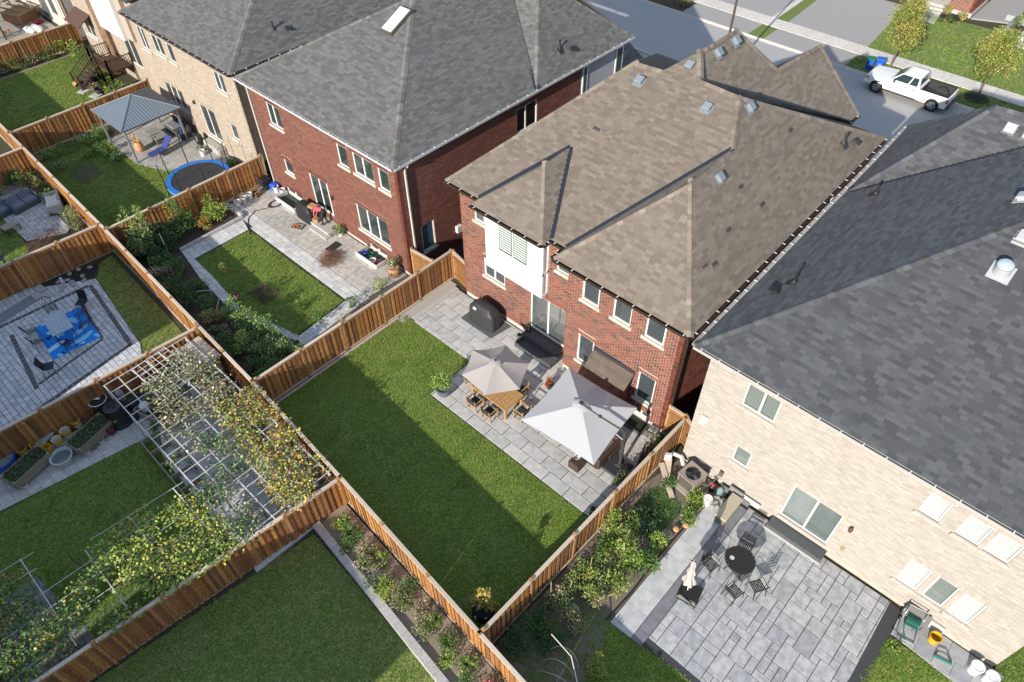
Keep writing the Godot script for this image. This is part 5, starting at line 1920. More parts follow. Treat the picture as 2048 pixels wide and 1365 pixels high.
func white_yard() -> void:
	var pc := [Color(0.45, 0.46, 0.475), Color(0.50, 0.505, 0.515), Color(0.41, 0.42, 0.435), Color(0.54, 0.54, 0.54), Color(0.47, 0.475, 0.48), Color(0.51, 0.515, 0.515)]
	var patio := sheet("patio", [-4.25, -9.65, -4.1, -17.2, 3.35, -17.2, 3.5, -13.0, 2.6, -8, -0.4, -9.9], 0.022, mt(0.05, 0.05, 0.055, 0.95), 0.05)
	lay(patio, "slab", v2([-4.25, -9.62, -4.25, -16.7, -3.36, -16.7, -3.36, -9.66]), bond(-4.3, -3.36, -16.7, -9.6, 0.93, 0.86, 0.0), 0.0, 0.06, [Color(0.54, 0.54, 0.54), Color(0.51, 0.52, 0.52), Color(0.57, 0.57, 0.56)], 0.85, 0.01)
	lay(patio, "border_slab", v2([-3.35, -9.66, -3.35, -17.0, -2.92, -17.0, -2.92, -10.1, 0.2, -10.1, 0.2, -9.75]), bond(-3.35, 0.2, -17.0, -9.6, 0.43, 0.62, 0.0), 0.0, 0.056, [Color(0.20, 0.20, 0.22), Color(0.22, 0.22, 0.24)], 0.85, 0.008)
	lay(patio, "paver", v2([-2.91, -10.12, -2.91, -17.15, 2.92, -17.2, 3.0, -13.6, 2.2, -8.5, -0.3, -10.12]), ashlar(-2.91, -17.25, 20, 30, 0.305, [Vector2i(2, 1), Vector2i(1, 2), Vector2i(2, 2), Vector2i(3, 2), Vector2i(2, 3), Vector2i(2, 2), Vector2i(1, 1)]), 0.0, 0.056, pc, 0.85, 0.022, 0.05, 300, "weather")
	lay(patio, "border_slab", v2([2.93, -17.2, 3.36, -17.2, 3.48, -13.5, 2.9, -8.5, 2.3, -8.5, 3.02, -13.6]), bond(2.2, 3.6, -17.2, -8.5, 1.4, 0.62, 0.0), 0.0, 0.056, [Color(0.27, 0.27, 0.285), Color(0.31, 0.31, 0.32)], 0.85, 0.008)
	var path := sheet("side_path", [3.37, -17.3, 3.42, -16.1, 5.7, -15.95, 6.6, -16.0, 6.9, -17.3], 0.02, mt(0.09, 0.09, 0.095, 0.95), 0.04)
	lay(path, "slab", v2([3.37, -17.3, 3.42, -16.1, 5.7, -15.95, 6.7, -16.0, 6.9, -17.3]), bond(3.3, 7.0, -17.3, -15.9, 0.62, 0.62, 0.5), 0.0, 0.052, [Color(0.39, 0.40, 0.41), Color(0.45, 0.45, 0.44), Color(0.35, 0.36, 0.38)], 0.85, 0.01)
	# stone step under the door
	var sp := thing("door_step", "dark grey slab step below the cream house's sliding door", "step", V(-0.85, 0, -17.05))
	var sb := Buf.new()
	sb.bevel(V(0, 0.18, 0), V(2.3, 0.3, 0.5), 0.012)
	obj("slab", sb, mt(0.11, 0.115, 0.125, 0.85, "weather", V(2, 2, 2)), sp)
	var sl := Buf.new()
	sl.box(V(0, 0.09, 0.27), V(2.36, 0.1, 0.05))
	obj("edging", sl, mt(0.42, 0.40, 0.37, 0.9), sp)
	# table and chairs
	var bk := mt(0.014, 0.014, 0.016, 0.5)
	var tb := thing("garden_table", "round black slatted table on cream house patio", "table", V(-1.95, 0.056, -14.5))
	for i in 12:
		var z := -0.5 + i * 0.091
		var w := 2.0 * sqrt(maxf(0.02, 0.3025 - z * z))
		var s := Buf.new()
		s.box(V(0, 0.72, z), V(w, 0.016, 0.084))
		obj("slat", s, bk, tb)
	var rim := []
	for i in 33: rim.append(V(cos(TAU * i / 32) * 0.555, 0.715, sin(TAU * i / 32) * 0.555))
	var rb := Buf.new()
	rb.tube(rim, 0.018, 0.018, 6, false)
	obj("rim", rb, bk, tb)
	for i in 4:
		var a := PI / 4 + i * PI / 2
		var l := Buf.new()
		l.tube([V(cos(a) * 0.42, 0.7, sin(a) * 0.42), V(cos(a) * 0.3, 0.35, sin(a) * 0.3), V(cos(a) * 0.48, 0, sin(a) * 0.48)], 0.016, 0.016, 6)
		obj("leg", l, bk, tb)
	var dish := Buf.new()
	dish.lathe(V(-2.22, 0.786, -14.36), [Vector2(0.06, 0), Vector2(0.09, 0.02), Vector2(0.07, 0.022), Vector2(0.03, 0.015), Vector2(0, 0.05)], 14)
	tag(obj("dish", dish, mt(0.5, 0.5, 0.5, 0.5)), "small pale dish on the round black table", "dish")
	slat_chair("black slatted chair on house side of the round table", V(-2.12, 0.056, -15.3), 0.12)
	slat_chair("black slatted chair nearest the closed umbrella, seen side on", V(-2.7, 0.056, -13.75), 1.35)
	slat_chair("black slatted chair with its back to the house wall's far corner, nearest lawn", V(-1.5, 0.056, -13.45), PI - 0.25)
	slat_chair("black slatted chair at the round table nearest the sliding door step", V(-0.98, 0.056, -14.2), PI + 1.05)
	# closed umbrella in its black base
	var um := thing("closed_umbrella", "closed off-white umbrella leaning in square black weighted base", "umbrella", V(-2.72, 0.056, -12.45))
	var ba := Buf.new()
	ba.bevel(V(0, 0.1, 0), V(0.78, 0.2, 0.8), 0.09, Basis(Vector3.UP, 0.2))
	ba.tube([V(-0.36, 0.17, 0.2), V(-0.1, 0.22, 0.34), V(0.3, 0.19, 0.36)], 0.018, 0.018, 6)
	obj("base", ba, mt(0.012, 0.012, 0.013, 0.5), um)
	var pl := Buf.new()
	pl.tube([V(-0.1, 0.15, 0), V(-0.16, 0.95, 0.05), V(-0.28, 2.4, 0.0)], 0.024, 0.022, 8)
	obj("pole", pl, mt(0.7, 0.69, 0.66, 0.4), um)
	var cl := Buf.new()
	var folds := []
	for j in 13:
		var s := j / 12.0
		var r: float = lerpf(0.19, 0.05, s) * (1.0 + 0.25 * sin(s * 17.0)) if j > 0 else 0.24
		var ring := []
		for i in 24:
			var a := TAU * i / 24
			var k := r * (1.0 + 0.16 * sin(a * 6.0 + s * 2.0))
			ring.append(V(-0.17 - s * 0.1 + cos(a) * k, 0.9 + s * 1.45, 0.04 - s * 0.04 - sin(a) * k))
		folds.append(ring)
	for j in 12:
		for i in 24: cl.quad(folds[j][i], folds[j][(i + 1) % 24], folds[j + 1][(i + 1) % 24], folds[j + 1][i])
	obj("canopy", cl, mt(0.46, 0.42, 0.39, 0.9), um)
	var cr := Buf.new()
	cr.tube([V(-0.2, 2.35, 0), V(-0.4, 2.42, 0.1)], 0.015, 0.015, 6)
	obj("crank", cr, bk, um)
	# storage bench, air conditioner and the clutter beside it
	var bc := thing("storage_box", "long olive storage box with pale lid beside cream house patio", "storage box", V(-3.45, 0.05, -16.3))
	var bb := Buf.new()
	bb.box(V(0, 0.24, 0), V(0.42, 0.48, 1.25))
	obj("body", bb, mt(0.20, 0.18, 0.13, 0.7), bc)
	var bl := Buf.new()
	bl.bevel(V(0, 0.52, 0), V(0.5, 0.07, 1.35), 0.02)
	obj("lid", bl, mt(0.42, 0.37, 0.27, 0.6), bc)
	var ac := thing("air_conditioner", "beige air conditioner with fan grille on top at cream house corner", "air conditioner", V(-5.3, 0.06, -16.45), -0.12)
	var am := mt(0.26, 0.225, 0.19, 0.6)
	var ab := Buf.new()
	for x in [-1, 1]:
		for z in [-1, 1]: ab.box(V(x * 0.38, 0.4, z * 0.38), V(0.06, 0.8, 0.06))
	ab.box(V(0, 0.03, 0), V(0.8, 0.06, 0.8))
	obj("cabinet", ab, am, ac)
	for k in 4:
		var bs := Basis(Vector3.UP, k * PI / 2)
		for i in 9:
			var s := Buf.new()
			s.hexa(bs * V(0, 0.13 + i * 0.075, 0.37), bs * V(0.36, 0, 0), bs * V(0, 0.03, 0.012), bs * V(0, 0, 0.008))
			obj("louvre", s, am, ac)
	var inn := Buf.new()
	inn.box(V(0, 0.38, 0), V(0.68, 0.66, 0.68))
	obj("coil", inn, mt(0.035, 0.035, 0.035, 0.7), ac)
	var top := Buf.new()
	for i in 40:
		var a0 := TAU * i / 40
		var a1 := TAU * (i + 1) / 40
		var e := func(a: float) -> Vector3:
			var m := maxf(absf(cos(a)), absf(sin(a)))
			return V(cos(a) / m * 0.44, 0.84, -sin(a) / m * 0.44)
		var i0 := V(cos(a0) * 0.31, 0.82, -sin(a0) * 0.31)
		var i1 := V(cos(a1) * 0.31, 0.82, -sin(a1) * 0.31)
		var o0: Vector3 = e.call(a0)
		var o1: Vector3 = e.call(a1)
		top.quad(i0, o0, o1, i1)
		top.quad(o0 - V(0, 0.06, 0), o1 - V(0, 0.06, 0), o1, o0)
	obj("top_panel", top, mt(0.29, 0.25, 0.215, 0.55), ac)
	var gri := Buf.new()
	for r in [0.1, 0.17, 0.24, 0.3]:
		var ring := []
		for i in 25: ring.append(V(cos(TAU * i / 24) * r, 0.855, sin(TAU * i / 24) * r))
		gri.tube(ring, 0.004, 0.004, 4, false)
	for i in 8: gri.tube([V(0, 0.86, 0), V(cos(TAU * i / 8) * 0.32, 0.85, sin(TAU * i / 8) * 0.32)], 0.005, 0.005, 4)
	obj("fan_grille", gri, bk, ac)
	for i in 3:
		var a := TAU * i / 3 + 0.3
		var bld := Buf.new()
		bld.hexa(V(cos(a) * 0.15, 0.77, sin(a) * 0.15), V(cos(a), 0, sin(a)) * 0.14, V(0, 0.004, 0), V(-sin(a), 0.3, cos(a)) * 0.08)
		obj("fan_blade", bld, mt(0.22, 0.24, 0.26, 0.3, "", Vector3.ONE, 0.6) if i == 0 else mt(0.05, 0.05, 0.055, 0.4), ac)
	var mo := Buf.new()
	mo.lathe(V(0, 0.7, 0), [Vector2(0.09, 0), Vector2(0.09, 0.1), Vector2(0, 0.12)], 14)
	obj("motor", mo, mt(0.03, 0.03, 0.03, 0.5), ac)
	var pp := Buf.new()
	pp.tube([V(0.4, 0.3, -0.2), V(0.65, 0.35, -0.3), V(0.75, 0.7, -0.75)], 0.022, 0.022, 6)
	pp.box(V(0.75, 0.8, -0.84), V(0.16, 0.25, 0.08))
	obj("pipe", pp, mt(0.12, 0.12, 0.12, 0.6), ac)
	var slab := Buf.new()
	slab.bevel(V(0, 0.03, 0), V(1.1, 0.06, 1.1), 0.01)
	tag(obj("equipment_slab", slab, mt(0.36, 0.33, 0.29, 0.9), self, Transform3D(Basis(Vector3.UP, -0.12), V(-5.3, 0.0, -16.45))), "concrete slab carrying the beige air conditioner", "slab")
	bucket("white pail with lid standing beside beige air conditioner", V(-4.3, 0.02, -16.15), [0.7, 0.69, 0.67], "", true, 0.42, 0.17)
	var jug := Buf.new()
	jug.lathe(Vector3.ZERO, [Vector2(0, 0), Vector2(0.13, 0), Vector2(0.13, 0.24), Vector2(0.05, 0.33), Vector2(0.05, 0.38), Vector2(0, 0.38)], 14)
	var jg := obj("sprayer", jug, mt(0.02, 0.02, 0.02, 0.5), self, Transform3D(Basis(), V(-4.5, 0.02, -16.85)))
	tag(jg, "black garden sprayer with red top by cream house wall", "sprayer")
	var jt := Buf.new()
	jt.lathe(V(0, 0.36, 0), [Vector2(0.07, 0), Vector2(0.08, 0.05), Vector2(0.04, 0.1), Vector2(0, 0.1)], 12)
	jt.box(V(0, 0.47, 0.05), V(0.2, 0.05, 0.06))
	obj("pump_head", jt, mt(0.5, 0.03, 0.03, 0.4), jg)
	var bo := Buf.new()
	bo.lathe(Vector3.ZERO, [Vector2(0, 0), Vector2(0.13, 0), Vector2(0.14, 0.3), Vector2(0.04, 0.4), Vector2(0.03, 0.46), Vector2(0, 0.46)], 14)
	tag(obj("water_bottle", bo, glass(0.6, 0.75, 0.72, 0.5), self, Transform3D(Basis(), V(-4.15, 0.02, -16.9))), "clear round water bottle by cream house basement window", "bottle")
	var rk := Buf.new()
	for i in 9: rk.lathe(V(rf(-0.25, 0.25), 0, rf(-0.3, 0.3)), [Vector2(0.1, 0), Vector2(0.12, 0.06), Vector2(0.06, 0.13), Vector2(0, 0.14)], 7)
	stuff(obj("rubble", rk, mt(0.4, 0.37, 0.33, 0.95, "weather", V(4, 4, 4)), self, Transform3D(Basis(), V(-4.05, 0.02, -16.45))))
	var ww := thing("window_well", "grey metal window well with pale basement window beside olive box", "window well", V(-3.6, 0.05, -17.2))
	var wv := Buf.new()
	wv.box(V(0, 0.16, 0.05), V(1.3, 0.3, 0.06))
	wv.hexa(V(0.0, 0.5, 0.06), V(0.3, 0, 0), V(0, 0.08, -0.05), V(0, 0.03, 0.05))
	obj("frame", wv, mt(0.16, 0.16, 0.165, 0.6), ww)
	var wx := Buf.new()
	wx.hexa(V(0.62, 0.32, -0.02), V(0.42, 0, 0), V(0, 0.14, 0), V(0, 0, 0.03))
	obj("window", wx, mt(0.66, 0.63, 0.58, 0.5), ww)
	# offcuts leaning on the fence
	var of := [[-6.35, -16.3, 0.5, 1.2, 0.3], [-6.1, -15.9, 0.9, 1.6, 0.22]]
	for i in 2:
		var b := Buf.new()
		b.box(V(0, 0.06, 0), V(of[i][4], 0.05, of[i][3]))
		tag(obj("timber_offcut", b, cap_m[i], self, Transform3D(Basis(Vector3.UP, of[i][2]) * Basis(Vector3.RIGHT, 0.12), V(of[i][0], 0.1, of[i][1]))), "%s weathered timber offcut lying between air conditioner and fence" % ["shorter", "longer"][i], "timber")
	var dp := Buf.new()
	dp.tube([V(-6.6, 0.45, -17.0), V(-6.2, 0.5, -17.05), V(-5.95, 0.3, -16.9)], 0.09, 0.09, 10)
	dp.box(V(-6.65, 0.4, -16.75), V(0.3, 0.42, 0.12), Basis(Vector3.UP, 0.6))
	tag(obj("drain_pipe", dp, mt(0.62, 0.6, 0.56, 0.5)), "white drain pipe lying at cream house corner under gate", "pipe")
	# path side: hose reel, yellow bucket, rake head, two white pails
	var hr := thing("hose_reel", "green hose on wheeled grey reel cart by cream house wall", "hose reel", V(3.78, 0.052, -16.7), 0.15)
	var fr := Buf.new()
	for x in [-0.3, 0.3]: fr.tube([V(x, 0.06, 0.55), V(x, 0.12, -0.1), V(x, 0.85, -0.4)], 0.022, 0.022, 6)
	fr.tube([V(-0.3, 0.06, 0.55), V(0.3, 0.06, 0.55)], 0.022, 0.022, 6)
	fr.tube([V(-0.3, 0.85, -0.4), V(0.3, 0.85, -0.4)], 0.022, 0.022, 6)
	obj("frame", fr, mt(0.35, 0.36, 0.37, 0.3, "", Vector3.ONE, 0.6), hr)
	var ho := Buf.new()
	for k in 9:
		var ring := []
		for i in 21: ring.append(V(-0.2 + k * 0.05, 0.38 + cos(TAU * i / 20) * 0.2, -0.1 + sin(TAU * i / 20) * 0.2))
		ho.tube(ring, 0.022, 0.022, 6, false)
	ho.tube([V(-0.2, 0.3, 0.1), V(-0.1, 0.1, 0.4), V(0.05, 0.03, 0.6)], 0.02, 0.02, 6)
	obj("hose", ho, mt(0.01, 0.12, 0.09, 0.4), hr)
	var wl := Buf.new()
	for x in [-0.34, 0.34]: wl.lathe(V(x, 0.1, -0.2), [Vector2(0, -0.03), Vector2(0.1, -0.03), Vector2(0.1, 0.03), Vector2(0, 0.03)], 14, 1, 1, Basis(Vector3.BACK, PI / 2))
	obj("wheel", wl, bk, hr)
	var bw := thing("basement_window", "basement window with grey hinged cover behind the hose reel", "window", V(4.0, 0.05, -17.25))
	var bf := Buf.new()
	bf.span(V(-0.6, 0.02, -0.05), V(0.75, 0.42, 0.02))
	obj("frame", bf, mt(0.6, 0.57, 0.52, 0.5), bw)
	var bcv := Buf.new()
	bcv.hexa(V(-0.2, 0.5, 0.22), V(0.42, 0, 0), V(0, 0.02, 0.01), V(0, -0.12, 0.2))
	obj("cover", bcv, mt(0.17, 0.165, 0.15, 0.4), bw)
	bucket("yellow bucket on path below cream house windows", V(4.6, 0.052, -16.85), [0.62, 0.36, 0.01], "", false, 0.36, 0.19)
	var ra := thing("rake_head", "teal rake head with black grip lying on grey path slabs", "rake", V(5.1, 0.06, -16.5), 0.2)
	var r1 := Buf.new()
	r1.bevel(V(0, 0.02, 0.1), V(0.6, 0.03, 0.09), 0.008)
	obj("head", r1, mt(0.03, 0.22, 0.2, 0.5), ra)
	var r2 := Buf.new()
	r2.tube([V(-0.28, 0.03, 0.05), V(-0.2, 0.1, -0.12), V(0.05, 0.1, -0.15), V(0.28, 0.03, 0.06)], 0.022, 0.022, 6)
	obj("grip", r2, bk, ra)
	bucket("white lidded pail on path, first of the pair at cream house end", V(6.02, 0.052, -16.75), [0.74, 0.73, 0.72], "white lidded pails", true, 0.42, 0.21)
	bucket("white lidded pail on path, closest to cream house corner", V(6.5, 0.052, -16.75), [0.74, 0.73, 0.72], "white lidded pails", true, 0.42, 0.21)
	# vegetable plot
	sheet("vegetable_bed", [-6.75, -6.0, -3.3, -6.2, -4.3, -9.7, -4.28, -15.5, -4.3, -17.2, -6.3, -17.3, -6.75, -15], 0.014, mt(0.42, 0.345, 0.265, 0.95, "soil", V(1.2, 1.2, 1.2)), 0.02)
	turf("grass", v2([-6.3, -13.4, -5.0, -13.2, -4.9, -15.2, -5.8, -15.5, -6.4, -15]), 260.0, 0.01, deep_greens + greens, 1.9)
	var ed := Buf.new()
	ed.tube([V(-4.36, 0.05, -15.4), V(-4.4, 0.06, -13), V(-4.34, 0.05, -11), V(-4.4, 0.06, -9.6)], 0.035, 0.035, 6)
	tag(obj("bed_edging", ed, mt(0.02, 0.02, 0.02, 0.6)), "thin black edging between vegetable plot and pale slabs", "edging")
	var stn := Buf.new()
	stn.lathe(Vector3.ZERO, [Vector2(0.24, 0), Vector2(0.24, 0.06), Vector2(0.2, 0.08), Vector2(0.15, 0.06), Vector2(0, 0.06)], 18)
	tag(obj("stepping_stone", stn, mt(0.26, 0.23, 0.19, 0.9, "weather"), self, Transform3D(Basis(), V(-4.7, 0.02, -13.9))), "round stepping stone in tomato plot near patio slabs", "stone")
	for q in [[-4.42, -15.3, "nearer the olive storage box"], [-4.35, -14.7, "halfway down the patio edge"], [-4.55, -14.3, "close to the round stepping stone"]]:
		var p := Buf.new()
		p.lathe(V(0, 0.02, 0), [Vector2(0, 0), Vector2(0.1, 0.03), Vector2(0.13, 0.09), Vector2(0.09, 0.16), Vector2(0.02, 0.17), Vector2(0.0, 0.2)], 14)
		tag(obj("pumpkin", p, mt(0.55, 0.30, 0.13, 0.6), self, Transform3D(Basis(), V(q[0], 0.02, q[1]))), "pale orange squash %s" % q[2], "pumpkin", "squashes by the patio edge")
	var yel := lime + greens + pal([[0.35, 0.32, 0.08], [0.16, 0.2, 0.05]], 0.15, 4)
	var spots := [[-6.35, -12.9, 0.62, 0.55, lime, "bright green bush by the fence, level with patio lantern"], [-5.75, -12.3, 0.62, 0.6, yel, "pale staked tomato plant behind the bright green fence bush"], [-6.2, -11.9, 0.5, 0.55, yel, "yellowing tomato plant at fence beside dark soil gap"], [-5.2, -11.9, 0.7, 0.62, lime, "large lime bush in the middle of the tomato plot"], [-4.65, -12.3, 0.5, 0.4, greens, "green bush spilling on pale slabs, beside large lime bush"], [-5.0, -10.9, 0.5, 0.6, yel, "tomato plant with tall yellow-green stake between lime bush and bare soil"], [-6.1, -10.8, 0.55, 0.65, yel, "tall ragged tomato plant by a lone fence post"], [-5.9, -9.9, 0.5, 0.6, yel, "thin tomato plant two steps from bare grey soil"], [-5.2, -9.8, 0.45, 0.5, dry + lime, "withered tomato plant with orange fruit"], [-6.1, -8.9, 0.6, 0.5, greens + dry, "dark tomato clump leaning on lower fence"], [-5.2, -8.7, 0.5, 0.45, greens + dry, "low dark tomato clump facing the lawn corner"], [-6.2, -7.8, 0.6, 0.5, deep_greens + greens, "dense dark green clump by fence near white hoops"], [-5.5, -7.6, 0.55, 0.45, deep_greens, "dark green clump beside the white hoops"], [-6.3, -6.7, 0.55, 0.5, deep_greens, "dark green clump in the fence corner"], [-4.7, -13.2, 0.4, 0.35, lime, "yellow-green creeping plant by stepping stone"], [-4.45, -15.0, 0.38, 0.35, lime + greens, "yellow-green creeping plant beside squash at patio edge"], [-4.75, -15.9, 0.4, 0.3, lime, "low yellow-green plant between pail and squash"], [-5.55, -14.0, 0.5, 0.3, deep_greens, "grey-green leek clump in middle of plot"], [-3.7, -8.0, 0.45, 0.5, lime + autumn, "yellow-leaved young shrub beyond the hoop end"], [-5.6, -17.0, 0.3, 0.3, lime, "small green weed behind the air conditioner"], [-5.85, -15.75, 0.3, 0.3, greens, "green weed at air conditioner slab edge"]]
	for s in spots:
		bush("vegetable_plant", s[5], "plant", V(s[0], 0.01, s[1]), V(s[2] * 1.15, s[3] * 0.8, s[2] * 1.15), int(1000 * s[2] / 0.5), 0.09, s[4], "plants of the vegetable plot")
	var lk := Buf.new()
	for i in 8: spiky(lk, V(-5.6 + rf(-0.5, 0.5), 0.01, -13.6 + rf(-0.5, 0.5)), 0.4, 0.5, 14, pal([[0.10, 0.17, 0.10]], 0.2, 5), 0.04)
	tag(obj("leek_bed", lk, vc(0.6, "", Vector3.ONE, 0.3)), "spiky blue-green leeks between bright bush and dark grass", "plant")
	var stk := [[-6.2, -12.6, 0.15], [-5.1, -11.6, -0.25], [-5.3, -10.7, 0.05], [-5.75, -12.5, 0.1], [-6.1, -9.5, 0.12], [-6.4, -8.8, -0.05], [-6.0, -10.6, 0.02], [-5.55, -10.5, 0.2]]
	for i in stk.size():
		var s := Buf.new()
		s.tube([V(0, 0, 0), V(stk[i][2] * 1.4, 1.35, stk[i][2])], 0.014, 0.014, 5)
		var lime_stake := i in [2]
		tag(obj("plant_stake", s, mt(0.42, 0.5, 0.08, 0.6) if lime_stake else mt(0.5, 0.42, 0.3, 0.8), self, Transform3D(Basis(), V(stk[i][0], 0, stk[i][1]))), "yellow-green plant stake in tomato plot" if lime_stake else "thin wooden stake among the tomato plants, %s" % ["by bright green fence bush", "in large lime bush", "", "behind the pale staked plant", "by the thin plant", "by the dark clump", "at ragged plant", "over bare grey soil"][i], "stake", "tomato stakes")
	# arched hoops at the plot's end
	for i in 4:
		var b := Buf.new()
		var pts := []
		for j in 11:
			var a := PI * j / 10
			pts.append(V(cos(a) * 0.6, 0.02 + sin(a) * 0.85, sin(a) * 0.2 * (i - 1.5)))
		b.tube(pts, 0.013, 0.013, 6)
		tag(obj("hoop", b, mt(0.5, 0.46, 0.4, 0.7), self, Transform3D(Basis(Vector3.UP, 0.25 + i * 0.07), V(-4.6 + 0.03 * i, 0, -7.3 + i * 0.3))), "arched white garden hoop beside the dark clumps, %s of four" % ["first", "second", "third", "last"][i], "hoop", "garden hoops")
	var hp := Buf.new()
	hp.tube([V(-5.3, 1.2, -7.5), V(-4.3, 1.32, -7.35), V(-3.0, 1.0, -6.4), V(-2.7, 0.2, -5.9)], 0.02, 0.02, 6)
	tag(obj("hoop_pole", hp, mt(0.66, 0.62, 0.55, 0.7)), "long bent white pole laid over the garden hoops", "pole")
	bush("weed_clump", "leafy weed at corner of dark patio border and small lawn", "plant", V(3.75, 0.01, -15.6), V(0.3, 0.2, 0.3), 120, 0.1, lime + greens)


# ---------------------------------------------------------------- a person: one skin drawn round capsules
func body(bones: Array, cell: float, k: float) -> ArrayMesh:   # bones: [a, b, ra, rb, colour]
	var lo := Vector3.ONE * 1e9
	var hi := -lo
	for b in bones:
		for i in 2:
			lo = lo.min(b[i] - Vector3.ONE * (b[2 + i] + cell * 2))
			hi = hi.max(b[i] + Vector3.ONE * (b[2 + i] + cell * 2))
	var nx := int((hi.x - lo.x) / cell) + 2
	var ny := int((hi.y - lo.y) / cell) + 2
	var nz := int((hi.z - lo.z) / cell) + 2
	var d := PackedFloat32Array()
	d.resize(nx * ny * nz)
	d.fill(1.0)
	var who := PackedByteArray()
	who.resize(nx * ny * nz)
	var best := PackedFloat32Array()
	best.resize(nx * ny * nz)
	best.fill(1.0)
	for bi in bones.size():
		var b: Array = bones[bi]
		var m: float = maxf(b[2], b[3]) + cell * 2.5 + k
		var l0: Vector3 = ((b[0] as Vector3).min(b[1]) - Vector3.ONE * m - lo) / cell
		var h0: Vector3 = ((b[0] as Vector3).max(b[1]) + Vector3.ONE * m - lo) / cell
		var ab: Vector3 = b[1] - b[0]
		var ll := maxf(ab.length_squared(), 1e-9)
		for x in range(maxi(0, int(l0.x)), mini(nx, int(h0.x) + 2)):
			for y in range(maxi(0, int(l0.y)), mini(ny, int(h0.y) + 2)):
				for z in range(maxi(0, int(l0.z)), mini(nz, int(h0.z) + 2)):
					var p := lo + V(x, y, z) * cell
					var t := clampf((p - b[0]).dot(ab) / ll, 0, 1)
					var e: float = (p - b[0] - ab * t).length() - lerpf(b[2], b[3], t)
					var i := (x * ny + y) * nz + z
					var h := clampf(0.5 + 0.5 * (d[i] - e) / k, 0, 1)
					d[i] = lerpf(d[i], e, h) - k * h * (1 - h)
					if e < best[i]:
						best[i] = e
						who[i] = bi
	var vert := {}
	var f := Buf.new()
	var pos := func(x: int, y: int, z: int) -> Array:
		var key := (x * ny + y) * nz + z
		if vert.has(key): return vert[key]
		var s := Vector3.ZERO
		var n := 0
		var g := Vector3.ZERO
		for a in 8:
			var ax := a & 1
			var ay := (a >> 1) & 1
			var az := (a >> 2) & 1
			var va := d[((x + ax) * ny + y + ay) * nz + z + az]
			g += V(ax * 2 - 1, ay * 2 - 1, az * 2 - 1) * va
			for c in 3:
				if (a >> c) & 1: continue
				var o := Vector3i(ax, ay, az)
				o[c] = 1
				var vb := d[((x + o.x) * ny + y + o.y) * nz + z + o.z]
				if (va < 0) != (vb < 0):
					var t := va / (va - vb)
					s += V(ax, ay, az).lerp(V(o.x, o.y, o.z), t)
					n += 1
		var r := [lo + (V(x, y, z) + s / maxi(n, 1)) * cell, g.normalized(), bones[who[key]][4]]
		vert[key] = r
		return r
	for x in range(1, nx - 1):
		for y in range(1, ny - 1):
			for z in range(1, nz - 1):
				var v0 := d[(x * ny + y) * nz + z]
				for c in 3:
					var o := Vector3i(x, y, z)
					o[c] += 1
					var v1 := d[(o.x * ny + o.y) * nz + o.z]
					if (v0 < 0) == (v1 < 0): continue
					var u := Vector3i.ZERO
					var w := Vector3i.ZERO
					u[(c + 1) % 3] = 1
					w[(c + 2) % 3] = 1
					var q := Vector3i(x, y, z)
					var r := []
					for e in [q - u - w, q - w, q, q - u]: r.append(pos.call(e.x, e.y, e.z))
					if v0 > 0: r.reverse()
					var tri := [r[0], r[2], r[1], r[0], r[3], r[2]]
					for p in tri:
						f.v.append(p[0])
						f.n.append(p[1])
						f.c.append(p[2])
	return f.mesh()

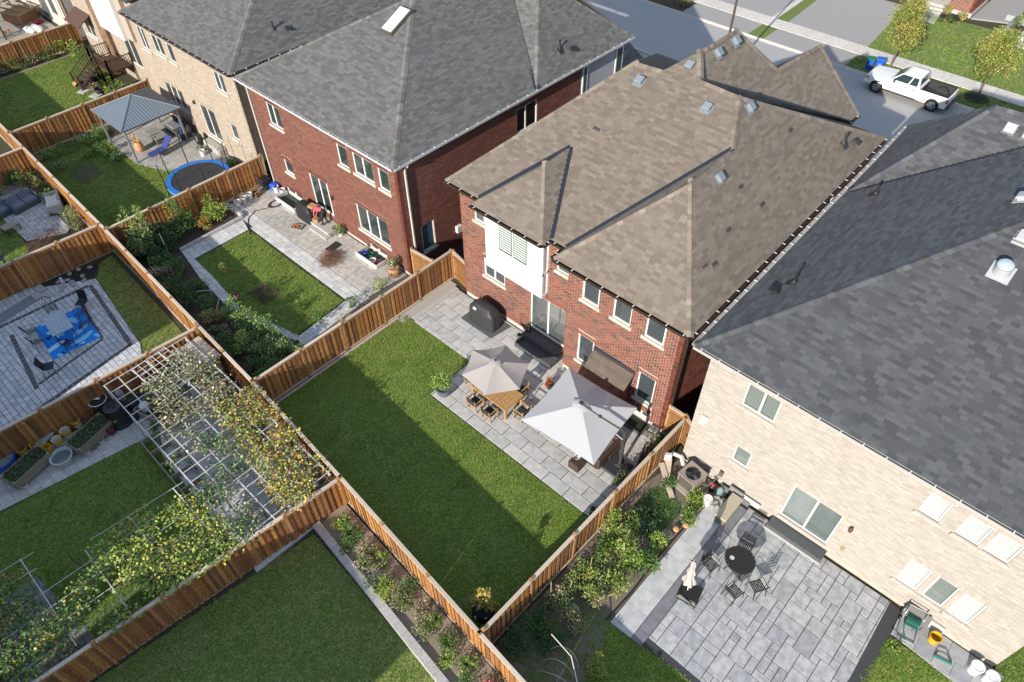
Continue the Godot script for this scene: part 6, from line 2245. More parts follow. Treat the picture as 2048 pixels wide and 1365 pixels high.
func person(at: Vector3, yaw: float) -> void:   # bent over from the hips, facing +Z, arms hanging
	var t := thing("person", "person in pink top and dark trousers bending over by covered grill and door steps", "person", at, yaw)
	var top := Color(0.62, 0.09, 0.12)
	var leg := Color(0.018, 0.014, 0.014)
	var skin := Color(0.34, 0.19, 0.12)
	var shoe := Color(0.05, 0.045, 0.045)
	var bn := []
	for s in [-1.0, 1.0]:
		bn += [[V(s * 0.09, 0.92, -0.12), V(s * 0.11, 0.5, -0.02 + s * 0.05), 0.095, 0.062, leg], [V(s * 0.11, 0.5, -0.02 + s * 0.05), V(s * 0.12, 0.1, -0.06 + s * 0.09), 0.06, 0.04, leg], [V(s * 0.12, 0.045, -0.1 + s * 0.09), V(s * 0.13, 0.035, 0.09 + s * 0.09), 0.042, 0.034, shoe]]
		bn += [[V(s * 0.17, 0.97, 0.38), V(s * 0.2, 0.7, 0.42), 0.052, 0.042, top], [V(s * 0.2, 0.7, 0.42), V(s * 0.13, 0.46, 0.5), 0.036, 0.026, skin]]
		bn += [[V(s * 0.13, 0.44, 0.505), V(s * 0.12, 0.37, 0.52), 0.03, 0.024, skin]]
		for i in 4: bn += [[V(s * (0.105 + i * 0.014), 0.36, 0.5 + i * 0.012), V(s * (0.1 + i * 0.013), 0.285 + absf(i - 1.3) * 0.008, 0.52 + i * 0.008), 0.009, 0.008, skin]]
		bn += [[V(s * 0.105, 0.42, 0.52), V(s * 0.075, 0.36, 0.545), 0.011, 0.009, skin]]
	bn += [[V(0, 0.95, -0.12), V(0, 1.0, 0.08), 0.135, 0.125, leg], [V(0, 1.01, 0.04), V(0, 1.02, 0.28), 0.13, 0.14, top], [V(-0.1, 1.0, 0.34), V(0.1, 1.0, 0.34), 0.1, 0.1, top], [V(0, 0.99, 0.42), V(0, 0.93, 0.5), 0.05, 0.045, skin], [V(0, 0.93, 0.54), V(0, 0.84, 0.59), 0.085, 0.07, skin], [V(0, 0.865, 0.655), V(0, 0.85, 0.665), 0.016, 0.014, skin]]
	obj("body", body(bn, 0.016, 0.035), vc(0.75), t)
	var hb := Buf.new()
	hb.lathe(V(0, 0.9, 0.53), [Vector2(0, -0.07), Vector2(0.08, -0.04), Vector2(0.102, 0.02), Vector2(0.085, 0.075), Vector2(0, 0.11)], 16, 1.0, 1.0, Basis(Vector3.RIGHT, 0.6))
	obj("hair", hb, mt(0.012, 0.009, 0.008, 0.6), t)
	var ey := Buf.new()
	for s in [-1.0, 1.0]: ey.lathe(V(s * 0.032, 0.885, 0.645), [Vector2(0, -0.008), Vector2(0.009, 0), Vector2(0, 0.008)], 8)
	obj("eye", ey, mt(0.02, 0.015, 0.015, 0.3), t)


# ---------------------------------------------------------------- yard of the dark red house
func neighbour_yard() -> void:
	var cols := [Color(0.56, 0.52, 0.47), Color(0.60, 0.56, 0.50), Color(0.52, 0.49, 0.45), Color(0.63, 0.58, 0.52)]
	var pale := [Color(0.64, 0.64, 0.62), Color(0.70, 0.69, 0.66), Color(0.60, 0.59, 0.58)]
	var patio := sheet("patio", [-36.9, -17.2, -36.9, -13.9, -34.7, -13.9, -33.7, -13.75, -24.7, -13.75, -24.5, -10.3, -23.7, -10.3, -23.5, -17.2], 0.022, mt(0.09, 0.085, 0.075, 0.95), 0.05)
	lay(patio, "slab", v2([-36.8, -17.2, -36.8, -14.7, -24.1, -14.7, -23.9, -17.2]), bond(-36.8, -23.5, -17.5, -14.7, 1.22, 0.7, 0.4, 0.25), 0.0, 0.045, cols, 0.85, 0.022, 0.05, 120, "weather")
	lay(patio, "border_paver", v2([-36.6, -14.68, -24.0, -14.68, -24.0, -13.75, -33.7, -13.75, -33.7, -13.95, -36.6, -13.95]), bond(-36.6, -24.0, -14.68, -13.7, 0.62, 0.31, 0.5), 0.0, 0.045, pale, 0.85, 0.02, 0.05, 150)
	lay(patio, "border_paver", v2([-24.75, -13.74, -24.45, -10.3, -23.75, -10.3, -23.95, -13.74]), bond(-24.8, -23.6, -13.75, -10.2, 0.3, 0.22, 0.5), 0.0, 0.045, pale, 0.85, 0.01, 0.05, 150)
	var path := sheet("garden_path", [-34.75, -13.9, -33.7, -13.6, -33.7, -10.1, -31.7, -10.0, -28.6, -9.6, -24.5, -10.5, -24.3, -10.2, -28.8, -9.2, -32, -9.45, -34.85, -9.95], 0.022, mt(0.16, 0.155, 0.15, 0.95), 0.05)
	lay(path, "paver", v2([-34.75, -13.9, -33.72, -13.6, -33.72, -10.1, -31.7, -10.0, -28.6, -9.65, -28.6, -9.2, -32, -9.45, -34.85, -9.95]), bond(-34.9, -28.5, -13.9, -9.1, 0.62, 0.42, 0.5), 0.0, 0.045, pale, 0.85, 0.02, 0.05, 150)
	lay(path, "paver", v2([-28.6, -9.2, -28.6, -9.62, -24.5, -10.5, -24.3, -10.2]), bond(-28.7, -24.0, -10.6, -9.1, 0.3, 0.2, 0.5), 0.0, 0.045, pale, 0.85, 0.02, 0.05, 80)
	# raised bed along the fences
	sheet("flower_bed", [-36.9, -14.0, -34.95, -14.0, -34.95, -9.85, -32, -9.35, -28.8, -9.1, -24.2, -10.1, -22.1, -10.2, -22.1, -6.9, -36.9, -7.5], 0.02, mt(0.16, 0.12, 0.09, 0.95, "soil", V(0.9, 0.9, 0.9)), 0.03)
	for q in [[-34.88, -14.0, -34.85, -9.9, "beside the orange flowers"], [-36.7, -14.05, -34.9, -14.05, "facing the white buckets"]]:
		var a := V(q[0], 0.12, q[1])
		var b := V(q[2], 0.12, q[3])
		var e := Buf.new()
		var n := int(a.distance_to(b) / 0.45)
		for i in n:
			var p := a.lerp(b, (i + 0.5) / n)
			e.bevel(p, V(0.44 if q[0] != -34.88 else 0.14, 0.24, 0.14 if q[0] != -34.88 else 0.44), 0.015)
		var o := tag(obj("bed_kerb", e, mt(0.5, 0.49, 0.47, 0.85, "mottle")), "whitish stone kerb of raised bed %s" % q[4], "kerb")
	# door landing, window wells
	var ld := thing("door_landing", "pale stone landing and step below the dark red house's sliding door", "steps", V(-30.6, 0.04, -16.85))
	for s in [[0.0, 0.13, 0.05, 2.0, 0.26, 0.95], [0.3, 0.06, 0.62, 1.6, 0.12, 0.4]]:
		var b := Buf.new()
		b.bevel(V(s[0], s[1], s[2]), V(s[3], s[4], s[5]), 0.012)
		obj("step", b, mt(0.47, 0.45, 0.42, 0.85, "mottle"), ld)
	for q in [[-33.95, "white walled window well between black grill cover and buckets", 1.9], [-26.3, "white walled window well crammed with pots under the wide window", 1.75]]:
		var w := thing("window_well", q[1], "window well", V(q[0], 0.03, -16.8), 0.0, "white window wells")
		var b := Buf.new()
		b.bevel(V(0, 0.14, 0.42), V(q[2], 0.3, 0.09), 0.02)
		b.bevel(V(-q[2] / 2, 0.14, 0), V(0.09, 0.3, 0.85), 0.02)
		b.bevel(V(q[2] / 2, 0.14, 0), V(0.09, 0.3, 0.85), 0.02)
		obj("wall", b, mt(0.58, 0.57, 0.55, 0.8, "mottle"), w)
		var g := Buf.new()
		g.box(V(0, 0.03, 0), V(q[2] - 0.1, 0.02, 0.8))
		obj("floor", g, mt(0.05, 0.08, 0.06, 0.9), w)
	for q in [[-26.85, -16.75, [0.03, 0.08, 0.4], "small blue pot in the crammed window well", 0.12], [-26.0, -16.6, [0.45, 0.42, 0.42], "pale round pot in the crammed window well", 0.19], [-25.65, -16.75, [0.3, 0.04, 0.06], "dark red pot at end of the crammed window well", 0.11], [-26.45, -16.85, [0.02, 0.12, 0.07], "green pot amid the crammed window well", 0.13]]:
		bucket(q[3], V(q[0], 0.07, q[1]), q[2], "pots in the window well", false, 0.22, q[4])
	grill("wide black grill cover before the dark red house's sliding door", V(-32.0, 0.045, -16.65), 0.0, 1.5, 0.75, 1.05, 0.02)
	var bx := Buf.new()
	bx.bevel(V(0, 0.06, 0), V(0.5, 0.13, 0.4), 0.008)
	tag(obj("cardboard_box", bx, mt(0.40, 0.24, 0.11, 0.9), self, Transform3D(Basis(Vector3.UP, 0.2), V(-31.35, 1.08, -16.75))), "open cardboard box on the wide black grill cover", "box")
	person(V(-30.5, 0.3, -16.75), -PI / 2 + 0.45)
	var bc := Buf.new()
	bc.bevel(V(0, 0.12, 0), V(0.35, 0.24, 0.3), 0.01)
	tag(obj("crate", bc, mt(0.34, 0.2, 0.09, 0.9), self, Transform3D(Basis(Vector3.UP, 0.4), V(-31.05, 0.3, -16.6))), "brown carton at the bending person's hands", "box")
	# things on the slabs
	var fp := bush("potted_plant", "leafy plant in white pot at foot of the pale landing", "plant", V(-29.25, 0.25, -16.9), V(0.33, 0.3, 0.33), 260, 0.11, lime + greens)
	var fq := Buf.new()
	fq.lathe(V(0, -0.21, 0), [Vector2(0.12, 0), Vector2(0.17, 0.26), Vector2(0.14, 0.26), Vector2(0, 0.23)], 16)
	obj("pot", fq, mt(0.62, 0.6, 0.57, 0.6), fp)
	var tr := thing("tray", "shallow tray of orange fruit on the pale slabs", "tray", V(-31.7, 0.045, -15.65), 0.5)
	var tb := Buf.new()
	tb.box(V(0, 0.02, 0), V(0.62, 0.02, 0.42))
	for x in [-0.31, 0.31]: tb.box(V(x, 0.05, 0), V(0.02, 0.09, 0.42))
	for z in [-0.21, 0.21]: tb.box(V(0, 0.05, z), V(0.62, 0.09, 0.02))
	obj("rim", tb, mt(0.22, 0.21, 0.2, 0.6), tr)
	for i in 26:
		var f := Buf.new()
		f.lathe(Vector3.ZERO, [Vector2(0, -0.035), Vector2(0.032, -0.02), Vector2(0.035, 0.01), Vector2(0, 0.035)], 7)
		obj("fruit", f, mt(0.5, 0.14, 0.02, 0.5), tr, Transform3D(Basis(), V(rf(-0.26, 0.1), rf(0.06, 0.09), rf(-0.16, 0.16))))
	var gd := Buf.new()
	gd.box(V(0, 0.02, 0), V(0.5, 0.03, 0.85))
	tag(obj("slab_gap", gd, mt(0.055, 0.055, 0.04, 0.95, "soil", V(4, 4, 4)), self, Transform3D(Basis(Vector3.UP, 0.1), V(-28.72, 0.04, -15.95))), "open gap in the slabs with dark earth behind dry clippings", "gap")
	var dc := Buf.new()
	for i in 900:
		var a := rf(0, TAU)
		var r := pow(rng.randf(), 0.6)
		var p := V(cos(a) * r * 0.55 + rf(-0.3, 0.3), 0.05 + rf(0, 0.35) * (1 - r), sin(a) * r * 0.75)
		var d := rdir()
		d.y *= 0.4
		dc.col = pick([Color(0.22, 0.1, 0.05), Color(0.3, 0.15, 0.075), Color(0.15, 0.07, 0.04)])
		dc.tube([p, p + d.normalized() * rf(0.1, 0.3)], 0.006, 0.003, 3, false)
	tag(obj("dry_clippings", dc, vc(0.9), self, Transform3D(Basis(Vector3.UP, 0.5), V(-27.95, 0.05, -15.2))), "heap of reddish dry plant clippings on the slabs", "clippings")
	var op := bush("potted_plant", "straggly plant in large terracotta pot at dark red house corner", "plant", V(-24.35, 0.55, -16.75), V(0.42, 0.4, 0.42), 320, 0.11, dry + greens)
	var oq := Buf.new()
	oq.lathe(V(0, -0.5, 0), [Vector2(0.2, 0), Vector2(0.34, 0.18), Vector2(0.34, 0.4), Vector2(0.27, 0.52), Vector2(0.29, 0.56), Vector2(0.24, 0.56), Vector2(0, 0.5)], 18)
	obj("pot", oq, mt(0.5, 0.27, 0.14, 0.8, "weather"), op)
	for q in [[-24.1, -15.5, "weed sprouting from the slabs near dark red house corner", lime], [-24.15, -13.6, "young shrub by fence at pale paver path", greens], [-24.4, -11.8, "tall wispy shrub where paver path meets the fence", greens], [-23.4, -12.6, "small seedhead plant against the fence", dry]]:
		bush("self_sown_shrub", q[2], "shrub", V(q[0], 0.04, q[1]), V(0.45, 0.45, 0.4), 260, 0.09, q[3])
	var hs := Buf.new()
	var pts := []
	for i in 60:
		var a := TAU * i / 14.0
		pts.append(V(-34.6 + cos(a) * (0.3 + 0.03 * sin(i)), 0.07 + 0.004 * (i % 7), -16.1 + sin(a) * (0.42 + 0.05 * cos(i * 0.7))))
	pts += [V(-34.6, 0.07, -15.5), V(-34.9, 0.07, -14.9), V(-34.6, 0.07, -14.2), V(-33.9, 0.06, -13.7), V(-33.2, 0.05, -13.4)]
	hs.tube(pts, 0.022, 0.022, 6)
	tag(obj("garden_hose", hs, mt(0.012, 0.012, 0.012, 0.5)), "black garden hose coiled on slabs and trailing to the lawn", "hose")
	var wb := [[-36.1, -14.5, "white bucket in the row below trampoline fence, nearest the flower bed"], [-36.15, -14.95, "white bucket in the row below trampoline fence, in the middle"], [-36.2, -15.4, "white bucket in the row below trampoline fence, nearest the firewood"], [-35.6, -16.9, "white bucket against dark red house wall by blue box"], [-35.05, -17.0, "white bucket against dark red house wall by window well"]]
	for q in wb: bucket(q[2], V(q[0], 0.045, q[1]), [0.66, 0.65, 0.64], "white buckets", false, 0.4, 0.17)
	for i in 14:
		var lg := Buf.new()
		lg.tube([Vector3.ZERO, V(0.05, 0, 0.45)], 0.055, 0.05, 7)
		tag(obj("firewood_log", lg, mt(0.36, 0.2, 0.09, 0.9, "weather", V(4, 4, 4)), self, Transform3D(Basis(Vector3.UP, rf(-0.3, 0.3)), V(-36.45 + (i % 4) * 0.12, 0.1 + (i / 4) * 0.1, -16.1))), "split log of the firewood heap by the wall end of trampoline fence", "log", "firewood heap")
	var ct := thing("hand_cart", "black garden cart with spoked wheels by firewood and blue box", "cart", V(-36.5, 0.045, -16.75))
	var cb := Buf.new()
	cb.bevel(V(0, 0.45, 0), V(0.55, 0.5, 0.6), 0.06)
	cb.tube([V(-0.2, 0.6, 0.2), V(-0.25, 1.2, 0.5), V(0.25, 1.2, 0.5), V(0.2, 0.6, 0.2)], 0.02, 0.02, 6)
	obj("body", cb, mt(0.015, 0.015, 0.016, 0.6), ct)
	var cw := Buf.new()
	for x in [-0.33, 0.33]: cw.lathe(V(x, 0.17, 0.1), [Vector2(0, -0.03), Vector2(0.17, -0.03), Vector2(0.17, 0.03), Vector2(0, 0.03)], 16, 1, 1, Basis(Vector3.BACK, PI / 2))
	obj("wheel", cw, mt(0.02, 0.02, 0.02, 0.7), ct)
	var bb := Buf.new()
	bb.bevel(V(0, 0.2, 0), V(0.5, 0.4, 0.35), 0.03)
	tag(obj("storage_crate", bb, mt(0.02, 0.09, 0.55, 0.5), self, Transform3D(Basis(Vector3.UP, 0.3), V(-35.9, 0.045, -17.0))), "bright blue crate between black cart and white buckets", "crate")
	for q in [[-36.75, 0.15], [-36.68, -0.1], [-36.6, 0.05]]:
		var s := Buf.new()
		s.tube([V(0, 0, 0), V(0.1, 2.1, q[1])], 0.02, 0.02, 5)
		tag(obj("garden_pole", s, mt(0.3, 0.24, 0.16, 0.8), self, Transform3D(Basis(), V(q[0], 0.04, -17.05))), "weathered pole leaning at the dark red house's far corner", "pole", "leaning poles")
	# lawn things
	var yp := bush("potted_plant", "young plant in yellow pot standing on the lawn", "plant", V(-31.45, 0.3, -10.6), V(0.2, 0.2, 0.2), 90, 0.11, lime)
	var yq := Buf.new()
	yq.lathe(V(0, -0.28, 0), [Vector2(0.12, 0), Vector2(0.17, 0.3), Vector2(0.14, 0.3), Vector2(0, 0.27)], 14)
	obj("pot", yq, mt(0.5, 0.33, 0.1, 0.6), yp)
	bucket("magenta pail lying at lawn's edge by white stick cross", V(-29.1, 0.05, -9.85), [0.5, 0.02, 0.32], "", false, 0.3, 0.16)
	var br := Buf.new()
	for i in 500:
		var p := V(rf(-0.7, 0.7), rf(0.01, 0.22), rf(-0.5, 0.5))
		br.col = pick([Color(0.12, 0.08, 0.05), Color(0.2, 0.15, 0.1), Color(0.08, 0.06, 0.04)])
		br.tube([p, p + V(rf(-0.3, 0.3), rf(-0.05, 0.1), rf(-0.3, 0.3))], 0.007, 0.003, 3, false)
	tag(obj("brushwood", br, vc(0.9), self, Transform3D(Basis(), V(-28.3, 0.02, -11.0))), "low pile of grey twigs on lawn by paver path", "brushwood")
	# beds: shrubs, tomatoes, flowers
	var tall := lime + pal([[0.12, 0.22, 0.06], [0.15, 0.25, 0.09]], 0.15, 6)
	var spots := [[-35.7, -12.9, 0.8, 0.85, lime, "bright tomato bush beside orange flowers"], [-35.9, -12.1, 0.5, 0.45, pal([[0.55, 0.2, 0.02], [0.5, 0.32, 0.03], [0.08, 0.14, 0.03]], 0.1, 6), "orange and yellow flowers at the raised bed kerb"], [-36.2, -11.3, 0.75, 0.8, greens, "dark green tomato bush between cane stakes and orange flowers"], [-36.3, -10.1, 0.7, 0.6, greens + deep_greens, "green bush under the cane stakes"], [-35.6, -9.6, 0.6, 0.5, deep_greens, "dark low bush at corner of raised bed"], [-36.5, -9.0, 0.7, 0.6, deep_greens, "dark bush behind tall light green lilac"], [-36.0, -8.3, 0.8, 0.65, deep_greens, "dark leafy mound by rear fence and corner"], [-35.0, -8.7, 0.75, 0.6, deep_greens, "dark leafy mound facing the path's corner"], [-34.1, -8.5, 0.75, 0.6, greens + deep_greens, "dark mound beside upright green stake"], [-33.2, -8.9, 0.6, 0.45, greens, "green mound touching the pale path"], [-33.0, -8.0, 0.75, 0.55, deep_greens + dry, "brownish dark mound along rear fence"], [-31.9, -8.3, 0.7, 0.55, deep_greens + greens, "dark mound next to the white stick cross"], [-31.1, -8.8, 0.55, 0.42, greens, "green mound between stick cross and path"], [-30.6, -7.9, 0.6, 0.4, deep_greens, "low dark clump with grey stone behind"], [-29.7, -8.5, 0.5, 0.35, greens, "low green clump by white stick cross"], [-28.6, -8.2, 0.5, 0.35, autumn + dry, "orange fading flowers in bare soil"], [-27.6, -9.1, 0.7, 0.75, tall, "tall bright green leafy plant at path's end"], [-26.6, -9.0, 0.75, 0.8, tall, "tall bright green leafy plant, second from path's end"], [-25.7, -9.2, 0.75, 0.8, tall, "tall bright green leafy plant in the middle of the clump"], [-25.2, -8.3, 0.8, 0.75, tall, "tall bright green leafy plant close to rear fence"], [-24.4, -9.1, 0.75, 0.7, tall, "tall bright green leafy plant by paver path bend"], [-23.4, -9.4, 0.7, 0.7, tall + greens, "bright green leafy plant against the dappled fence"], [-23.0, -8.2, 0.75, 0.6, greens, "green leafy mound in the fence corner by lawn"], [-24.0, -7.6, 0.7, 0.4, deep_greens + greens, "low dark green cover along rear fence"], [-26.2, -7.6, 0.8, 0.35, greens, "low green cover beneath the tall bright plants"], [-27.4, -7.7, 0.6, 0.3, greens + dry, "low cover by rear fence with pale stones"]]
	for s in spots:
		bush("garden_plant", s[5], "plant", V(s[0], 0.02, s[1]), V(s[2] * 1.12, s[3], s[2] * 1.12), int(1300 * s[2]), 0.11, s[4], "plants of the bed along the fences")
	var lil := [[-38.4, -8.9, 0.0], [-37.3, -9.0, 0.0]]
	var sh := bush("tall_shrub", "tall shrub with pale yellow-green tips rising over rear fence corner", "shrub", V(-36.1, 0.02, -8.6), V(1.05, 1.35, 0.95), 2600, 0.13, pal([[0.16, 0.22, 0.07], [0.10, 0.17, 0.05], [0.22, 0.28, 0.10], [0.06, 0.12, 0.03]], 0.15, 8))
	var tips := Buf.new()
	for i in 9:
		var a := rf(0, TAU)
		var o := V(cos(a) * 0.6, 2.1, sin(a) * 0.5)
		for j in 46:
			tips.col = pick(tall) * rf(0.9, 1.5)
			tips.leaf(o + V(rf(-0.14, 0.14) * (1 - j / 60.0), j * 0.018, rf(-0.14, 0.14)), (rdir() + V(0, 0.3, 0)).normalized(), Vector3.UP, 0.12, 0.06)
	stuff(obj("foliage", tips, vc(0.6, "", Vector3.ONE, 0.35), sh))
	bush("tall_shrub", "slim pale green shrub beside fence post of trampoline yard", "shrub", V(-36.5, 0.02, -10.9), V(0.5, 1.2, 0.5), 800, 0.12, tall)
	for i in 3:
		var s := Buf.new()
		s.tube([V(0, 0, 0), V(0.05, 1.6, 0.05)], 0.012, 0.012, 5)
		tag(obj("cane", s, mt(0.5, 0.45, 0.36, 0.8), self, Transform3D(Basis(), V(-36.5, 0, -10.8 - i * 0.28))), "pale cane stake among dark tomato bushes, %s" % ["nearest the slim pale shrub", "the middle one", "nearest the orange flowers"][i], "stake", "cane stakes")
	var gs := Buf.new()
	gs.tube([V(0, 0, 0), V(0.02, 1.9, 0.0)], 0.016, 0.016, 5)
	tag(obj("stake", gs, mt(0.2, 0.28, 0.2, 0.7), self, Transform3D(Basis(), V(-34.6, 0, -9.2))), "upright green stake at raised bed's inner corner", "stake")
	var cx := Buf.new()
	cx.tube([V(-0.5, 0.65, 0.5), V(0.5, 0.75, -0.5)], 0.018, 0.018, 5)
	cx.tube([V(-0.1, 0.1, -0.5), V(1.4, 0.6, 0.5)], 0.018, 0.018, 5)
	cx.tube([V(0.05, 0.0, 0.0), V(0.05, 0.75, 0.0)], 0.018, 0.018, 5)
	tag(obj("stick_cross", cx, mt(0.6, 0.58, 0.54, 0.7), self, Transform3D(Basis(), V(-30.0, 0, -9.05))), "white sticks crossed over the bed by magenta pail", "stake")


# ---------------------------------------------------------------- trampoline and gazebo yard
func trampoline_yard() -> void:
	var cols := [Color(0.42, 0.39, 0.36), Color(0.46, 0.43, 0.40), Color(0.38, 0.36, 0.34)]
	var patio := sheet("patio", [-49.1, -12.6, -45.0, -12.55, -42.9, -13.4, -40.5, -16.9, -40.5, -17.1, -49.3, -17.1, -49.3, -14], 0.022, mt(0.13, 0.12, 0.11, 0.95), 0.05)
	lay(patio, "paver", v2([-49.1, -12.6, -45.0, -12.55, -42.9, -13.4, -40.5, -16.9, -40.5, -17.1, -49.3, -17.1, -49.3, -14]), bond(-49.3, -40.4, -17.1, -12.5, 0.5, 0.35, 0.5, 0.2), 0.0, 0.045, cols, 0.85, 0.012, 0.05, 160)
	var t := thing("trampoline", "round trampoline with bright blue pad and black net poles", "trampoline", V(-39.35, 0, -14.0))
	var R1 := 1.92
	var pad := Buf.new()
	for i in 48:
		var a0 := TAU * i / 48
		var a1 := TAU * (i + 1) / 48
		var e0 := V(cos(a0), 0, -sin(a0))
		var e1 := V(cos(a1), 0, -sin(a1))
		var y := V(0, 0.86, 0)
		pad.quad(e0 * (R1 - 0.3) + y, e0 * R1 + y + V(0, 0.01, 0), e1 * R1 + y + V(0, 0.01, 0), e1 * (R1 - 0.3) + y)
		pad.quad(e0 * (R1 + 0.03) + y - V(0, 0.12, 0), e1 * (R1 + 0.03) + y - V(0, 0.12, 0), e1 * R1 + y + V(0, 0.01, 0), e0 * R1 + y + V(0, 0.01, 0))
	obj("pad", pad, mt(0.015, 0.16, 0.52, 0.5), t)
	var mat_ := Buf.new()
	mat_.lathe(V(0, 0.84, 0), [Vector2(R1 - 0.28, 0.0), Vector2(1.2, -0.02), Vector2(0, -0.05)], 40)
	obj("jumping_mat", mat_, mt(0.03, 0.03, 0.033, 0.6), t)
	var rg := []
	for i in 41: rg.append(V(cos(TAU * i / 40) * R1, 0.78, sin(TAU * i / 40) * R1))
	var rb := Buf.new()
	rb.tube(rg, 0.03, 0.03, 6, false)
	obj("rim", rb, mt(0.3, 0.31, 0.33, 0.4), t)
	for i in 8:
		var a := TAU * i / 8 + 0.2
		var e := V(cos(a), 0, sin(a))
		var l := Buf.new()
		l.tube([e * (R1 + 0.03), e * (R1 + 0.03) + V(0, 1.2, 0), e * (R1 + 0.06) + V(0, 2.5, 0)], 0.035, 0.03, 8)
		obj("net_pole", l, mt(0.012, 0.012, 0.012, 0.7), t)
		var g := Buf.new()
		g.tube([e * R1 + V(0, 0.78, 0), e * R1, ], 0.025, 0.025, 6)
		obj("leg", g, mt(0.3, 0.31, 0.33, 0.4), t)
		var a2 := TAU * (i + 1) / 8 + 0.2
		var e2 := V(cos(a2), 0, sin(a2))
		var n := Buf.new()
		var sagp := []
		for j in 9: sagp.append(e.lerp(e2, j / 8.0) * (R1 - 0.03) + V(0, 2.42 - sin(PI * j / 8.0) * 0.55, 0))
		n.tube(sagp, 0.008, 0.008, 4, false)
		obj("net_cord", n, mt(0.02, 0.02, 0.02, 0.8), t)
	# gazebo
	var g := thing("gazebo", "hip roofed metal gazebo with grey corrugated roof on four posts", "gazebo", V(-46.8, 0, -14.45))
	var met := mt(0.20, 0.235, 0.27, 0.4, "", Vector3.ONE, 0.2)
	var c := [V(-2.05, 2.45, 2.05), V(2.05, 2.45, 2.02), V(2.0, 2.45, -2.05), V(-2.05, 2.45, -2.0)]
	var ap := V(-0.4, 3.25, -0.2)
	for i in 4:
		var a: Vector3 = c[i]
		var b: Vector3 = c[(i + 1) % 4]
		var nn := (b - a).cross(ap - a).normalized()
		var f := Buf.new()
		f.tri(a, b, ap)
		f.tri(a - V(0, 0.03, 0), ap - V(0, 0.03, 0), b - V(0, 0.03, 0))
		var pn := obj("roof_panel", f, met, g)
		var u := (b - a).normalized()
		var upv := nn.cross(u)
		var hgt := (ap - a).dot(upv)
		var apx := (ap - a).dot(u)
		var len := (b - a).length()
		var k := 1
		while k * 0.19 < len:
			var x := k * 0.19
			var y := hgt * (x / apx if x < apx else (len - x) / (len - apx))
			var s := Buf.new()
			s.hexa(a + u * x + upv * y / 2 + nn * 0.012, u * 0.014, upv * y / 2, nn * 0.012)
			obj("rib", s, met, pn)
			k += 1
		var h := Buf.new()
		h.tube([a + nn * 0.02, ap + nn * 0.01], 0.035, 0.035, 6)
		obj("hip_cap", h, mt(0.16, 0.19, 0.22, 0.4), g)
		var bm := Buf.new()
		bm.hexa((a + b) / 2 * V(0.9, 1, 0.9) - V(0, 0.12, 0), u * len * 0.45, V(0, 0.06, 0), u.cross(Vector3.UP) * 0.03)
		obj("beam", bm, mt(0.12, 0.13, 0.145, 0.5), g)
		var p := Buf.new()
		p.box(V(a.x * 0.88, 1.2, a.z * 0.88), V(0.11, 2.4, 0.11))
		p.box(V(a.x * 0.88, 0.03, a.z * 0.88), V(0.22, 0.06, 0.22))
		obj("post", p, mt(0.22, 0.23, 0.245, 0.5), g)
	# chaise, table, pot and clutter
	var ch := thing("sun_lounger", "folding sun lounger with blue fabric between gazebo and trampoline", "lounger", V(-44.7, 0.05, -14.3), 0.12)
	var bl := mt(0.035, 0.055, 0.22, 0.7)
	var s1 := Buf.new()
	s1.hexa(V(0, 0.36, 0.35), V(0.28, 0, 0), V(0, 0.012, 0), V(0, -0.02, 0.55))
	obj("seat", s1, bl, ch)
	var s2 := Buf.new()
	s2.hexa(V(0, 0.66, -0.5), V(0.28, 0, 0), V(0, 0.01, 0.01), V(0, 0.3, -0.34))
	obj("backrest", s2, bl, ch)
	var fr := Buf.new()
	for x in [-0.3, 0.3]:
		fr.tube([V(x, 0.36, 0.9), V(x, 0.37, -0.18), V(x, 0.97, -0.85)], 0.014, 0.014, 6)
		fr.tube([V(x, 0.37, 0.6), V(x, 0, 0.75)], 0.014, 0.014, 6)
		fr.tube([V(x, 0.6, -0.42), V(x, 0, -0.75)], 0.014, 0.014, 6)
		fr.tube([V(x, 0.6, -0.42), V(x, 0.6, 0.05), V(x, 0.0, -0.1)], 0.014, 0.014, 6)
	obj("frame", fr, mt(0.02, 0.02, 0.022, 0.5), ch)
	var pt := thing("garden_urn", "terracotta coloured urn holding gloves under gazebo corner", "urn", V(-46.2, 0.05, -13.5))
	var pb := Buf.new()
	pb.lathe(Vector3.ZERO, [Vector2(0.2, 0), Vector2(0.3, 0.2), Vector2(0.27, 0.5), Vector2(0.19, 0.66), Vector2(0.24, 0.72), Vector2(0.18, 0.72), Vector2(0, 0.6)], 18)
	obj("pot", pb, mt(0.5, 0.28, 0.12, 0.75), pt)
	var pk := Buf.new()
	pk.tube([V(-0.1, 0.7, 0), V(-0.2, 1.0, 0.1), V(-0.1, 1.15, 0.0)], 0.07, 0.05, 7)
	pk.tube([V(0.1, 0.7, 0), V(0.12, 0.95, -0.1)], 0.06, 0.05, 7)
	obj("contents", pk, mt(0.5, 0.3, 0.06, 0.8), pt)
	var wt := thing("low_table", "grey wicker low table on patio beneath the gazebo", "table", V(-46.7, 0.05, -15.0))
	var w1 := Buf.new()
	w1.bevel(V(0, 0.4, 0), V(1.6, 0.06, 0.9), 0.01)
	obj("tabletop", w1, mt(0.26, 0.25, 0.24, 0.5), wt)
	var w2 := Buf.new()
	w2.box(V(0, 0.19, 0), V(1.45, 0.38, 0.78))
	obj("frame", w2, mt(0.16, 0.15, 0.14, 0.8, "fine", V(5, 5, 5)), wt)
	var sf := thing("outdoor_sofa", "dark outdoor sofa against tan house wall behind the gazebo", "sofa", V(-46.3, 0.05, -16.45))
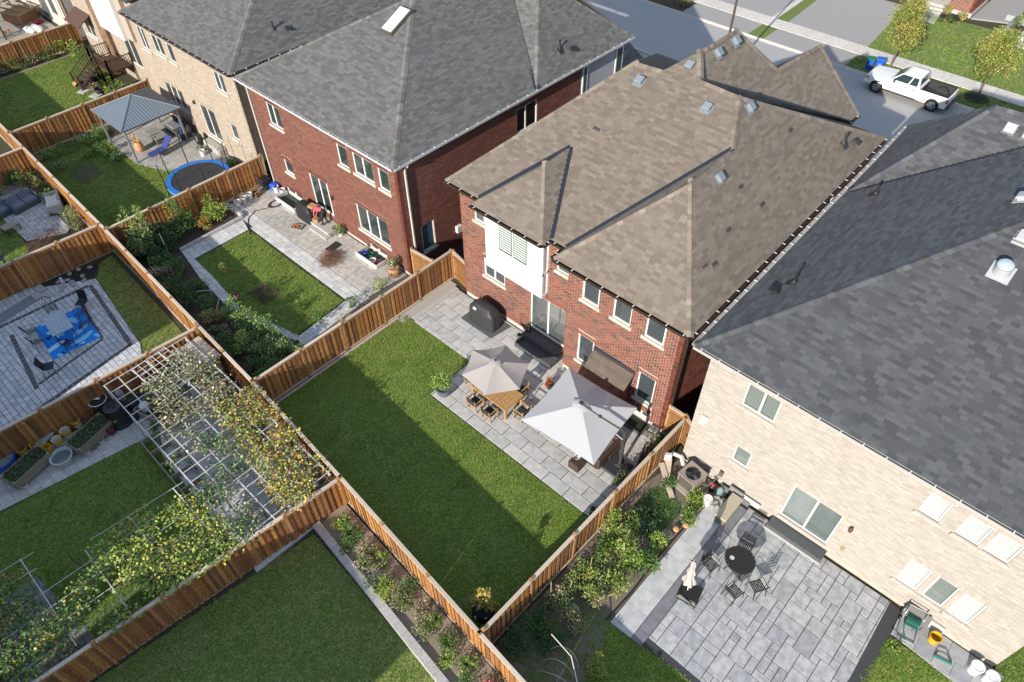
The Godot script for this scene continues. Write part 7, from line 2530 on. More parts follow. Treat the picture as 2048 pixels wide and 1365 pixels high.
	for q in [["seat", V(0, 0.22, 0.1), V(2.2, 0.42, 0.8), 0.05], ["backrest", V(0, 0.55, -0.3), V(2.2, 0.5, 0.16), 0.04], ["cushion", V(-0.4, 0.47, 0.12), V(1.1, 0.12, 0.65), 0.2]]:
		var b := Buf.new()
		b.bevel(q[1], q[2], 0.04)
		obj(q[0], b, mt(q[3], q[3], q[3] * 1.05, 0.8), sf)
	var mw := thing("storage_chest", "black rounded storage chest by tan house sliding door", "chest", V(-44.0, 0.05, -16.6))
	var mb := Buf.new()
	mb.lathe(V(0, 0.35, 0), [Vector2(0, -0.35), Vector2(0.3, -0.3), Vector2(0.42, 0.0), Vector2(0.3, 0.35), Vector2(0, 0.42)], 16, 1.0, 0.6)
	obj("shell", mb, mt(0.02, 0.02, 0.022, 0.5), mw)
	var bb := Buf.new()
	bb.tube([V(0, 0, 0), V(0.1, 1.4, -0.15)], 0.03, 0.03, 6)
	tag(obj("blue_pole", bb, mt(0.02, 0.1, 0.45, 0.5), self, Transform3D(Basis(), V(-45.2, 0.05, -16.0))), "bright blue pole leaning by gazebo's house side post", "pole")
	var step := Buf.new()
	step.bevel(V(0, 0.25, 0), V(2.0, 0.5, 0.5), 0.02)
	tag(obj("door_step", step, mt(0.46, 0.42, 0.37, 0.85, "mottle"), self, Transform3D(Basis(), V(-42.5, 0.03, -16.9))), "pale stone step below tan house sliding door", "step")
	bucket("white pail beside round dark planter near trampoline", V(-42.6, 0.05, -16.0), [0.66, 0.65, 0.62], "", false, 0.38, 0.17)
	bush("potted_plant", "dark planter with low leaves near trampoline poles", "plant", V(-43.0, 0.1, -16.2), V(0.35, 0.22, 0.35), 140, 0.1, deep_greens)
	bush("potted_plant", "dark mound with yellow flowers between trampoline and tan house", "plant", V(-40.2, 0.05, -16.7), V(0.55, 0.25, 0.35), 260, 0.1, deep_greens + lime)
	var weeds := [[-50.1, -12.6, 0.7, 0.5, greens, "weedy clump by fence beside gazebo post"], [-49.4, -11.5, 0.9, 0.42, deep_greens + greens, "broad weedy clump in front of gazebo"], [-48.3, -10.6, 0.7, 0.3, lime, "yellow-green weed patch between gazebo and rear fence"], [-47.6, -11.6, 0.8, 0.42, greens, "green weed mound at gazebo patio edge"], [-49.9, -9.6, 0.9, 0.35, lime + greens, "low weeds near rear fence corner"], [-48.0, -9.0, 0.8, 0.3, greens + dry, "dry low weeds along rear fence"], [-46.3, -11.9, 0.6, 0.3, deep_greens, "small dark weed clump at patio's outer corner"], [-50.2, -8.7, 0.7, 0.35, dry + lime, "straw coloured weeds in rear fence corner"]]
	for s in weeds: bush("weed_clump", s[5], "weeds", V(s[0], 0.01, s[1]), V(s[2], s[3], s[2]), int(650 * s[2]), 0.1, s[4], "weeds beside the gazebo")
	sheet("bare_earth", [-47.6, -10.8, -45.6, -10.6, -45.2, -9.4, -46.6, -8.8, -47.9, -9.4], 0.024, mt(0.2, 0.16, 0.11, 0.95, "soil", V(1.4, 1.4, 1.4)))


# ---------------------------------------------------------------- the yard with the wooden deck, and beyond
func deck_yard() -> void:
	var dw := mt(0.15, 0.085, 0.05, 0.8, "grain", V(6, 0.6, 6))
	var t := thing("wooden_deck", "raised brown wooden deck with railing and stairs to lawn", "deck", V(-56.4, 0, -17.2))
	for i in 20:
		var b := Buf.new()
		b.box(V(-1.7 + i * 0.15, 1.28, -0.1), V(0.142, 0.04, 1.9))
		obj("plank", b, dw, t)
	var rail := func(a: Vector3, b: Vector3) -> void:
		var d := (b - a)
		for y in [0.12, 0.95]:
			var r := Buf.new()
			r.tube([a + V(0, y, 0), b + V(0, y, 0)], 0.04, 0.04, 4)
			obj("rail", r, dw, t)
		var n := int(Vector2(d.x, d.z).length() / 0.14)
		for i in n:
			var s := Buf.new()
			s.box(a + d * ((i + 0.5) / n) + V(0, 0.53, 0), V(0.035, 0.84, 0.035))
			obj("baluster", s, dw, t)
		for p in [a, b]:
			var q := Buf.new()
			q.box(p + V(0, 0.5, 0) - V(0, p.y / 2, 0), V(0.1, 1.05 + p.y, 0.1))
			obj("post", q, dw, t)
	rail.call(V(-1.75, 1.3, -1.0), V(-1.75, 1.3, 0.8))
	rail.call(V(-0.6, 1.3, 0.85), V(1.3, 1.3, 0.85))
	rail.call(V(1.3, 1.3, 0.85), V(1.3, 1.3, -1.0))
	rail.call(V(-1.75, 1.3, 0.8), V(-1.75, 0.1, 2.6))
	rail.call(V(-0.6, 1.3, 0.85), V(-0.6, 0.1, 2.6))
	for i in 6:
		var s := Buf.new()
		s.box(V(-1.17, 1.1 - i * 0.2, 0.95 + i * 0.3), V(1.15, 0.04, 0.28))
		obj("tread", s, dw, t)
	for x in [-1.6, 1.2]:
		var p := Buf.new()
		p.box(V(x, 0.63, 0.75), V(0.12, 1.26, 0.12))
		obj("post", p, dw, t)
	for q in [[-62.6, -17.0, 0.7, 0.6, lime, "bright yellow-green bush at beige house corner by fence"], [-64.0, -16.6, 0.7, 0.6, lime, "bright yellow-green bush halfway along bushy border"], [-63.9, -15.2, 0.75, 0.55, greens, "mid green bush in fence border, below bright bushes"], [-64.0, -13.9, 0.8, 0.5, greens + dry, "brownish green bush in fence border"], [-64.1, -12.6, 0.8, 0.5, greens, "green bush in fence border near lawn middle"], [-64.2, -11.2, 0.8, 0.55, deep_greens + greens, "dark green bush low in the fence border"], [-64.2, -9.8, 0.8, 0.5, greens, "green bush at rear end of fence border"], [-60.4, -16.9, 0.85, 0.6, greens, "round green bush before wooden deck stairs"], [-54.2, -16.3, 1.0, 0.55, greens + lime, "leafy green bush against deck railing"]]:
		bush("border_bush", q[5], "bush", V(q[0], 0.02, q[1]), V(q[2], q[3], q[2]), int(700 * q[2]), 0.12, q[4], "bushes round the deck lawn")
	var ed := Buf.new()
	for i in 17: ed.bevel(V(-63.3, 0.06, -9.0 - i * 0.5), V(0.12, 0.12, 0.48), 0.01)
	tag(obj("bed_edging", ed, mt(0.4, 0.33, 0.25, 0.9, "weather")), "stone edging between bushy border and deck lawn", "edging")
	sheet("bare_earth", [-60.5, -16.6, -58.4, -16.2, -57.9, -15.0, -59.6, -15.1], 0.024, mt(0.3, 0.25, 0.19, 0.95, "soil", V(1.6, 1.6, 1.6)))
	for q in [[-57.9, -15.9, "dark plant pot by deck stairs' foot"], [-57.4, -15.0, "dark plant pot at lawn edge by withered stems"], [-55.7, -15.3, "dark plant pot near gazebo fence"]]:
		bucket(q[2], V(q[0], 0.02, q[1]), [0.02, 0.02, 0.025], "dark pots by the deck", false, 0.4, 0.28)
	bush("withered_plant", "withered brown stems among dark pots by the deck", "plant", V(-56.6, 0.02, -15.3), V(0.8, 0.3, 0.5), 420, 0.1, dry + pal([[0.2, 0.08, 0.05]], 0.2, 3))
	for q in [[-56.9, -14.6, "pale slab nearest lawn by the dark pots"], [-55.6, -14.9, "pale slab beside gazebo fence"]]:
		var s := Buf.new()
		s.bevel(V(0, 0.03, 0), V(0.7, 0.06, 0.7), 0.01)
		tag(obj("paving_slab", s, mt(0.42, 0.4, 0.37, 0.9), self, Transform3D(Basis(Vector3.UP, 0.3), V(q[0], 0.02, q[1]))), q[2], "slab")
	var tp := Buf.new()
	tp.lathe(Vector3.ZERO, [Vector2(0.12, 0), Vector2(0.2, 0.25), Vector2(0.16, 0.26), Vector2(0, 0.22)], 12)
	tag(obj("clay_pot", tp, mt(0.5, 0.26, 0.09, 0.8), self, Transform3D(Basis(Vector3.BACK, 1.2), V(-57.9, 0.15, -14.6))), "orange clay pot lying on the deck lawn", "pot")
	# beyond the bushy border
	sheet("patio", [-82, -10, -64.7, -8.5, -64.7, -18.0, -82, -18.2], 0.03, mt(0.42, 0.37, 0.31, 0.9, "weather", V(0.5, 0.5, 0.5)), 0.04)
	var tf := thing("raised_planter", "pale new timber frame of a raised planter under construction", "planter", V(-73.6, 0.03, -16.6), 0.35)
	var pale := mt(0.56, 0.42, 0.26, 0.8, "grain", V(1, 6, 6))
	for z in [-1.1, -0.35, 0.4, 1.1]:
		var b := Buf.new()
		b.box(V(0, 0.95, z), V(3.6, 0.14, 0.05))
		obj("joist", b, pale, tf)
	for x in [-1.8, 1.8]:
		var b := Buf.new()
		b.box(V(x, 0.95, 0), V(0.05, 0.16, 2.3))
		obj("beam", b, pale, tf)
		for z in [-1.05, 1.05]:
			var p := Buf.new()
			p.box(V(x * 0.96, 0.45, z), V(0.1, 0.9, 0.1))
			obj("post", p, pale, tf)
	var pn := Buf.new()
	pn.box(V(0.5, 0.4, 0), V(2.0, 0.8, 1.9))
	obj("crate", pn, mt(0.28, 0.15, 0.07, 0.9), tf)
	var gz := thing("gazebo", "dark roofed gazebo corner on bare patio at edge of picture", "gazebo", V(-71.0, 0, -13.4))
	var gr := Buf.new()
	var ap := V(-1.5, 3.1, 1.5)
	var cc := [V(-3.2, 2.4, 3.2), V(1.0, 2.4, 3.2), V(1.0, 2.4, -1.0), V(-3.2, 2.4, -1.0)]
	for i in 4: gr.tri(cc[i], cc[(i + 1) % 4], ap)
	obj("roof_panel", gr, mt(0.05, 0.055, 0.075, 0.5), gz)
	for q in [[0.85, -0.85], [0.85, 3.0], [-3.0, -0.85]]:
		var p := Buf.new()
		p.box(V(q[0], 1.2, q[1]), V(0.12, 2.4, 0.12))
		obj("post", p, mt(0.05, 0.055, 0.07, 0.5), gz)
	for i in 7:
		var s := Buf.new()
		s.lathe(Vector3.ZERO, [Vector2(0, 0), Vector2(0.32, 0.05), Vector2(0.34, 0.15), Vector2(0.2, 0.26), Vector2(0, 0.28)], 10, 1.3, 0.8)
		tag(obj("white_sack", s, mt(0.68, 0.67, 0.66, 0.8), self, Transform3D(Basis(Vector3.UP, i), V(-70.6 + (i % 4) * 0.35, 0.03, -16.8 + (i / 4) * 0.5))), "white filled sack in the row behind bushy border fence", "sack", "white sacks")
	var rp := Buf.new()
	rp.lathe(Vector3.ZERO, [Vector2(0.3, 0), Vector2(0.42, 0.2), Vector2(0.36, 0.2), Vector2(0, 0.1)], 16)
	tag(obj("red_basin", rp, mt(0.3, 0.01, 0.04, 0.4), self, Transform3D(Basis(), V(-71.3, 0.03, -17.4))), "dark red basin by white house wall", "basin")
	bush("flower_clump", "red and yellow flowers at dark gazebo post", "flowers", V(-70.6, 0.03, -14.6), V(0.5, 0.3, 0.5), 260, 0.1, pal([[0.45, 0.05, 0.04], [0.5, 0.3, 0.05], [0.08, 0.12, 0.03]], 0.15, 6))


# ---------------------------------------------------------------- yards on the near side of the rear fence
func wire_chair(label: String, at: Vector3, yaw: float) -> void:   # wrought iron chair, faces +Z
	var t := thing("iron_chair", label, "chair", at, yaw, "iron chairs of the glass table")
	var bk := mt(0.03, 0.03, 0.032, 0.5)
	for x in [-1, 1]:
		var l := Buf.new()
		l.tube([V(x * 0.24, 0, 0.24), V(x * 0.23, 0.42, 0.22), V(x * 0.27, 0.62, 0.18), V(x * 0.27, 0.64, -0.2)], 0.013, 0.013, 6)
		obj("leg", l, bk, t)
		var r := Buf.new()
		r.tube([V(x * 0.22, 0, -0.3), V(x * 0.21, 0.42, -0.2), V(x * 0.2, 0.8, -0.32), V(x * 0.12, 0.95, -0.36), V(0, 1.0, -0.37)], 0.013, 0.013, 6)
		obj("leg", r, bk, t)
	var s := Buf.new()
	for i in 6:
		s.box(V(-0.2 + i * 0.08, 0.42, 0), V(0.018, 0.012, 0.44))
		s.box(V(0, 0.43, -0.2 + i * 0.08), V(0.44, 0.012, 0.018))
	obj("seat_lattice", s, bk, t)
	var b := Buf.new()
	for i in 3: b.tube([V(-0.13 + i * 0.13, 0.43, -0.21), V(-0.1 + i * 0.1, 0.7, -0.29), V(-0.08 + i * 0.08, 0.97, -0.36)], 0.008, 0.008, 5)
	b.tube([V(-0.2, 0.62, -0.27), V(0, 0.7, -0.29), V(0.2, 0.62, -0.27)], 0.008, 0.008, 5)
	obj("back_lattice", b, bk, t)

func black_chair(label: String, at: Vector3, yaw: float) -> void:
	var t := thing("sling_chair", label, "chair", at, yaw, "black sling chairs")
	var bk := mt(0.012, 0.012, 0.013, 0.6)
	var s := Buf.new()
	s.bevel(V(0, 0.42, 0), V(0.48, 0.03, 0.46), 0.01)
	obj("seat", s, bk, t)
	var b := Buf.new()
	b.hexa(V(0, 0.7, -0.3), V(0.23, 0, 0), V(0, 0.26, -0.07), V(0, 0.004, 0.012))
	obj("backrest", b, bk, t)
	for x in [-0.25, 0.25]:
		var f := Buf.new()
		f.tube([V(x, 0, 0.25), V(x, 0.42, 0.22), V(x, 0.42, -0.24), V(x, 0, -0.3)], 0.014, 0.014, 6)
		obj("leg", f, bk, t)

func sofa_piece(label: String, at: Vector3, yaw: float, w: float, arms: bool) -> void:
	var t := thing("outdoor_sofa", label, "sofa", at, yaw, "grey outdoor sofas")
	var wk := mt(0.11, 0.13, 0.16, 0.8, "fine", V(5, 5, 5))
	var cu := mt(0.17, 0.205, 0.255, 0.9, "cloth")
	var b := Buf.new()
	b.bevel(V(0, 0.16, 0), V(w, 0.32, 0.85), 0.03)
	obj("frame", b, wk, t)
	var n := maxi(1, roundi(w / 0.75))
	for i in n:
		var c := Buf.new()
		c.bevel(V(-w / 2 + (i + 0.5) * w / n, 0.39, 0.06), V(w / n - 0.03, 0.15, 0.68), 0.04)
		obj("seat_cushion", c, cu, t)
		var k := Buf.new()
		k.hexa(V(-w / 2 + (i + 0.5) * w / n, 0.62, -0.3), V(w / n / 2 - 0.02, 0, 0), V(0, 0.2, -0.05), V(0, 0.02, 0.07))
		obj("back_cushion", k, cu, t)
	var r := Buf.new()
	r.bevel(V(0, 0.4, -0.41), V(w, 0.78, 0.08), 0.03)
	obj("backrest", r, wk, t)
	if arms:
		for x in [-1, 1]:
			var a := Buf.new()
			a.bevel(V(x * (w / 2 + 0.04), 0.33, 0), V(0.1, 0.62, 0.86), 0.035)
			obj("armrest", a, wk, t)

func lower_yards() -> void:
	# patio with the grey sofas
	var c1 := [Color(0.54, 0.51, 0.49), Color(0.59, 0.56, 0.53), Color(0.50, 0.47, 0.45)]
	var p1 := sheet("patio", [-48.7, -7.7, -41.6, -6.7, -41.3, -6.3, -42.3, -4.4, -43.3, -4.4, -48.7, -4.2], 0.024, mt(0.15, 0.14, 0.13, 0.95), 0.05)
	lay(p1, "paver", v2([-48.7, -6.9, -41.6, -6.6, -41.3, -6.3, -42.3, -4.4, -43.3, -4.4, -48.7, -4.2]), ashlar(-48.7, -7.8, 30, 15, 0.25, [Vector2i(2, 1), Vector2i(1, 2), Vector2i(2, 2), Vector2i(1, 1)]), 0.0, 0.05, c1, 0.85, 0.022, 0.05, 150)
	sofa_piece("grey outdoor sofa in the middle of the three", V(-45.7, 0.05, -5.75), PI / 2 + 0.15, 1.5, true)
	sofa_piece("grey outdoor sofa turned away by the fence shrub", V(-44.2, 0.05, -7.0), -0.3, 1.5, true)
	sofa_piece("grey outdoor armchair cut by the photo's edge, above tiled coffee table", V(-45.9, 0.05, -4.5), PI / 2 + 0.1, 0.85, true)
	var ct := thing("coffee_table", "coffee table with pinkish tiled top before the grey sofas", "table", V(-43.85, 0.05, -4.25), 0.12)
	var tp := Buf.new()
	tp.bevel(V(0, 0.4, 0), V(0.6, 0.05, 0.85), 0.008)
	obj("tabletop", tp, mt(0.42, 0.32, 0.28, 0.7, "weather", V(2, 2, 2)), ct)
	for x in [-0.25, 0.25]:
		for z in [-0.38, 0.38]:
			var l := Buf.new()
			l.box(V(x, 0.19, z), V(0.06, 0.38, 0.06))
			obj("leg", l, mt(0.04, 0.04, 0.045, 0.6), ct)
	for q in [[-47.4, -6.7, 0.8, 0.8, greens + lime, "tall leafy shrub in corner behind the grey sofas"], [-48.2, -6.2, 0.7, 0.6, deep_greens, "dark shrub at fence end by photo's edge"], [-46.5, -7.1, 0.6, 0.5, deep_greens + autumn, "dark shrub with reddish leaves behind the middle sofa"], [-48.0, -5.2, 0.5, 0.35, lime + autumn, "yellow and red flowering patch at photo's edge"], [-41.9, -7.1, 0.6, 0.55, lime + dry, "feathery yellow-green shrub beside the turned sofa"], [-41.2, -6.9, 0.5, 0.5, greens + dry, "olive green shrub in the fence corner by weathered fence"], [-42.6, -7.2, 0.45, 0.4, deep_greens, "small dark shrub with black lantern near turned sofa"], [-45.3, -7.2, 0.5, 0.45, greens, "ivy green bush on rear fence behind sofas"]]:
		bush("garden_shrub", q[5], "shrub", V(q[0], 0.02, q[1]), V(q[2], q[3], q[2]), int(850 * q[2]), 0.1, q[4], "shrubs round the sofa patio")
	var ds := Buf.new()
	for i in 700:
		var p := V(rf(-0.6, 0.6), rf(0.0, 0.35), rf(-1.0, 0.9))
		ds.col = pick([Color(0.13, 0.06, 0.04), Color(0.2, 0.1, 0.07), Color(0.09, 0.05, 0.04)])
		ds.tube([p, p + V(rf(-0.2, 0.2), rf(0.02, 0.25), rf(-0.25, 0.25))], 0.007, 0.003, 3, false)
	tag(obj("dry_shrub", ds, vc(0.9), self, Transform3D(Basis(Vector3.UP, 0.3), V(-41.3, 0.02, -5.0))), "reddish brown leafless shrub lying along weathered fence", "shrub")
	for i in 12:
		var r := Buf.new()
		r.lathe(Vector3.ZERO, [Vector2(0, 0), Vector2(0.13, 0.03), Vector2(0.14, 0.1), Vector2(0, 0.18)], 8, 1.2, 0.9)
		tag(obj("garden_rock", r, mt(0.36, 0.35, 0.34, 0.9, "weather", V(3, 3, 3)), self, Transform3D(Basis(Vector3.UP, i), V(-48.3 + i * 0.28, 0.02, -6.4 - rf(0.0, 0.5)))), "grey rock edging the shrubs behind the sofas", "rock", "rocks behind the sofas")
	# patio with the glass table
	var c2 := [Color(0.58, 0.58, 0.59), Color(0.64, 0.63, 0.64), Color(0.53, 0.54, 0.56), Color(0.69, 0.67, 0.67)]
	var dkb := [Color(0.085, 0.08, 0.08), Color(0.10, 0.095, 0.095)]
	var p2 := sheet("patio", [-42, -2.0, -38.1, -3.1, -36.2, -5.65, -29.6, -4.85, -27.6, -4.6, -27.3, 5, -42, 5], 0.024, mt(0.07, 0.07, 0.07, 0.95), 0.05)
	lay(p2, "paver", v2([-40, 4, -40, -1.2, -37.7, -3.3, -36.2, -5.6, -29.9, -4.85, -28.8, -4.4, -27.5, 4]), bond(-40, -27.4, -5.7, 4.2, 0.42, 0.25, 0.5, 0.3), 0.0, 0.05, c2, 0.85, 0.022, 0.05, 300)
	for q in [[-35.9, -5.15, -30.1, -4.5, 0.22, "nearest the lawn strip"], [-35.95, -5.1, -36.3, -0.4, 0.22, "along the mulch"], [-35.3, -0.75, -30.8, -0.15, 0.22, "below the iron chairs"], [-30.2, -4.5, -29.3, 2.0, 0.22, "towards the bins"], [-35.2, -4.2, -31.6, -3.75, 0.16, "inner band by rug"], [-31.6, -3.75, -31.0, -0.3, 0.16, "inner band by black chair"]]:
		var a := V(q[0], 0.054, q[1])
		var b := V(q[2], 0.054, q[3])
		var n := int(a.distance_to(b) / 0.3)
		var d := (b - a).normalized()
		for i in n:
			var m := a.lerp(b, (i + 0.5) / n)
			var cc: Color = pick(dkb)
			obj("band_paver", block_mesh(a.distance_to(b) / n - 0.01, q[4], 0.05), mt(cc.r, cc.g, cc.b, 0.85), p2, Transform3D(Basis(Vector3.UP, -atan2(d.z, d.x)), m))
	sheet("mulch_bed", [-38.1, -3.4, -37.4, -6.4, -36.3, -5.7, -36.0, -3.6], 0.03, mt(0.06, 0.055, 0.055, 0.95, "soil", V(2, 2, 2)))
	for i in 11:
		var s: Array = [[-37.6, -5.3], [-36.9, -4.6], [-36.5, -5.1], [-36.6, -3.9], [-37.2, -4.5], [-37.4, -4.1], [-36.9, -5.2], [-37.3, -5.8], [-36.8, -4.1], [-37.6, -4.8], [-36.6, -4.5]][i]
		var r := Buf.new()
		r.lathe(Vector3.ZERO, [Vector2(0, 0), Vector2(0.12, 0.02), Vector2(0.13, 0.08), Vector2(0, 0.14)], 9, 1.3, 0.9)
		tag(obj("bed_stone", r, mt(0.42, 0.40, 0.37, 0.9, "weather", V(3, 3, 3)) if i != 5 else mt(0.45, 0.25, 0.12, 0.9), self, Transform3D(Basis(Vector3.UP, i), V(s[0], 0.03, s[1]))), "orange-brown stone in dark mulch by weathered fence" if i == 5 else "pale round stone in dark mulch by weathered fence", "stone", "stones in the mulch")
	var gnm := Buf.new()
	gnm.lathe(Vector3.ZERO, [Vector2(0, 0), Vector2(0.12, 0.02), Vector2(0.1, 0.2), Vector2(0.07, 0.26), Vector2(0.09, 0.34), Vector2(0, 0.42)], 12)
	tag(obj("garden_figure", gnm, mt(0.5, 0.56, 0.68, 0.6), self, Transform3D(Basis(), V(-37.2, 0.03, -4.25))), "small pale blue garden figure among the mulch stones", "ornament")
	for q in [[-37.6, -3.2, "further from"], [-36.85, -3.3, "closer to"], [-37.2, -2.85, "beside mat and"]]:
		var s := Buf.new()
		s.bevel(V(0, 0.06, 0), V(0.62, 0.06, 0.42), 0.01)
		tag(obj("step_slab", s, mt(0.5, 0.47, 0.44, 0.85, "mottle"), self, Transform3D(Basis(Vector3.UP, 0.1), V(q[0], 0.03, q[1]))), "pale smooth slab %s the glass table, at mulch edge" % q[2], "slab")
	# rug, printed in blue shapes
	var img := Image.create(256, 160, false, Image.FORMAT_RGB8)
	img.fill(Color(0.12, 0.53, 0.88))
	for i in 34:
		var cx := rng.randi_range(0, 255)
		var cy := rng.randi_range(0, 159)
		var rr := rf(14, 42)
		var an := rf(0, TAU)
		var cc: Color = pick([Color(0.55, 0.80, 0.95), Color(0.02, 0.28, 0.62), Color(0.75, 0.88, 0.97), Color(0.10, 0.52, 0.88), Color(0.03, 0.2, 0.5)])
		for y in range(maxi(0, cy - int(rr)), mini(160, cy + int(rr))):
			for x in range(maxi(0, cx - int(rr)), mini(256, cx + int(rr))):
				var u := (x - cx) * cos(an) + (y - cy) * sin(an)
				var v := -(x - cx) * sin(an) + (y - cy) * cos(an)
				if u * u / (rr * rr) + v * v / (rr * rr * 0.12) < 1.0: img.set_pixel(x, y, cc)
	var rm := StandardMaterial3D.new()
	rm.albedo_texture = ImageTexture.create_from_image(img)
	rm.roughness = 0.95
	var pm := PlaneMesh.new()
	pm.size = Vector2(2.9, 2.3)
	var rug := MeshInstance3D.new()
	rug.mesh = pm
	rug.material_override = rm
	rug.name = num(self, "outdoor_rug")
	rug.transform = Transform3D(Basis(Vector3.UP, -0.1), V(-33.35, 0.066, -2.75))
	add_child(rug)
	tag(rug, "blue patterned outdoor rug under glass table", "rug")
	# table and chairs
	var gt := thing("glass_table", "rectangular frosted glass garden table with dark metal legs on blue rug", "table", V(-33.45, 0.066, -2.63), -0.1)
	var g1 := Buf.new()
	g1.bevel(V(0, 0.72, 0), V(1.7, 0.02, 0.98), 0.006)
	obj("tabletop", g1, mt(0.42, 0.50, 0.56, 0.12, "weather", V(0.8, 0.8, 0.8)), gt)
	var g2 := Buf.new()
	g2.tube([V(-0.85, 0.715, -0.49), V(0.85, 0.715, -0.49), V(0.85, 0.715, 0.49), V(-0.85, 0.715, 0.49), V(-0.85, 0.715, -0.49)], 0.018, 0.018, 6)
	obj("rim", g2, mt(0.35, 0.36, 0.36, 0.4), gt)
	for x in [-0.75, 0.75]:
		for z in [-0.42, 0.42]:
			var l := Buf.new()
			l.tube([V(x, 0, z), V(x * 0.95, 0.7, z * 0.95)], 0.02, 0.02, 6)
			obj("leg", l, mt(0.03, 0.03, 0.03, 0.5), gt)
	wire_chair("iron lattice chair on lawn side of glass table, behind black backrest", V(-33.6, 0.066, -3.75), 0.1)
	wire_chair("iron lattice chair on lawn side of glass table, nearest rug corner", V(-32.75, 0.066, -3.6), -0.1)
	wire_chair("iron lattice chair at mulch end of glass table", V(-35.1, 0.066, -2.9), PI / 2 - 0.1)
	wire_chair("iron lattice chair on swing side of glass table, by rug's pale edge", V(-34.2, 0.066, -1.55), PI)
	wire_chair("iron lattice chair on swing side of glass table, at rug corner", V(-33.3, 0.066, -1.45), PI + 0.1)
	wire_chair("iron lattice chair at lawn end of glass table", V(-31.95, 0.066, -2.4), -PI / 2 - 0.1)
	black_chair("black sling chair with tall back, at mulch corner of rug", V(-34.4, 0.054, -4.15), 0.7)
	black_chair("black sling chair standing apart near bottom patio band", V(-31.3, 0.054, -1.1), PI - 0.45)
	# canopy swing and its striped mat
	var sw := thing("canopy_swing", "dark garden swing with canopy frame against weathered fence", "swing", V(-39.0, 0.05, -1.6), 1.35)
	var fr := Buf.new()
	for x in [-1.05, 1.05]:
		fr.tube([V(x, 0, 0.75), V(x, 1.9, 0.05), V(x, 0, -0.65)], 0.03, 0.03, 6)
		fr.tube([V(x, 1.9, 0.05), V(x, 2.05, 0.4)], 0.025, 0.025, 6)
	fr.tube([V(-1.05, 1.9, 0.05), V(1.05, 1.9, 0.05)], 0.03, 0.03, 6)
	obj("frame", fr, mt(0.22, 0.22, 0.23, 0.5), sw)
	var se := Buf.new()
	se.bevel(V(0, 0.5, -0.05), V(1.7, 0.14, 0.55), 0.03)
	se.hexa(V(0, 0.85, -0.36), V(0.85, 0, 0), V(0, 0.3, -0.1), V(0, 0.02, 0.06))
	obj("seat", se, mt(0.035, 0.03, 0.035, 0.8), sw)
	var cn := Buf.new()
	cn.hexa(V(0, 2.05, -0.1), V(1.15, 0, 0), V(0, 0.02, 0), V(0, -0.04, 0.5))
	obj("canopy", cn, mt(0.045, 0.04, 0.045, 0.85), sw)
	var mt_ := thing("striped_mat", "black and white striped mat on patio before the canopy swing", "mat", V(-37.0, 0.062, -1.7), 0.15)
	for i in 22:
		var s := Buf.new()
		s.box(V(0, 0, -1.05 + i * 0.1), V(0.75, 0.01, 0.05))
		obj("stripe", s, mt(0.03, 0.035, 0.045, 0.9), mt_)
		var s2 := Buf.new()
		s2.box(V(0, 0, -1.0 + i * 0.1), V(0.75, 0.01, 0.05))
		obj("stripe", s2, mt(0.4, 0.43, 0.46, 0.9), mt_)
	# retaining kerb and flower bed along the rear fence, lowest yard
	var cw := thing("retaining_kerb", "long pale concrete retaining kerb between lawn and flower bed", "kerb", Vector3.ZERO)
	var a0 := V(-15.3, 0.13, -4.75)
	var b0 := V(-3.5, 0.13, -3.75)
	var nb := 26
	var dd := (b0 - a0).normalized()
	for i in nb:
		var p := a0.lerp(b0, (i + 0.5) / nb)
		var bl := Buf.new()
		bl.bevel(Vector3.ZERO, V(a0.distance_to(b0) / nb - 0.006, 0.26, 0.33), 0.012)
		var v := rf(-0.03, 0.03)
		obj("block", bl, mt(0.50 + v, 0.48 + v, 0.45 + v, 0.9, "mottle", V(1.5, 1.5, 1.5)), cw, Transform3D(Basis(Vector3.UP, -atan2(dd.z, dd.x)), p))
	sheet("flower_bed", [-15.3, -6.15, -15.2, -4.85, -3.4, -3.95, -3.4, -5.2, -6.9, -5.6], 0.12, mt(0.62, 0.50, 0.385, 0.95, "soil", V(1.1, 1.1, 1.1)), 0.14)
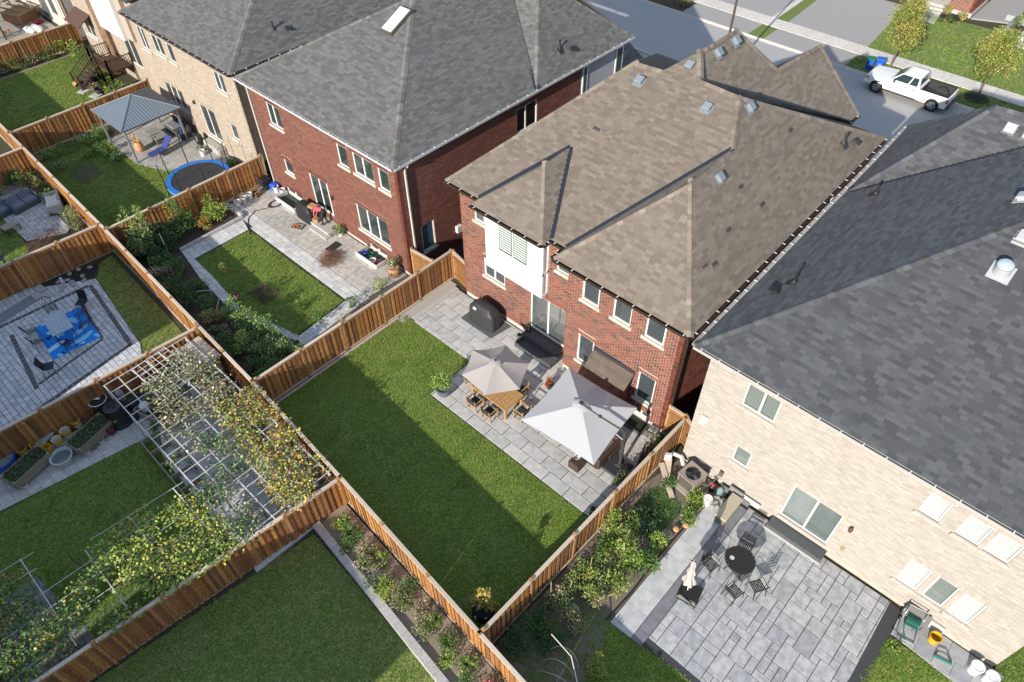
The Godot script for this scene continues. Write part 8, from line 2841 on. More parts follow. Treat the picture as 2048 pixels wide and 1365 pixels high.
	var spots := [[-14.5, -5.5, 0.42, 0.3, lime, "light green clump at fence corner end of long flower bed"], [-13.9, -5.35, 0.5, 0.32, greens, "spreading green clump near fence corner"], [-13.6, -5.0, 0.42, 0.22, greens, "low green clump against retaining kerb"], [-12.9, -5.35, 0.5, 0.3, dry + greens, "faded clump with reddish flowers in the long bed"], [-12.2, -5.5, 0.35, 0.22, lime + greens, "small light clump at fence before dark patch of soil"], [-12.4, -4.95, 0.4, 0.32, greens + dry, "grassy clump by kerb in upper half of long bed"], [-11.6, -4.85, 0.45, 0.34, pal([[0.14, 0.2, 0.12]], 0.2, 4), "grey-green lavender clump by kerb"], [-11.2, -4.95, 0.48, 0.36, lime, "bright yellow-green mound by kerb"], [-10.6, -5.55, 0.4, 0.28, greens, "leafy green plant at fence, middle of long bed"], [-10.3, -5.1, 0.5, 0.24, dry + greens, "dry straggling clump in middle of long bed"], [-9.6, -5.2, 0.4, 0.2, dry, "dry low clump past the middle of long bed"], [-8.9, -5.35, 0.35, 0.26, lime + greens, "small green strap-leaved plant by fence"], [-9.0, -4.9, 0.5, 0.3, dry + greens, "straggling brownish clump by kerb"], [-8.0, -5.0, 0.42, 0.28, greens, "green strap-leaved plant in lower half of long bed"], [-7.7, -4.6, 0.4, 0.26, lime, "light green plant against kerb's lower half"], [-7.0, -5.0, 0.4, 0.26, greens + lime, "strap-leaved plant near fence junction"], [-6.6, -4.5, 0.35, 0.22, greens, "small green plant at kerb near picture's bottom"], [-5.9, -5.0, 0.45, 0.3, pal([[0.5, 0.1, 0.12], [0.08, 0.13, 0.04], [0.1, 0.15, 0.04]], 0.15, 6), "red and pink flowers at fence foot, bottom of picture"]]
	var kind := 0
	for s in spots:
		var o := bush("bed_plant", s[5], "plant", V(s[0], 0.12, s[1]), V(s[2] * 1.1, s[3] * 0.8, s[2] * 1.1), int(900 * s[2]), 0.08, s[4], "plants of the long flower bed")
		if kind % 2:
			var sk := Buf.new()
			spiky(sk, V(0, 0.0, 0), s[2] * 1.1, s[3] * 1.6, 60, s[4], 0.035)
			stuff(obj("foliage", sk, vc(0.6, "", Vector3.ONE, 0.35), o))
		kind += 1
	for i in 26: bush_low(V(rf(-14.9, -5.0), 0.12, rf(-5.7, -5.0)), i)

func bush_low(at: Vector3, i: int) -> void:   # creeping weeds of the bed, gathered into one mass
	if ground_cover == null: ground_cover = Buf.new()
	leaf_cloud(ground_cover, at + V(0, 0.03, 0), V(0.3, 0.07, 0.25), 60, 0.06, greens + dry, 0.6, 4)
	if i == 25: stuff(obj("ground_cover", ground_cover, vc(0.6, "", Vector3.ONE, 0.35)))

var ground_cover: Buf


# ---------------------------------------------------------------- yard with the vine pergola
func pergola_yard() -> void:
	var c1 := [Color(0.58, 0.54, 0.50), Color(0.64, 0.59, 0.54), Color(0.53, 0.50, 0.46)]
	var path := sheet("garden_path", [-26.5, 5, -25.5, 3.7, -24.3, -2.5, -22.4, -2.2, -15.3, -2.0, -15.3, -6.3, -26.6, -6.7, -27.5, 4], 0.016, mt(0.15, 0.14, 0.125, 0.95), 0.04)
	lay(path, "paver", v2([-27.4, 5, -25.45, 3.7, -24.35, -2.5, -25.0, -3.0, -26.9, -3.0]), bond(-27.5, -24.2, -3.0, 5, 0.24, 0.5, 0.5), 0.0, 0.042, c1, 0.85, 0.01, 0.05, 160)
	lay(path, "slab", v2([-25.0, -3.0, -22.4, -2.2, -15.4, -2.0, -15.3, -5.2, -25.4, -5.5]), bond(-25.5, -15.3, -5.5, -2.0, 0.6, 0.6, 0.5), 0.0, 0.042, [Color(0.62, 0.60, 0.59), Color(0.56, 0.55, 0.53), Color(0.66, 0.64, 0.62)], 0.85, 0.014, 0.05, 120)
	lay(path, "slab", v2([-21.5, 3.8, -16.4, 3.2, -16.5, 5.6, -21.5, 5.6]), bond(-21.5, -16.2, 3.0, 5.6, 0.45, 0.22, 0.5), 0.0, 0.042, [Color(0.22, 0.22, 0.23), Color(0.26, 0.26, 0.27)], 0.85, 0.014, 0.05, 100)
	var grey: Material = cap_m[0]
	# planters
	for q in [[-26.35, 1.95, 1.75, "planter box of low green herbs near blue tub"], [-26.0, -0.65, 1.8, "planter box of low green herbs beside the compost bins"]]:
		var t := thing("planter_box", q[3], "planter", V(q[0], 0.05, q[1]), 0.28, "timber planter boxes")
		var L: float = q[2]
		for k in [[-0.42, 0.0, 0.035, L], [0.42, 0.0, 0.035, L], [0.0, -L / 2, 0.84, 0.035], [0.0, L / 2, 0.84, 0.035]]:
			for y in [0.27, 0.5]:
				var b := Buf.new()
				b.box(V(k[0], y, k[1]), V(k[2], 0.22, k[3]))
				obj("board", b, mt(0.36, 0.30, 0.23, 0.9, "weather", V(2, 2, 2)), t)
		for x in [-0.38, 0.38]:
			for z in [-L / 2 + 0.06, L / 2 - 0.06]:
				var p := Buf.new()
				p.box(V(x, 0.3, z), V(0.08, 0.6, 0.08))
				obj("leg", p, grey, t)
		var s := Buf.new()
		s.box(V(0, 0.5, 0), V(0.8, 0.06, L - 0.04))
		obj("soil_fill", s, mt(0.05, 0.04, 0.03, 0.95), t)
		var f := Buf.new()
		for i in 900:
			f.col = pick(greens + dry.slice(0, 2) + deep_greens) * rf(0.7, 1.2)
			f.leaf(V(rf(-0.4, 0.4), rf(0.52, 0.68), rf(-L / 2, L / 2)), (rdir() + V(0, 0.6, 0)).normalized(), (Vector3.UP + rdir() * 0.5).normalized(), 0.07, 0.04)
		stuff(obj("foliage", f, vc(0.6, "", Vector3.ONE, 0.35), t))
	var bd := [[-27.45, 1.75, "yellow bucket nearest the blue tub"], [-27.3, 1.25, "yellow bucket against fence, above grey tray"], [-26.75, 1.0, "yellow bucket at end of first planter box"], [-26.8, 0.5, "yellow topped white bucket above grey water tub"], [-27.0, 0.05, "yellow topped white bucket by corner of second planter box"], [-27.25, -0.5, "yellow topped white bucket behind second planter box"]]
	for i in bd.size():
		var o := bucket(bd[i][2], V(bd[i][0], 0.05, bd[i][1]), [0.66, 0.40, 0.015] if i < 3 else [0.66, 0.65, 0.63], "buckets between the planters", false, 0.46, 0.2)
		if i >= 3:
			var r := Buf.new()
			r.lathe(Vector3.ZERO, [Vector2(0.208, 0.3), Vector2(0.22, 0.46), Vector2(0.225, 0.48), Vector2(0.2, 0.48), Vector2(0.185, 0.2)], 20)
			obj("sleeve", r, mt(0.66, 0.40, 0.015, 0.45), o)
	var wy := bucket("white over yellow bucket beside open timber frames", V(-25.55, 0.05, -3.0), [0.66, 0.40, 0.015], "", false, 0.4, 0.19)
	var wy2 := Buf.new()
	wy2.lathe(V(0, 0.2, 0), [Vector2(0.2, 0), Vector2(0.22, 0.42), Vector2(0.2, 0.45), Vector2(0, 0.45)], 18)
	obj("sleeve", wy2, mt(0.7, 0.69, 0.68, 0.5), wy)
	var tub := thing("water_tub", "round bright blue tub of grey water at first planter box", "tub", V(-27.5, 0.05, 2.55))
	var tb := Buf.new()
	tb.lathe(Vector3.ZERO, [Vector2(0, 0), Vector2(0.46, 0), Vector2(0.52, 0.5), Vector2(0.55, 0.52), Vector2(0.5, 0.52), Vector2(0.47, 0.4)], 26)
	obj("shell", tb, mt(0.01, 0.13, 0.5, 0.4), tub)
	var tw := Buf.new()
	tw.lathe(V(0, 0.42, 0), [Vector2(0.48, 0), Vector2(0, 0.001)], 26)
	obj("water", tw, mt(0.22, 0.25, 0.27, 0.08), tub)
	var tub2 := thing("water_tub", "pale grey oval tub of dark water between the two planter boxes", "tub", V(-25.85, 0.05, 0.75))
	var t2 := Buf.new()
	t2.lathe(Vector3.ZERO, [Vector2(0, 0), Vector2(0.36, 0), Vector2(0.43, 0.36), Vector2(0.47, 0.38), Vector2(0.41, 0.38), Vector2(0.38, 0.26)], 24)
	obj("shell", t2, mt(0.5, 0.5, 0.5, 0.5), tub2)
	var t3 := Buf.new()
	t3.lathe(V(0, 0.28, 0), [Vector2(0.39, 0), Vector2(0, 0.001)], 24)
	obj("water", t3, mt(0.14, 0.16, 0.16, 0.06), tub2)
	var gb := Buf.new()
	gb.box(V(0, 0.35, 0), V(0.6, 0.03, 0.75), Basis(Vector3.RIGHT, 0.15))
	tag(obj("plastic_tray", gb, mt(0.33, 0.36, 0.38, 0.6), self, Transform3D(Basis(Vector3.UP, 0.3), V(-27.4, 0.05, 0.85))), "grey flat tray leaning on fence behind yellow buckets", "tray")
	for q in [[-26.1, -1.95, 1.0, 0.52, "tall tapered black composter with green mark", true], [-27.15, -1.7, 0.85, 0.42, "black barrel with pale rim and white label on its lid", false]]:
		var t := thing("composter", q[4], "composter", V(q[0], 0.05, q[1]))
		var b := Buf.new()
		b.lathe(Vector3.ZERO, [Vector2(q[3] * 1.12, 0), Vector2(q[3] * 1.1, 0.12), Vector2(q[3] * 1.02, 0.15), Vector2(q[3] * 0.84, q[2] * 0.92), Vector2(q[3] * 0.88, q[2] * 0.93), Vector2(q[3] * 0.86, q[2])], 26)
		obj("shell", b, mt(0.018, 0.02, 0.022, 0.5), t)
		var l := Buf.new()
		l.lathe(V(0, q[2], 0), [Vector2(q[3] * 0.8, 0), Vector2(q[3] * 0.74, 0.05), Vector2(q[3] * 0.35, 0.07), Vector2(q[3] * 0.3, 0.03), Vector2(0, 0.03)], 26)
		l.box(V(0, q[2] + 0.07, 0), V(0.28, 0.05, 0.06), Basis(Vector3.UP, 0.4))
		obj("lid", l, mt(0.022, 0.024, 0.026, 0.45), t)
		if q[5]:
			var m := Buf.new()
			m.box(V(0.42, 0.55, 0.26), V(0.03, 0.09, 0.14), Basis(Vector3.UP, -0.5))
			obj("mark", m, mt(0.1, 0.4, 0.04, 0.6), t)
		else:
			var r := Buf.new()
			var ring := []
			for i in 25: ring.append(V(cos(TAU * i / 24) * 0.385, q[2] - 0.02, sin(TAU * i / 24) * 0.385))
			r.tube(ring, 0.03, 0.03, 6, false)
			obj("rim", r, mt(0.6, 0.6, 0.6, 0.5), t)
			var w := Buf.new()
			w.box(V(0.02, q[2] + 0.1, 0), V(0.3, 0.01, 0.12), Basis(Vector3.UP, 0.7))
			obj("label_patch", w, mt(0.7, 0.7, 0.7, 0.6), t)
	for q in [[-26.75, -2.55, 0.95, 0.17, [0.33, 0.34, 0.34], "grey capped canister standing behind the tapered composter", 0.5], [-26.2, -2.75, 0.6, 0.3, [0.02, 0.02, 0.024], "low black pot behind the tapered composter", 0.6], [-25.7, -2.4, 0.4, 0.22, [0.02, 0.03, 0.03], "small black pot at composter foot", 0.6], [-25.75, -1.35, 0.42, 0.2, [0.13, 0.02, 0.04], "maroon pot wedged by second planter box", 0.5]]:
		var b := Buf.new()
		b.lathe(Vector3.ZERO, [Vector2(0, 0), Vector2(q[3] * 0.8, 0), Vector2(q[3], q[2] * 0.8), Vector2(q[3] * 0.9, q[2]), Vector2(q[3] * 0.7, q[2]), Vector2(0, q[2] * 0.85)], 16)
		tag(obj("pot", b, mt(q[4][0], q[4][1], q[4][2], q[6]), self, Transform3D(Basis(), V(q[0], 0.05, q[1]))), q[5], "pot")
	for i in 4:
		var q: Array = [[-25.5, -0.1, "first white pot below second planter"], [-25.55, -0.45, "dark rimmed pot in the row below second planter"], [-25.6, -0.8, "white pot below second planter, closest to composter"], [-25.8, 2.45, "white pot under first planter box"]][i]
		bucket(q[2], V(q[0], 0.05, q[1]), [0.6, 0.6, 0.58] if i != 1 else [0.2, 0.2, 0.2], "small pots under the planters", false, 0.2, 0.14)
	bush("potted_plant", "lime green lettuce tuft beside open timber frames", "plant", V(-24.7, 0.05, -2.8), V(0.26, 0.14, 0.26), 160, 0.1, lime)
	# open timber frames (raised bed and the long frame along the lawn)
	var tim := mt(0.44, 0.37, 0.28, 0.9, "weather", V(2, 2, 2))
	for q in [[-25.05, -3.4, 2.0, 0.55, 0.45, 0.32, "open timber bed frame with soil, by white over yellow bucket", true], [-21.9, -2.35, 4.4, 0.45, 0.3, -0.02, "long open timber edging frame beside the shaded lawn", false]]:
		var t := thing("timber_planter", q[6], "planter", V(q[0], 0.05, q[1]), q[5], "open timber frames")
		for z in [-q[3], q[3]]:
			var b := Buf.new()
			b.box(V(0, q[4] / 2, z), V(q[2], q[4], 0.05))
			obj("side_board", b, tim, t)
		var n := int(q[2] / 0.8)
		for i in n + 1:
			var b := Buf.new()
			b.box(V(-q[2] / 2 + q[2] * i / n, q[4] / 2, 0), V(0.05, q[4] - 0.004, q[3] * 2 - 0.05))
			obj("cross_board", b, tim, t)
		if q[7]:
			var s := Buf.new()
			s.box(V(0, q[4] * 0.6, 0), V(q[2] - 0.06, 0.05, q[3] * 2 - 0.06))
			obj("soil_fill", s, mt(0.11, 0.07, 0.045, 0.95, "soil", V(3, 3, 3)), t)
	# flat-topped timber store in the fence corner
	var st := thing("storage_shed", "low flat-topped beige timber store in the fence corner above the vines", "shed", V(-25.6, 0, -6.05), 0.04)
	var sb := Buf.new()
	sb.box(V(0, 0.75, 0), V(1.6, 1.5, 1.1))
	obj("body", sb, mt(0.46, 0.36, 0.26, 0.85, "mottle"), st)
	var sr := Buf.new()
	sr.bevel(V(0, 1.55, 0), V(1.85, 0.08, 1.35), 0.015)
	obj("lid", sr, mt(0.58, 0.48, 0.38, 0.85, "mottle"), st)
	var lean := Buf.new()
	lean.box(V(0, 0, 0), V(2.2, 0.06, 0.12))
	tag(obj("white_plank", lean, white_m, self, Transform3D(Basis(Vector3.UP, -0.3), V(-25.0, 1.75, -5.1))), "white plank laid across bars beside beige timber store", "plank")
	# the pergola's posts and bars
	var pg := thing("vine_pergola", "white metal pergola grid carrying grape vines over the yard corner", "pergola", Vector3.ZERO)
	var pm := mt(0.56, 0.53, 0.49, 0.55)
	var Y := 1.95
	for x in [-26.5, -24.2, -22.0, -19.8, -17.6, -15.7]:
		for z in [-6.1, -4.2, -2.2]:
			var p := Buf.new()
			p.box(V(x, Y / 2, z), V(0.06, Y, 0.06))
			obj("post", p, pm, pg)
	for z in [-6.1, -5.45, -4.8, -4.2, -3.5, -2.85, -2.2]:
		var b := Buf.new()
		b.box(V(-21.05, Y, z), V(11.0, 0.045, 0.045))
		obj("bar", b, pm, pg)
	for i in 19:
		var x := -26.5 + i * 0.6
		var b := Buf.new()
		b.box(V(x, Y + 0.035, -4.15), V(0.03, 0.03, 4.0))
		obj("bar", b, pm, pg)
	# finer grid of the leaning trellis
	var tr := thing("trellis_grid", "white square-mesh trellis panel lying over pergola by yellow buckets", "trellis", V(-25.2, 2.02, -4.4), 0.1)
	for i in 9:
		var b := Buf.new()
		b.box(V(-1.3 + i * 0.32, 0, 0), V(0.025, 0.02, 1.75))
		obj("bar", b, mt(0.66, 0.64, 0.6, 0.5), tr)
	for i in 6:
		var b := Buf.new()
		b.box(V(0, 0.02, -0.85 + i * 0.34), V(2.65, 0.02, 0.025))
		obj("bar", b, mt(0.66, 0.64, 0.6, 0.5), tr)
	# arbour along the side fence
	var ar := thing("vine_arbour", "long low arbour of white pipes under vines beside dark fence", "pergola", Vector3.ZERO)
	for i in 5:
		var z := -1.6 + i * 1.75
		for x in [-19.4, -16.6 - i * 0.12]:
			var p := Buf.new()
			p.tube([V(x, 0, z), V(x, 1.95, z)], 0.03, 0.03, 6)
			obj("post", p, pm, ar)
		var b := Buf.new()
		b.tube([V(-21.0 if i > 2 else -19.6, 1.95, z), V(-16.2 - i * 0.1, 1.95, z)], 0.022, 0.022, 6)
		obj("bar", b, pm, ar)
	for q in [[-19.55, -2.0, 1.6], [-18.9, -2.0, 5.8], [-18.2, -2.0, 5.8], [-17.4, -2.0, 5.8], [-16.7, -2.0, 5.6], [-20.9, 3.2, 5.9], [-20.2, 3.4, 5.9]]:
		var b := Buf.new()
		b.tube([V(q[0], 1.97, q[1]), V(q[0] - 0.3, 1.97, q[2])], 0.014, 0.014, 5)
		obj("wire", b, mt(0.6, 0.6, 0.58, 0.5), ar)
	# the vines
	var noise := FastNoiseLite.new()
	noise.seed = 11
	noise.frequency = 0.42
	noise.fractal_octaves = 2
	var zones := [
		["grape_vine", "orange and yellow autumn vine along rear fence of mown lawn", [-21.6, -6.5, -15.2, -6.1, -15.5, -4.0, -18.5, -4.3, -21.8, -4.6], autumn + lime.slice(0, 3) + dry.slice(0, 2), -0.3, 380.0],
		["grape_vine", "pale withered vine at beige timber store end of pergola", [-26.2, -5.2, -24.4, -6.3, -21.8, -6.4, -21.8, -4.5, -22.3, -2.9, -25.2, -3.4], dry + greens.slice(0, 3), 0.0, 330.0],
		["grape_vine", "sparse grey-green vine over middle of pergola with open bars", [-21.9, -4.4, -15.6, -4.1, -15.6, -2.2, -19.4, -1.9, -22.2, -2.3], greens + dry + deep_greens, 0.05, 300.0],
		["grape_vine", "bright yellow-green vine on upper arbour beside shaded lawn", [-19.5, -2.1, -15.6, -2.2, -16.0, 1.2, -17.5, 2.2, -19.4, 1.5], lime + lime + autumn.slice(0, 4) + greens.slice(0, 2), -0.28, 390.0],
		["grape_vine", "dark green vine on lower arbour at photo's bottom corner", [-18.7, 1.6, -16.0, 1.2, -16.5, 5.6, -21.3, 5.8, -20.9, 3.9, -19.0, 3.9, -18.6, 2.8], greens + lime.slice(0, 4) + deep_greens.slice(0, 3) + autumn.slice(0, 2), -0.12, 330.0],
	]
	for zn in zones:
		var poly := v2(zn[2])
		var lo := poly[0]
		var hi := poly[0]
		for p in poly:
			lo = lo.min(p)
			hi = hi.max(p)
		var t := thing(zn[0], zn[1], "vine", V((lo.x + hi.x) / 2, 0, (lo.y + hi.y) / 2), 0.0, "vines over the pergola")
		var off := -t.position
		var f := Buf.new()
		var cane := Buf.new()
		var n := int((hi.x - lo.x) * (hi.y - lo.y) * zn[5] / 12.0)
		for i in n:
			var p := Vector2(rf(lo.x, hi.x), rf(lo.y, hi.y))
			if not Geometry2D.is_point_in_polygon(p, poly): continue
			if noise.get_noise_2d(p.x, p.y) < zn[4] + rf(-0.1, 0.1): continue
			var c := V(p.x, rf(1.85, 2.15), p.y) + off
			var base: Color = pick(zn[3])
			for k in 13:
				f.col = (base if rng.randf() < 0.6 else pick(zn[3])) * rf(0.85, 1.45)
				var q := c + V(rf(-0.32, 0.32), rf(-0.16, 0.14), rf(-0.32, 0.32))
				f.leaf(q, (rdir() + V(0, -0.1, 0)).normalized(), (Vector3.UP + rdir() * 0.6).normalized(), rf(0.07, 0.15), rf(0.06, 0.13))
			if i % 3 == 0:
				var d := rdir() * V(1, 0.15, 1)
				cane.tube([c - d * 0.5, c + V(0, 0.05, 0), c + d * 0.5], 0.009, 0.006, 4, false)
		for i in 5:
			var x := rf(lo.x + 0.3, hi.x - 0.3) + off.x
			var z := rf(lo.y + 0.3, hi.y - 0.3) + off.z
			cane.tube([V(x, 0, z), V(x + 0.1, 0.9, z + 0.08), V(x, 1.9, z)], 0.03, 0.02, 6)
		stuff(obj("cane", cane, mt(0.22, 0.16, 0.11, 0.9), t))
		stuff(obj("foliage", f, vc(0.6, "", Vector3.ONE, 0.35), t))


# ---------------------------------------------------------------- street
func street_tree(label: String, at: Vector3, h: float, r: float, cols: Array) -> void:
	var t := thing("street_tree", label, "tree", at, 0.0, "young street trees")
	var tk := Buf.new()
	tk.tube([Vector3.ZERO, V(0.02, h * 0.3, 0), V(-0.03, h * 0.6, 0.02), V(0, h * 0.92, 0)], 0.075, 0.02, 8)
	var cr := Buf.new()
	for i in 60:
		var y := rf(0.28, 0.92) * h
		var a := rf(0, TAU)
		var k := 1.0 - absf(y / h - 0.5) * 1.35
		var l := r * rf(0.5, 1.05) * clampf(k, 0.2, 1.0)
		var e := V(cos(a) * l, y + l * 0.55, sin(a) * l)
		tk.tube([V(0, y * 0.92, 0), V(e.x * 0.5, lerpf(y, e.y, 0.35), e.z * 0.5), e], 0.025, 0.006, 5)
		var c: Color = pick(cols)
		for j in 120:
			cr.col = (c if rng.randf() < 0.6 else pick(cols)) * rf(0.7, 1.3)
			var p := e * V(rf(0.5, 1.05), 1, rf(0.5, 1.05)) + rdir() * r * 0.42 * pow(rng.randf(), 0.6)
			cr.leaf(p, (rdir() + V(0, -0.3, 0)).normalized(), (Vector3.UP + rdir()).normalized(), rf(0.10, 0.18), rf(0.06, 0.11))
	obj("trunk", tk, mt(0.16, 0.11, 0.08, 0.9), t)
	stuff(obj("crown", cr, vc(0.6, "", Vector3.ONE, 0.35), t))

func truck() -> void:
	var t := thing("pickup_truck", "white pickup truck parked at the far kerb with black bed liner", "truck", V(-11.5, 0.0, -54.35))
	var white := mt(0.78, 0.78, 0.78, 0.25)
	var dark := mt(0.015, 0.016, 0.018, 0.5)
	var grey := mt(0.05, 0.05, 0.052, 0.6)
	var gl := mt(0.025, 0.045, 0.05, 0.06)
	# front end and cab lofted along the length: [x, half width, bottom, shoulder, top]
	var sec := [[-2.98, 0.70, 0.62, 0.86, 0.92], [-2.93, 0.86, 0.52, 0.95, 1.06], [-2.75, 0.95, 0.47, 1.0, 1.13], [-2.3, 0.985, 0.45, 1.06, 1.19], [-1.5, 0.995, 0.45, 1.12, 1.25], [-1.25, 0.995, 0.45, 1.16, 1.27], [0.0, 0.995, 0.45, 1.17, 1.26], [0.78, 0.99, 0.45, 1.17, 1.26]]
	var b := Buf.new()
	var rings := []
	for s in sec:
		var w: float = s[1]
		rings.append([V(s[0], s[2], w * 0.93), V(s[0], s[2] + 0.08, w), V(s[0], lerpf(s[2], s[3], 0.55), w * 1.012), V(s[0], s[3], w * 0.985), V(s[0], s[4] - 0.015, w * 0.9), V(s[0], s[4], w * 0.72), V(s[0], s[4] + 0.025, 0), V(s[0], s[4], -w * 0.72), V(s[0], s[4] - 0.015, -w * 0.9), V(s[0], s[3], -w * 0.985), V(s[0], lerpf(s[2], s[3], 0.55), -w * 1.012), V(s[0], s[2] + 0.08, -w), V(s[0], s[2], -w * 0.93)])
	for i in rings.size() - 1:
		for j in 12: b.quad(rings[i][j], rings[i + 1][j], rings[i + 1][j + 1], rings[i][j + 1])
		b.quad(rings[i][12], rings[i + 1][12], rings[i + 1][0], rings[i][0])
	for k in [0, rings.size() - 1]:
		for j in range(1, 12):
			if k == 0: b.tri(rings[k][0], rings[k][j], rings[k][j + 1])
			else: b.tri(rings[k][0], rings[k][j + 1], rings[k][j])
	obj("body", b, white, t)
	# greenhouse
	var g := Buf.new()
	var lo := [V(-1.32, 1.24, 0.93), V(0.74, 1.24, 0.94), V(0.74, 1.24, -0.94), V(-1.32, 1.24, -0.93)]
	var hi := [V(-0.62, 1.83, 0.74), V(0.62, 1.84, 0.76), V(0.62, 1.84, -0.76), V(-0.62, 1.83, -0.74)]
	var tp := [V(-0.45, 1.90, 0.62), V(0.5, 1.91, 0.64), V(0.5, 1.91, -0.64), V(-0.45, 1.90, -0.62)]
	for i in 4:
		var j := (i + 1) % 4
		g.quad(lo[i], lo[j], hi[j], hi[i])
		g.quad(hi[i], hi[j], tp[j], tp[i])
	g.quad(tp[0], tp[1], tp[2], tp[3])
	for z in [-0.4, -0.13, 0.13, 0.4]: g.box(V(0.02, 1.91, z), V(0.85, 0.015, 0.04))
	obj("cab", g, white, t)
	var inset := func(q: Array, n: Vector3, u0: float, u1: float, v0: float, v1: float, called: String) -> void:
		var p := Buf.new()
		var at := func(u: float, v: float) -> Vector3: return q[0].lerp(q[1], u).lerp(q[3].lerp(q[2], u), v) + n * 0.006
		p.quad(at.call(u0, v0), at.call(u1, v0), at.call(u1, v1), at.call(u0, v1))
		obj(called, p, gl, t)
	for s in [1.0, -1.0]:
		var q := [V(-1.32, 1.24, 0.93 * s), V(0.74, 1.24, 0.94 * s), V(0.62, 1.84, 0.76 * s), V(-0.62, 1.83, 0.74 * s)]
		var n := V(0, 0.3, s)
		inset.call(q, n, 0.06, 0.6, 0.08, 0.92, "side_window")
		inset.call(q, n, 0.65, 0.93, 0.08, 0.92, "side_window")
	inset.call([V(-1.32, 1.24, -0.93), V(-1.32, 1.24, 0.93), V(-0.62, 1.83, 0.74), V(-0.62, 1.83, -0.74)], V(-0.7, 0.75, 0), 0.04, 0.96, 0.03, 0.94, "windscreen")
	inset.call([V(0.74, 1.24, 0.94), V(0.74, 1.24, -0.94), V(0.62, 1.84, -0.76), V(0.62, 1.84, 0.76)], V(1, 0.2, 0), 0.1, 0.9, 0.12, 0.9, "rear_window")
	# load bed
	var bed := Buf.new()
	for s in [1.0, -1.0]:
		bed.bevel(V(1.8, 0.84, 0.94 * s), V(2.0, 0.78, 0.1), 0.03)
	bed.box(V(0.84, 0.86, 0), V(0.06, 0.74, 1.8))
	obj("bed_side", bed, white, t)
	var tg := Buf.new()
	tg.bevel(V(2.8, 0.87, 0), V(0.09, 0.72, 1.82), 0.02)
	obj("tailgate", tg, white, t)
	var ln := Buf.new()
	ln.box(V(1.8, 0.72, 0), V(1.9, 0.04, 1.76))
	for s in [1.0, -1.0]:
		ln.box(V(1.8, 0.98, 0.875 * s), V(1.9, 0.5, 0.03))
		ln.box(V(1.8, 1.238, 0.93 * s), V(1.98, 0.02, 0.1))
		ln.lathe(V(1.95, 0.72, 0.72 * s), [Vector2(0.44, -0.15), Vector2(0.42, 0.15)], 20, 1, 1, Basis(Vector3.RIGHT, PI / 2))
		ln.lathe(V(1.95, 0.72, 0.56 * s), [Vector2(0.43, 0), Vector2(0, 0.001 * s)], 20, 1, 1, Basis(Vector3.RIGHT, PI / 2))
	ln.box(V(0.885, 0.98, 0), V(0.03, 0.5, 1.74))
	ln.box(V(2.745, 0.98, 0), V(0.03, 0.5, 1.74))
	for i in 8: ln.box(V(1.8, 0.745, -0.7 + i * 0.2), V(1.86, 0.02, 0.08))
	obj("bed_liner", ln, mt(0.03, 0.031, 0.033, 0.6), t)
	# wheels
	for x in [-2.03, 1.95]:
		for s in [1.0, -1.0]:
			var wh := Buf.new()
			var bs := Basis(Vector3.RIGHT, PI / 2 * s)
			wh.lathe(V(x, 0.4, 0.88 * s), [Vector2(0.0, -0.12), Vector2(0.34, -0.12), Vector2(0.40, -0.08), Vector2(0.40, 0.1), Vector2(0.36, 0.14), Vector2(0.25, 0.13)], 28, 1, 1, bs)
			var w := obj("wheel", wh, mt(0.02, 0.02, 0.02, 0.85), t)
			var rm := Buf.new()
			rm.lathe(V(x, 0.4, 0.88 * s), [Vector2(0.26, 0.13), Vector2(0.24, 0.145), Vector2(0.21, 0.07), Vector2(0.0, 0.07)], 24, 1, 1, bs)
			for k in 6:
				var a := TAU * k / 6
				rm.hexa(V(x + cos(a) * 0.13, 0.4 + sin(a) * 0.13, (0.88 + 0.11) * s), V(cos(a), sin(a), 0) * 0.11, V(-sin(a), cos(a), 0) * 0.045, V(0, 0, 0.02))
			rm.lathe(V(x, 0.4, 0.88 * s), [Vector2(0.06, 0.07), Vector2(0.06, 0.14), Vector2(0, 0.145)], 12, 1, 1, bs)
			obj("rim", rm, mt(0.45, 0.46, 0.47, 0.25, "", Vector3.ONE, 0.7), w)
			var wl := Buf.new()
			wl.lathe(V(x, 0.44, 0.955 * s), [Vector2(0.0, 0.04), Vector2(0.47, 0.046)], 28, 1, 1, bs)
			obj("wheel_arch", wl, mt(0.008, 0.008, 0.008, 0.9), t)
	# lamps, mirrors, bumpers, handles
	for s in [1.0, -1.0]:
		var hl := Buf.new()
		hl.hexa(V(-2.86, 0.9, 0.8 * s), V(0.1, 0.02, 0.05 * s), V(0, 0.11, 0), V(0.03, 0, 0.12 * s) if s > 0 else V(-0.03, 0, 0.12))
		obj("headlight", hl, mt(0.5, 0.48, 0.42, 0.1), t)
		var am := Buf.new()
		am.box(V(-2.78, 0.92, 0.945 * s), V(0.14, 0.16, 0.03))
		obj("indicator_lamp", am, mt(0.6, 0.3, 0.02, 0.2), t)
		var tl := Buf.new()
		tl.bevel(V(2.79, 0.98, 0.945 * s), V(0.11, 0.3, 0.11), 0.02)
		obj("tail_light", tl, mt(0.5, 0.015, 0.02, 0.2), t)
		var mr := Buf.new()
		mr.bevel(V(-0.95, 1.3, 1.1 * s), V(0.12, 0.2, 0.2), 0.03)
		obj("mirror", mr, grey, t)
		for x in [-0.1, 0.42]:
			var h := Buf.new()
			h.bevel(V(x, 1.04, 1.005 * s), V(0.16, 0.05, 0.04), 0.01)
			obj("handle", h, dark, t)
		var st := Buf.new()
		st.box(V(-0.2, 0.4, 0.97 * s), V(2.6, 0.05, 0.06))
		obj("sill_step", st, grey, t)
	var gr := Buf.new()
	gr.box(V(-2.985, 0.78, 0), V(0.05, 0.26, 1.2))
	obj("grille", gr, grey, t)
	var bf := Buf.new()
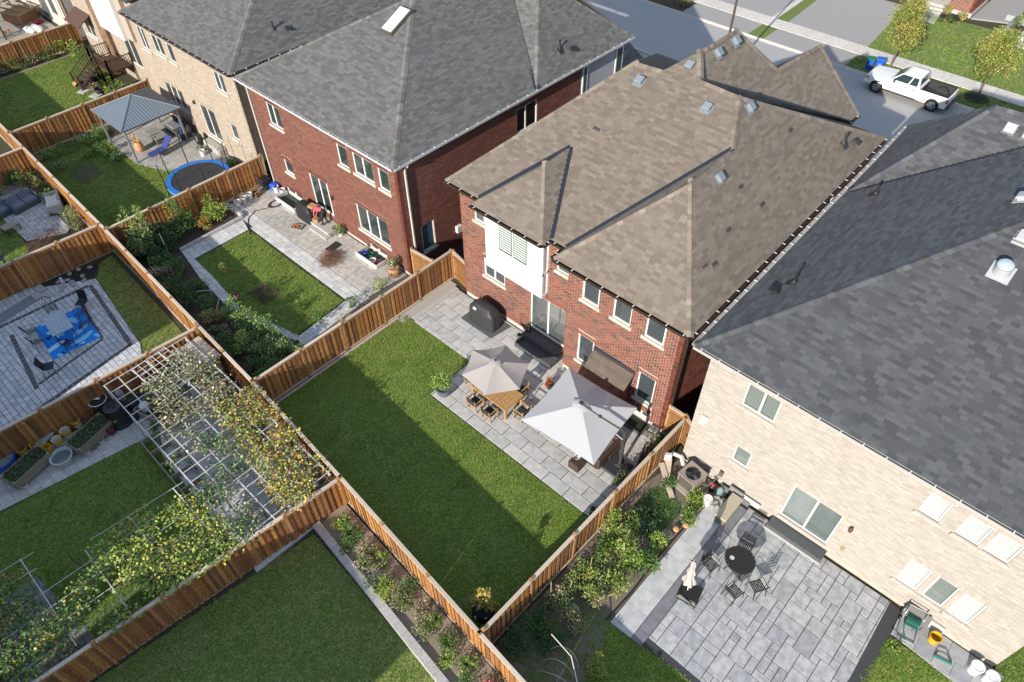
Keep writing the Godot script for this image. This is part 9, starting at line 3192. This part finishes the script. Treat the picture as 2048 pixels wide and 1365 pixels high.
	bf.bevel(V(-2.95, 0.55, 0), V(0.22, 0.2, 1.7), 0.05)
	obj("bumper", bf, white, t)
	var br := Buf.new()
	br.bevel(V(2.93, 0.55, 0), V(0.2, 0.2, 1.8), 0.03)
	obj("bumper", br, grey, t)
	var ch := Buf.new()
	ch.box(V(0, 0.42, 0), V(5.2, 0.16, 1.3))
	obj("chassis", ch, dark, t)

func recycling_bin(label: String, at: Vector3, yaw: float, lid: Array) -> void:
	var t := thing("recycling_bin", label, "bin", at, yaw, "blue bins at the kerb")
	var b := Buf.new()
	var l := [[0.0, 0.2, 0.22], [0.75, 0.27, 0.28]]
	var r := []
	for q in l: r.append([V(-q[1], q[0], q[2]), V(q[1], q[0], q[2]), V(q[1], q[0], -q[2]), V(-q[1], q[0], -q[2])])
	for i in 4: b.quad(r[0][i], r[0][(i + 1) % 4], r[1][(i + 1) % 4], r[1][i])
	obj("body", b, mt(0.01, 0.10, 0.55, 0.45), t)
	var d := Buf.new()
	d.bevel(V(0, 0.8, 0), V(0.6, 0.1, 0.62), 0.05)
	obj("lid", d, mt(lid[0], lid[1], lid[2], 0.45), t)
	var m := Buf.new()
	for k in 3:
		var a := TAU * k / 3 + PI / 2
		m.hexa(V(cos(a) * 0.07, 0.42 + sin(a) * 0.07, 0.262), V(-sin(a), cos(a), 0) * 0.05, V(cos(a), sin(a), 0) * 0.016, V(0, 0, 0.012))
	obj("recycling_mark", m, mt(0.75, 0.75, 0.75, 0.6), t)
	var w := Buf.new()
	for x in [-0.2, 0.2]: w.lathe(V(x, 0.1, -0.24), [Vector2(0, -0.03), Vector2(0.1, -0.03), Vector2(0.1, 0.03), Vector2(0, 0.03)], 12, 1, 1, Basis(Vector3.BACK, PI / 2))
	obj("wheel", w, mt(0.02, 0.02, 0.02, 0.8), t)

func street_things() -> void:
	truck()
	var tc := pal([[0.20, 0.26, 0.045], [0.28, 0.30, 0.06], [0.38, 0.30, 0.08], [0.14, 0.21, 0.04]], 0.2)
	street_tree("young street tree with yellowing crown behind the truck's bonnet", V(-14.2, 0.06, -57.85), 5.1, 1.5, tc)
	street_tree("young street tree with rounder crown beyond the truck's tail, in ring of mulch", V(-7.7, 0.06, -57.6), 4.5, 1.55, tc)
	var ml := Buf.new()
	ml.lathe(V(-7.65, 0.065, -57.3), [Vector2(0.85, 0), Vector2(0.5, 0.06), Vector2(0, 0.09)], 20)
	var mu := obj("mulch_ring", ml, mt(0.05, 0.035, 0.028, 0.95, "soil", V(3, 3, 3)))
	tag(mu, "dark ring of mulch round the foot of rounder street tree", "mulch")
	recycling_bin("blue wheeled bin with green lid at kerb before truck", V(-15.35, 0.07, -56.5), 0.3, [0.0, 0.13, 0.06])
	recycling_bin("blue wheeled bin with blue lid, beside green-lidded one", V(-14.75, 0.07, -56.9), 0.3, [0.01, 0.10, 0.5])
	# lamp post on the near side of the road
	var lp := thing("street_lamp", "tall brown lamp post rising behind the brown roof", "lamp post", V(-22.62, 0, -47.0))
	var po := Buf.new()
	po.tube([V(0, 0, 0), V(0, 3.5, 0), V(0, 8.0, 0)], 0.11, 0.07, 10)
	obj("pole", po, mt(0.085, 0.06, 0.045, 0.6), lp)
	var am := Buf.new()
	am.tube([V(0, 7.9, 0), V(0, 8.3, -0.6), V(0, 8.35, -1.6)], 0.05, 0.04, 8)
	obj("arm", am, mt(0.085, 0.06, 0.045, 0.6), lp)
	var hd := Buf.new()
	hd.bevel(V(0, 8.33, -1.9), V(0.28, 0.14, 0.7), 0.04)
	obj("lamp_head", hd, mt(0.2, 0.2, 0.2, 0.5), lp)
	# the house across the road: its porch corner
	var h := thing("brick_house", "red brick house across the street with pale porch steps", "house", Vector3.ZERO)
	var mort := mt(0.5, 0.4, 0.35, 0.95)
	var stn := mt(0.56, 0.52, 0.46, 0.85, "mottle")
	rear(h, -14.8, -12.9, -71.0, 0.35, 3.4, [], red_brick, mort)
	side(h, -12.9, -71.0, -75.0, 0.35, 3.4, [], red_brick, mort)
	blank(h, V(-14.78, 0.35, -71.22), V(-13.12, 3.4, -74.8), mort)
	rear(h, -17.75, -17.2, -69.6, 0.2, 3.0, [], red_brick, mort)
	side(h, -17.2, -69.6, -70.2, 0.2, 3.0, [], red_brick, mort)
	blank(h, V(-14.9, 0, -70.85), V(-12.8, 0.35, -75), stn, "plinth")
	blank(h, V(-26, 0, -75.2), V(-12.9, 7, -85), mort)
	blank(h, V(-17.2, 0, -70.6), V(-14.9, 0.5, -75), stn, "porch")
	blank(h, V(-17.0, 0, -70.2), V(-14.92, 0.34, -70.598), stn, "step")
	blank(h, V(-17.0, 0, -69.8), V(-14.92, 0.17, -70.198), stn, "step")
	blank(h, V(-14.9, 3.4, -71), V(-12.8, 3.55, -75), stn, "cornice")
	var dm := Buf.new()
	dm.box(V(-16.1, 0.51, -72.2), V(1.2, 0.02, 0.8))
	tag(obj("door_mat", dm, mt(0.03, 0.03, 0.03, 0.95)), "dark door mat on the porch across the street", "mat")
	var wk := sheet("front_walk", [-17.2, -69.75, -14.9, -69.75, -14.6, -67.6, -16.7, -67.3], 0.09, mt(0.52, 0.49, 0.44, 0.9, "mottle"), 0.1)
	sheet("side_path", [-12.7, -70.8, -9.8, -72, -9.8, -80, -12.7, -80], 0.09, mt(0.48, 0.47, 0.46, 0.95, "asphalt", V(0.6, 0.6, 0.6)), 0.1)
	sheet("mulch_bed", [-14.85, -68.1, -13.3, -68.8, -12.9, -70.7, -14.8, -70.7], 0.085, mt(0.06, 0.04, 0.035, 0.95, "soil", V(2, 2, 2)), 0.1)
	bush("front_shrub", "yellow shrub beside porch steps across the street", "shrub", V(-14.5, 0.08, -70.0), V(0.45, 0.45, 0.45), 420, 0.1, pal([[0.4, 0.33, 0.06], [0.3, 0.28, 0.06]], 0.15, 5))
	bush("front_shrub", "yellow shrub at brick corner across the street", "shrub", V(-13.2, 0.08, -69.7), V(0.55, 0.4, 0.5), 420, 0.1, pal([[0.42, 0.36, 0.10], [0.32, 0.3, 0.08]], 0.15, 5))
	bush("front_shrub", "low dark shrub between the two yellow ones", "shrub", V(-13.9, 0.08, -69.3), V(0.4, 0.25, 0.4), 200, 0.1, deep_greens)
	bush("porch_plant", "orange flowers in dark pot by brick porch pillar", "plant", V(-16.95, 0.5, -70.9), V(0.3, 0.3, 0.3), 200, 0.1, pal([[0.55, 0.2, 0.02]], 0.2, 4))
	bush("front_shrub", "brown and green planting at kerb by the side street", "shrub", V(-32.5, 0.06, -56.9), V(1.0, 0.4, 0.8), 700, 0.12, dry + greens)
	# grey stone planter and steps of the next house
	var st := thing("stone_entrance", "grey stone entrance with planter wall at upper right", "steps", V(-8.8, 0, -71.0))
	var rc := [Color(0.33, 0.34, 0.36), Color(0.42, 0.42, 0.42), Color(0.28, 0.285, 0.3), Color(0.5, 0.5, 0.49)]
	for q in [[0.0, 0.1, 2.9, 3.2, 0.2, 0.9], [1.2, 0.15, 2.2, 1.8, 0.3, 1.0], [-0.9, 0.25, 0.4, 0.35, 0.5, 4.0], [-0.9, 0.25, -1.5, 1.6, 0.5, 0.35], [1.6, 0.4, 0.0, 1.2, 0.8, 3.0]]:
		var b := Buf.new()
		b.bevel(V(q[0], q[1], q[2]), V(q[3], q[4], q[5]), 0.02)
		var c: Color = pick(rc)
		obj("block", b, mt(c.r, c.g, c.b, 0.85, "mottle"), st)
	for i in 9:
		var b := Buf.new()
		b.bevel(V(0.55, 0.3, 2.3 - i * 0.5), V(0.5, 0.6, 0.46), 0.02)
		var c: Color = pick(rc)
		obj("block", b, mt(c.r * 1.3, c.g * 1.3, c.b * 1.3, 0.85, "mottle"), st)
	bush("front_shrub", "lime planting inside the grey stone planter", "shrub", V(-9.3, 0.3, -71.4), V(0.45, 0.35, 1.3), 500, 0.1, lime + greens)
	for i in 2:
		var ho := thing("brick_house", ["grey stone house behind the grey stone entrance", "brick house across the street beyond the dark grey drive"][i], "house", Vector3.ZERO)
		blank(ho, V([-7.5, -45.0][i], 0, -74), V([6.0, -33.5][i], 7, -86), mt([0.4, 0.35][i], [0.4, 0.16][i], [0.4, 0.11][i], 0.9, "mottle"))
		var rf_ := Node3D.new()
		rf_.name = "roof"
		ho.add_child(rf_)
		var x0: float = [-8.0, -45.5][i]
		var x1: float = [6.5, -33.0][i]
		var P := V((x0 + x1) / 2, 10.6, -80)
		var un := mt(0.12, 0.12, 0.12, 0.95, "fine")
		for q in [[V(x0, 7, -73.5), V(x1, 7, -73.5)], [V(x1, 7, -73.5), V(x1, 7, -86.5)], [V(x1, 7, -86.5), V(x0, 7, -86.5)], [V(x0, 7, -86.5), V(x0, 7, -73.5)]]:
			facet(rf_, [q[0], q[1], P], grey_tabs, un, false)
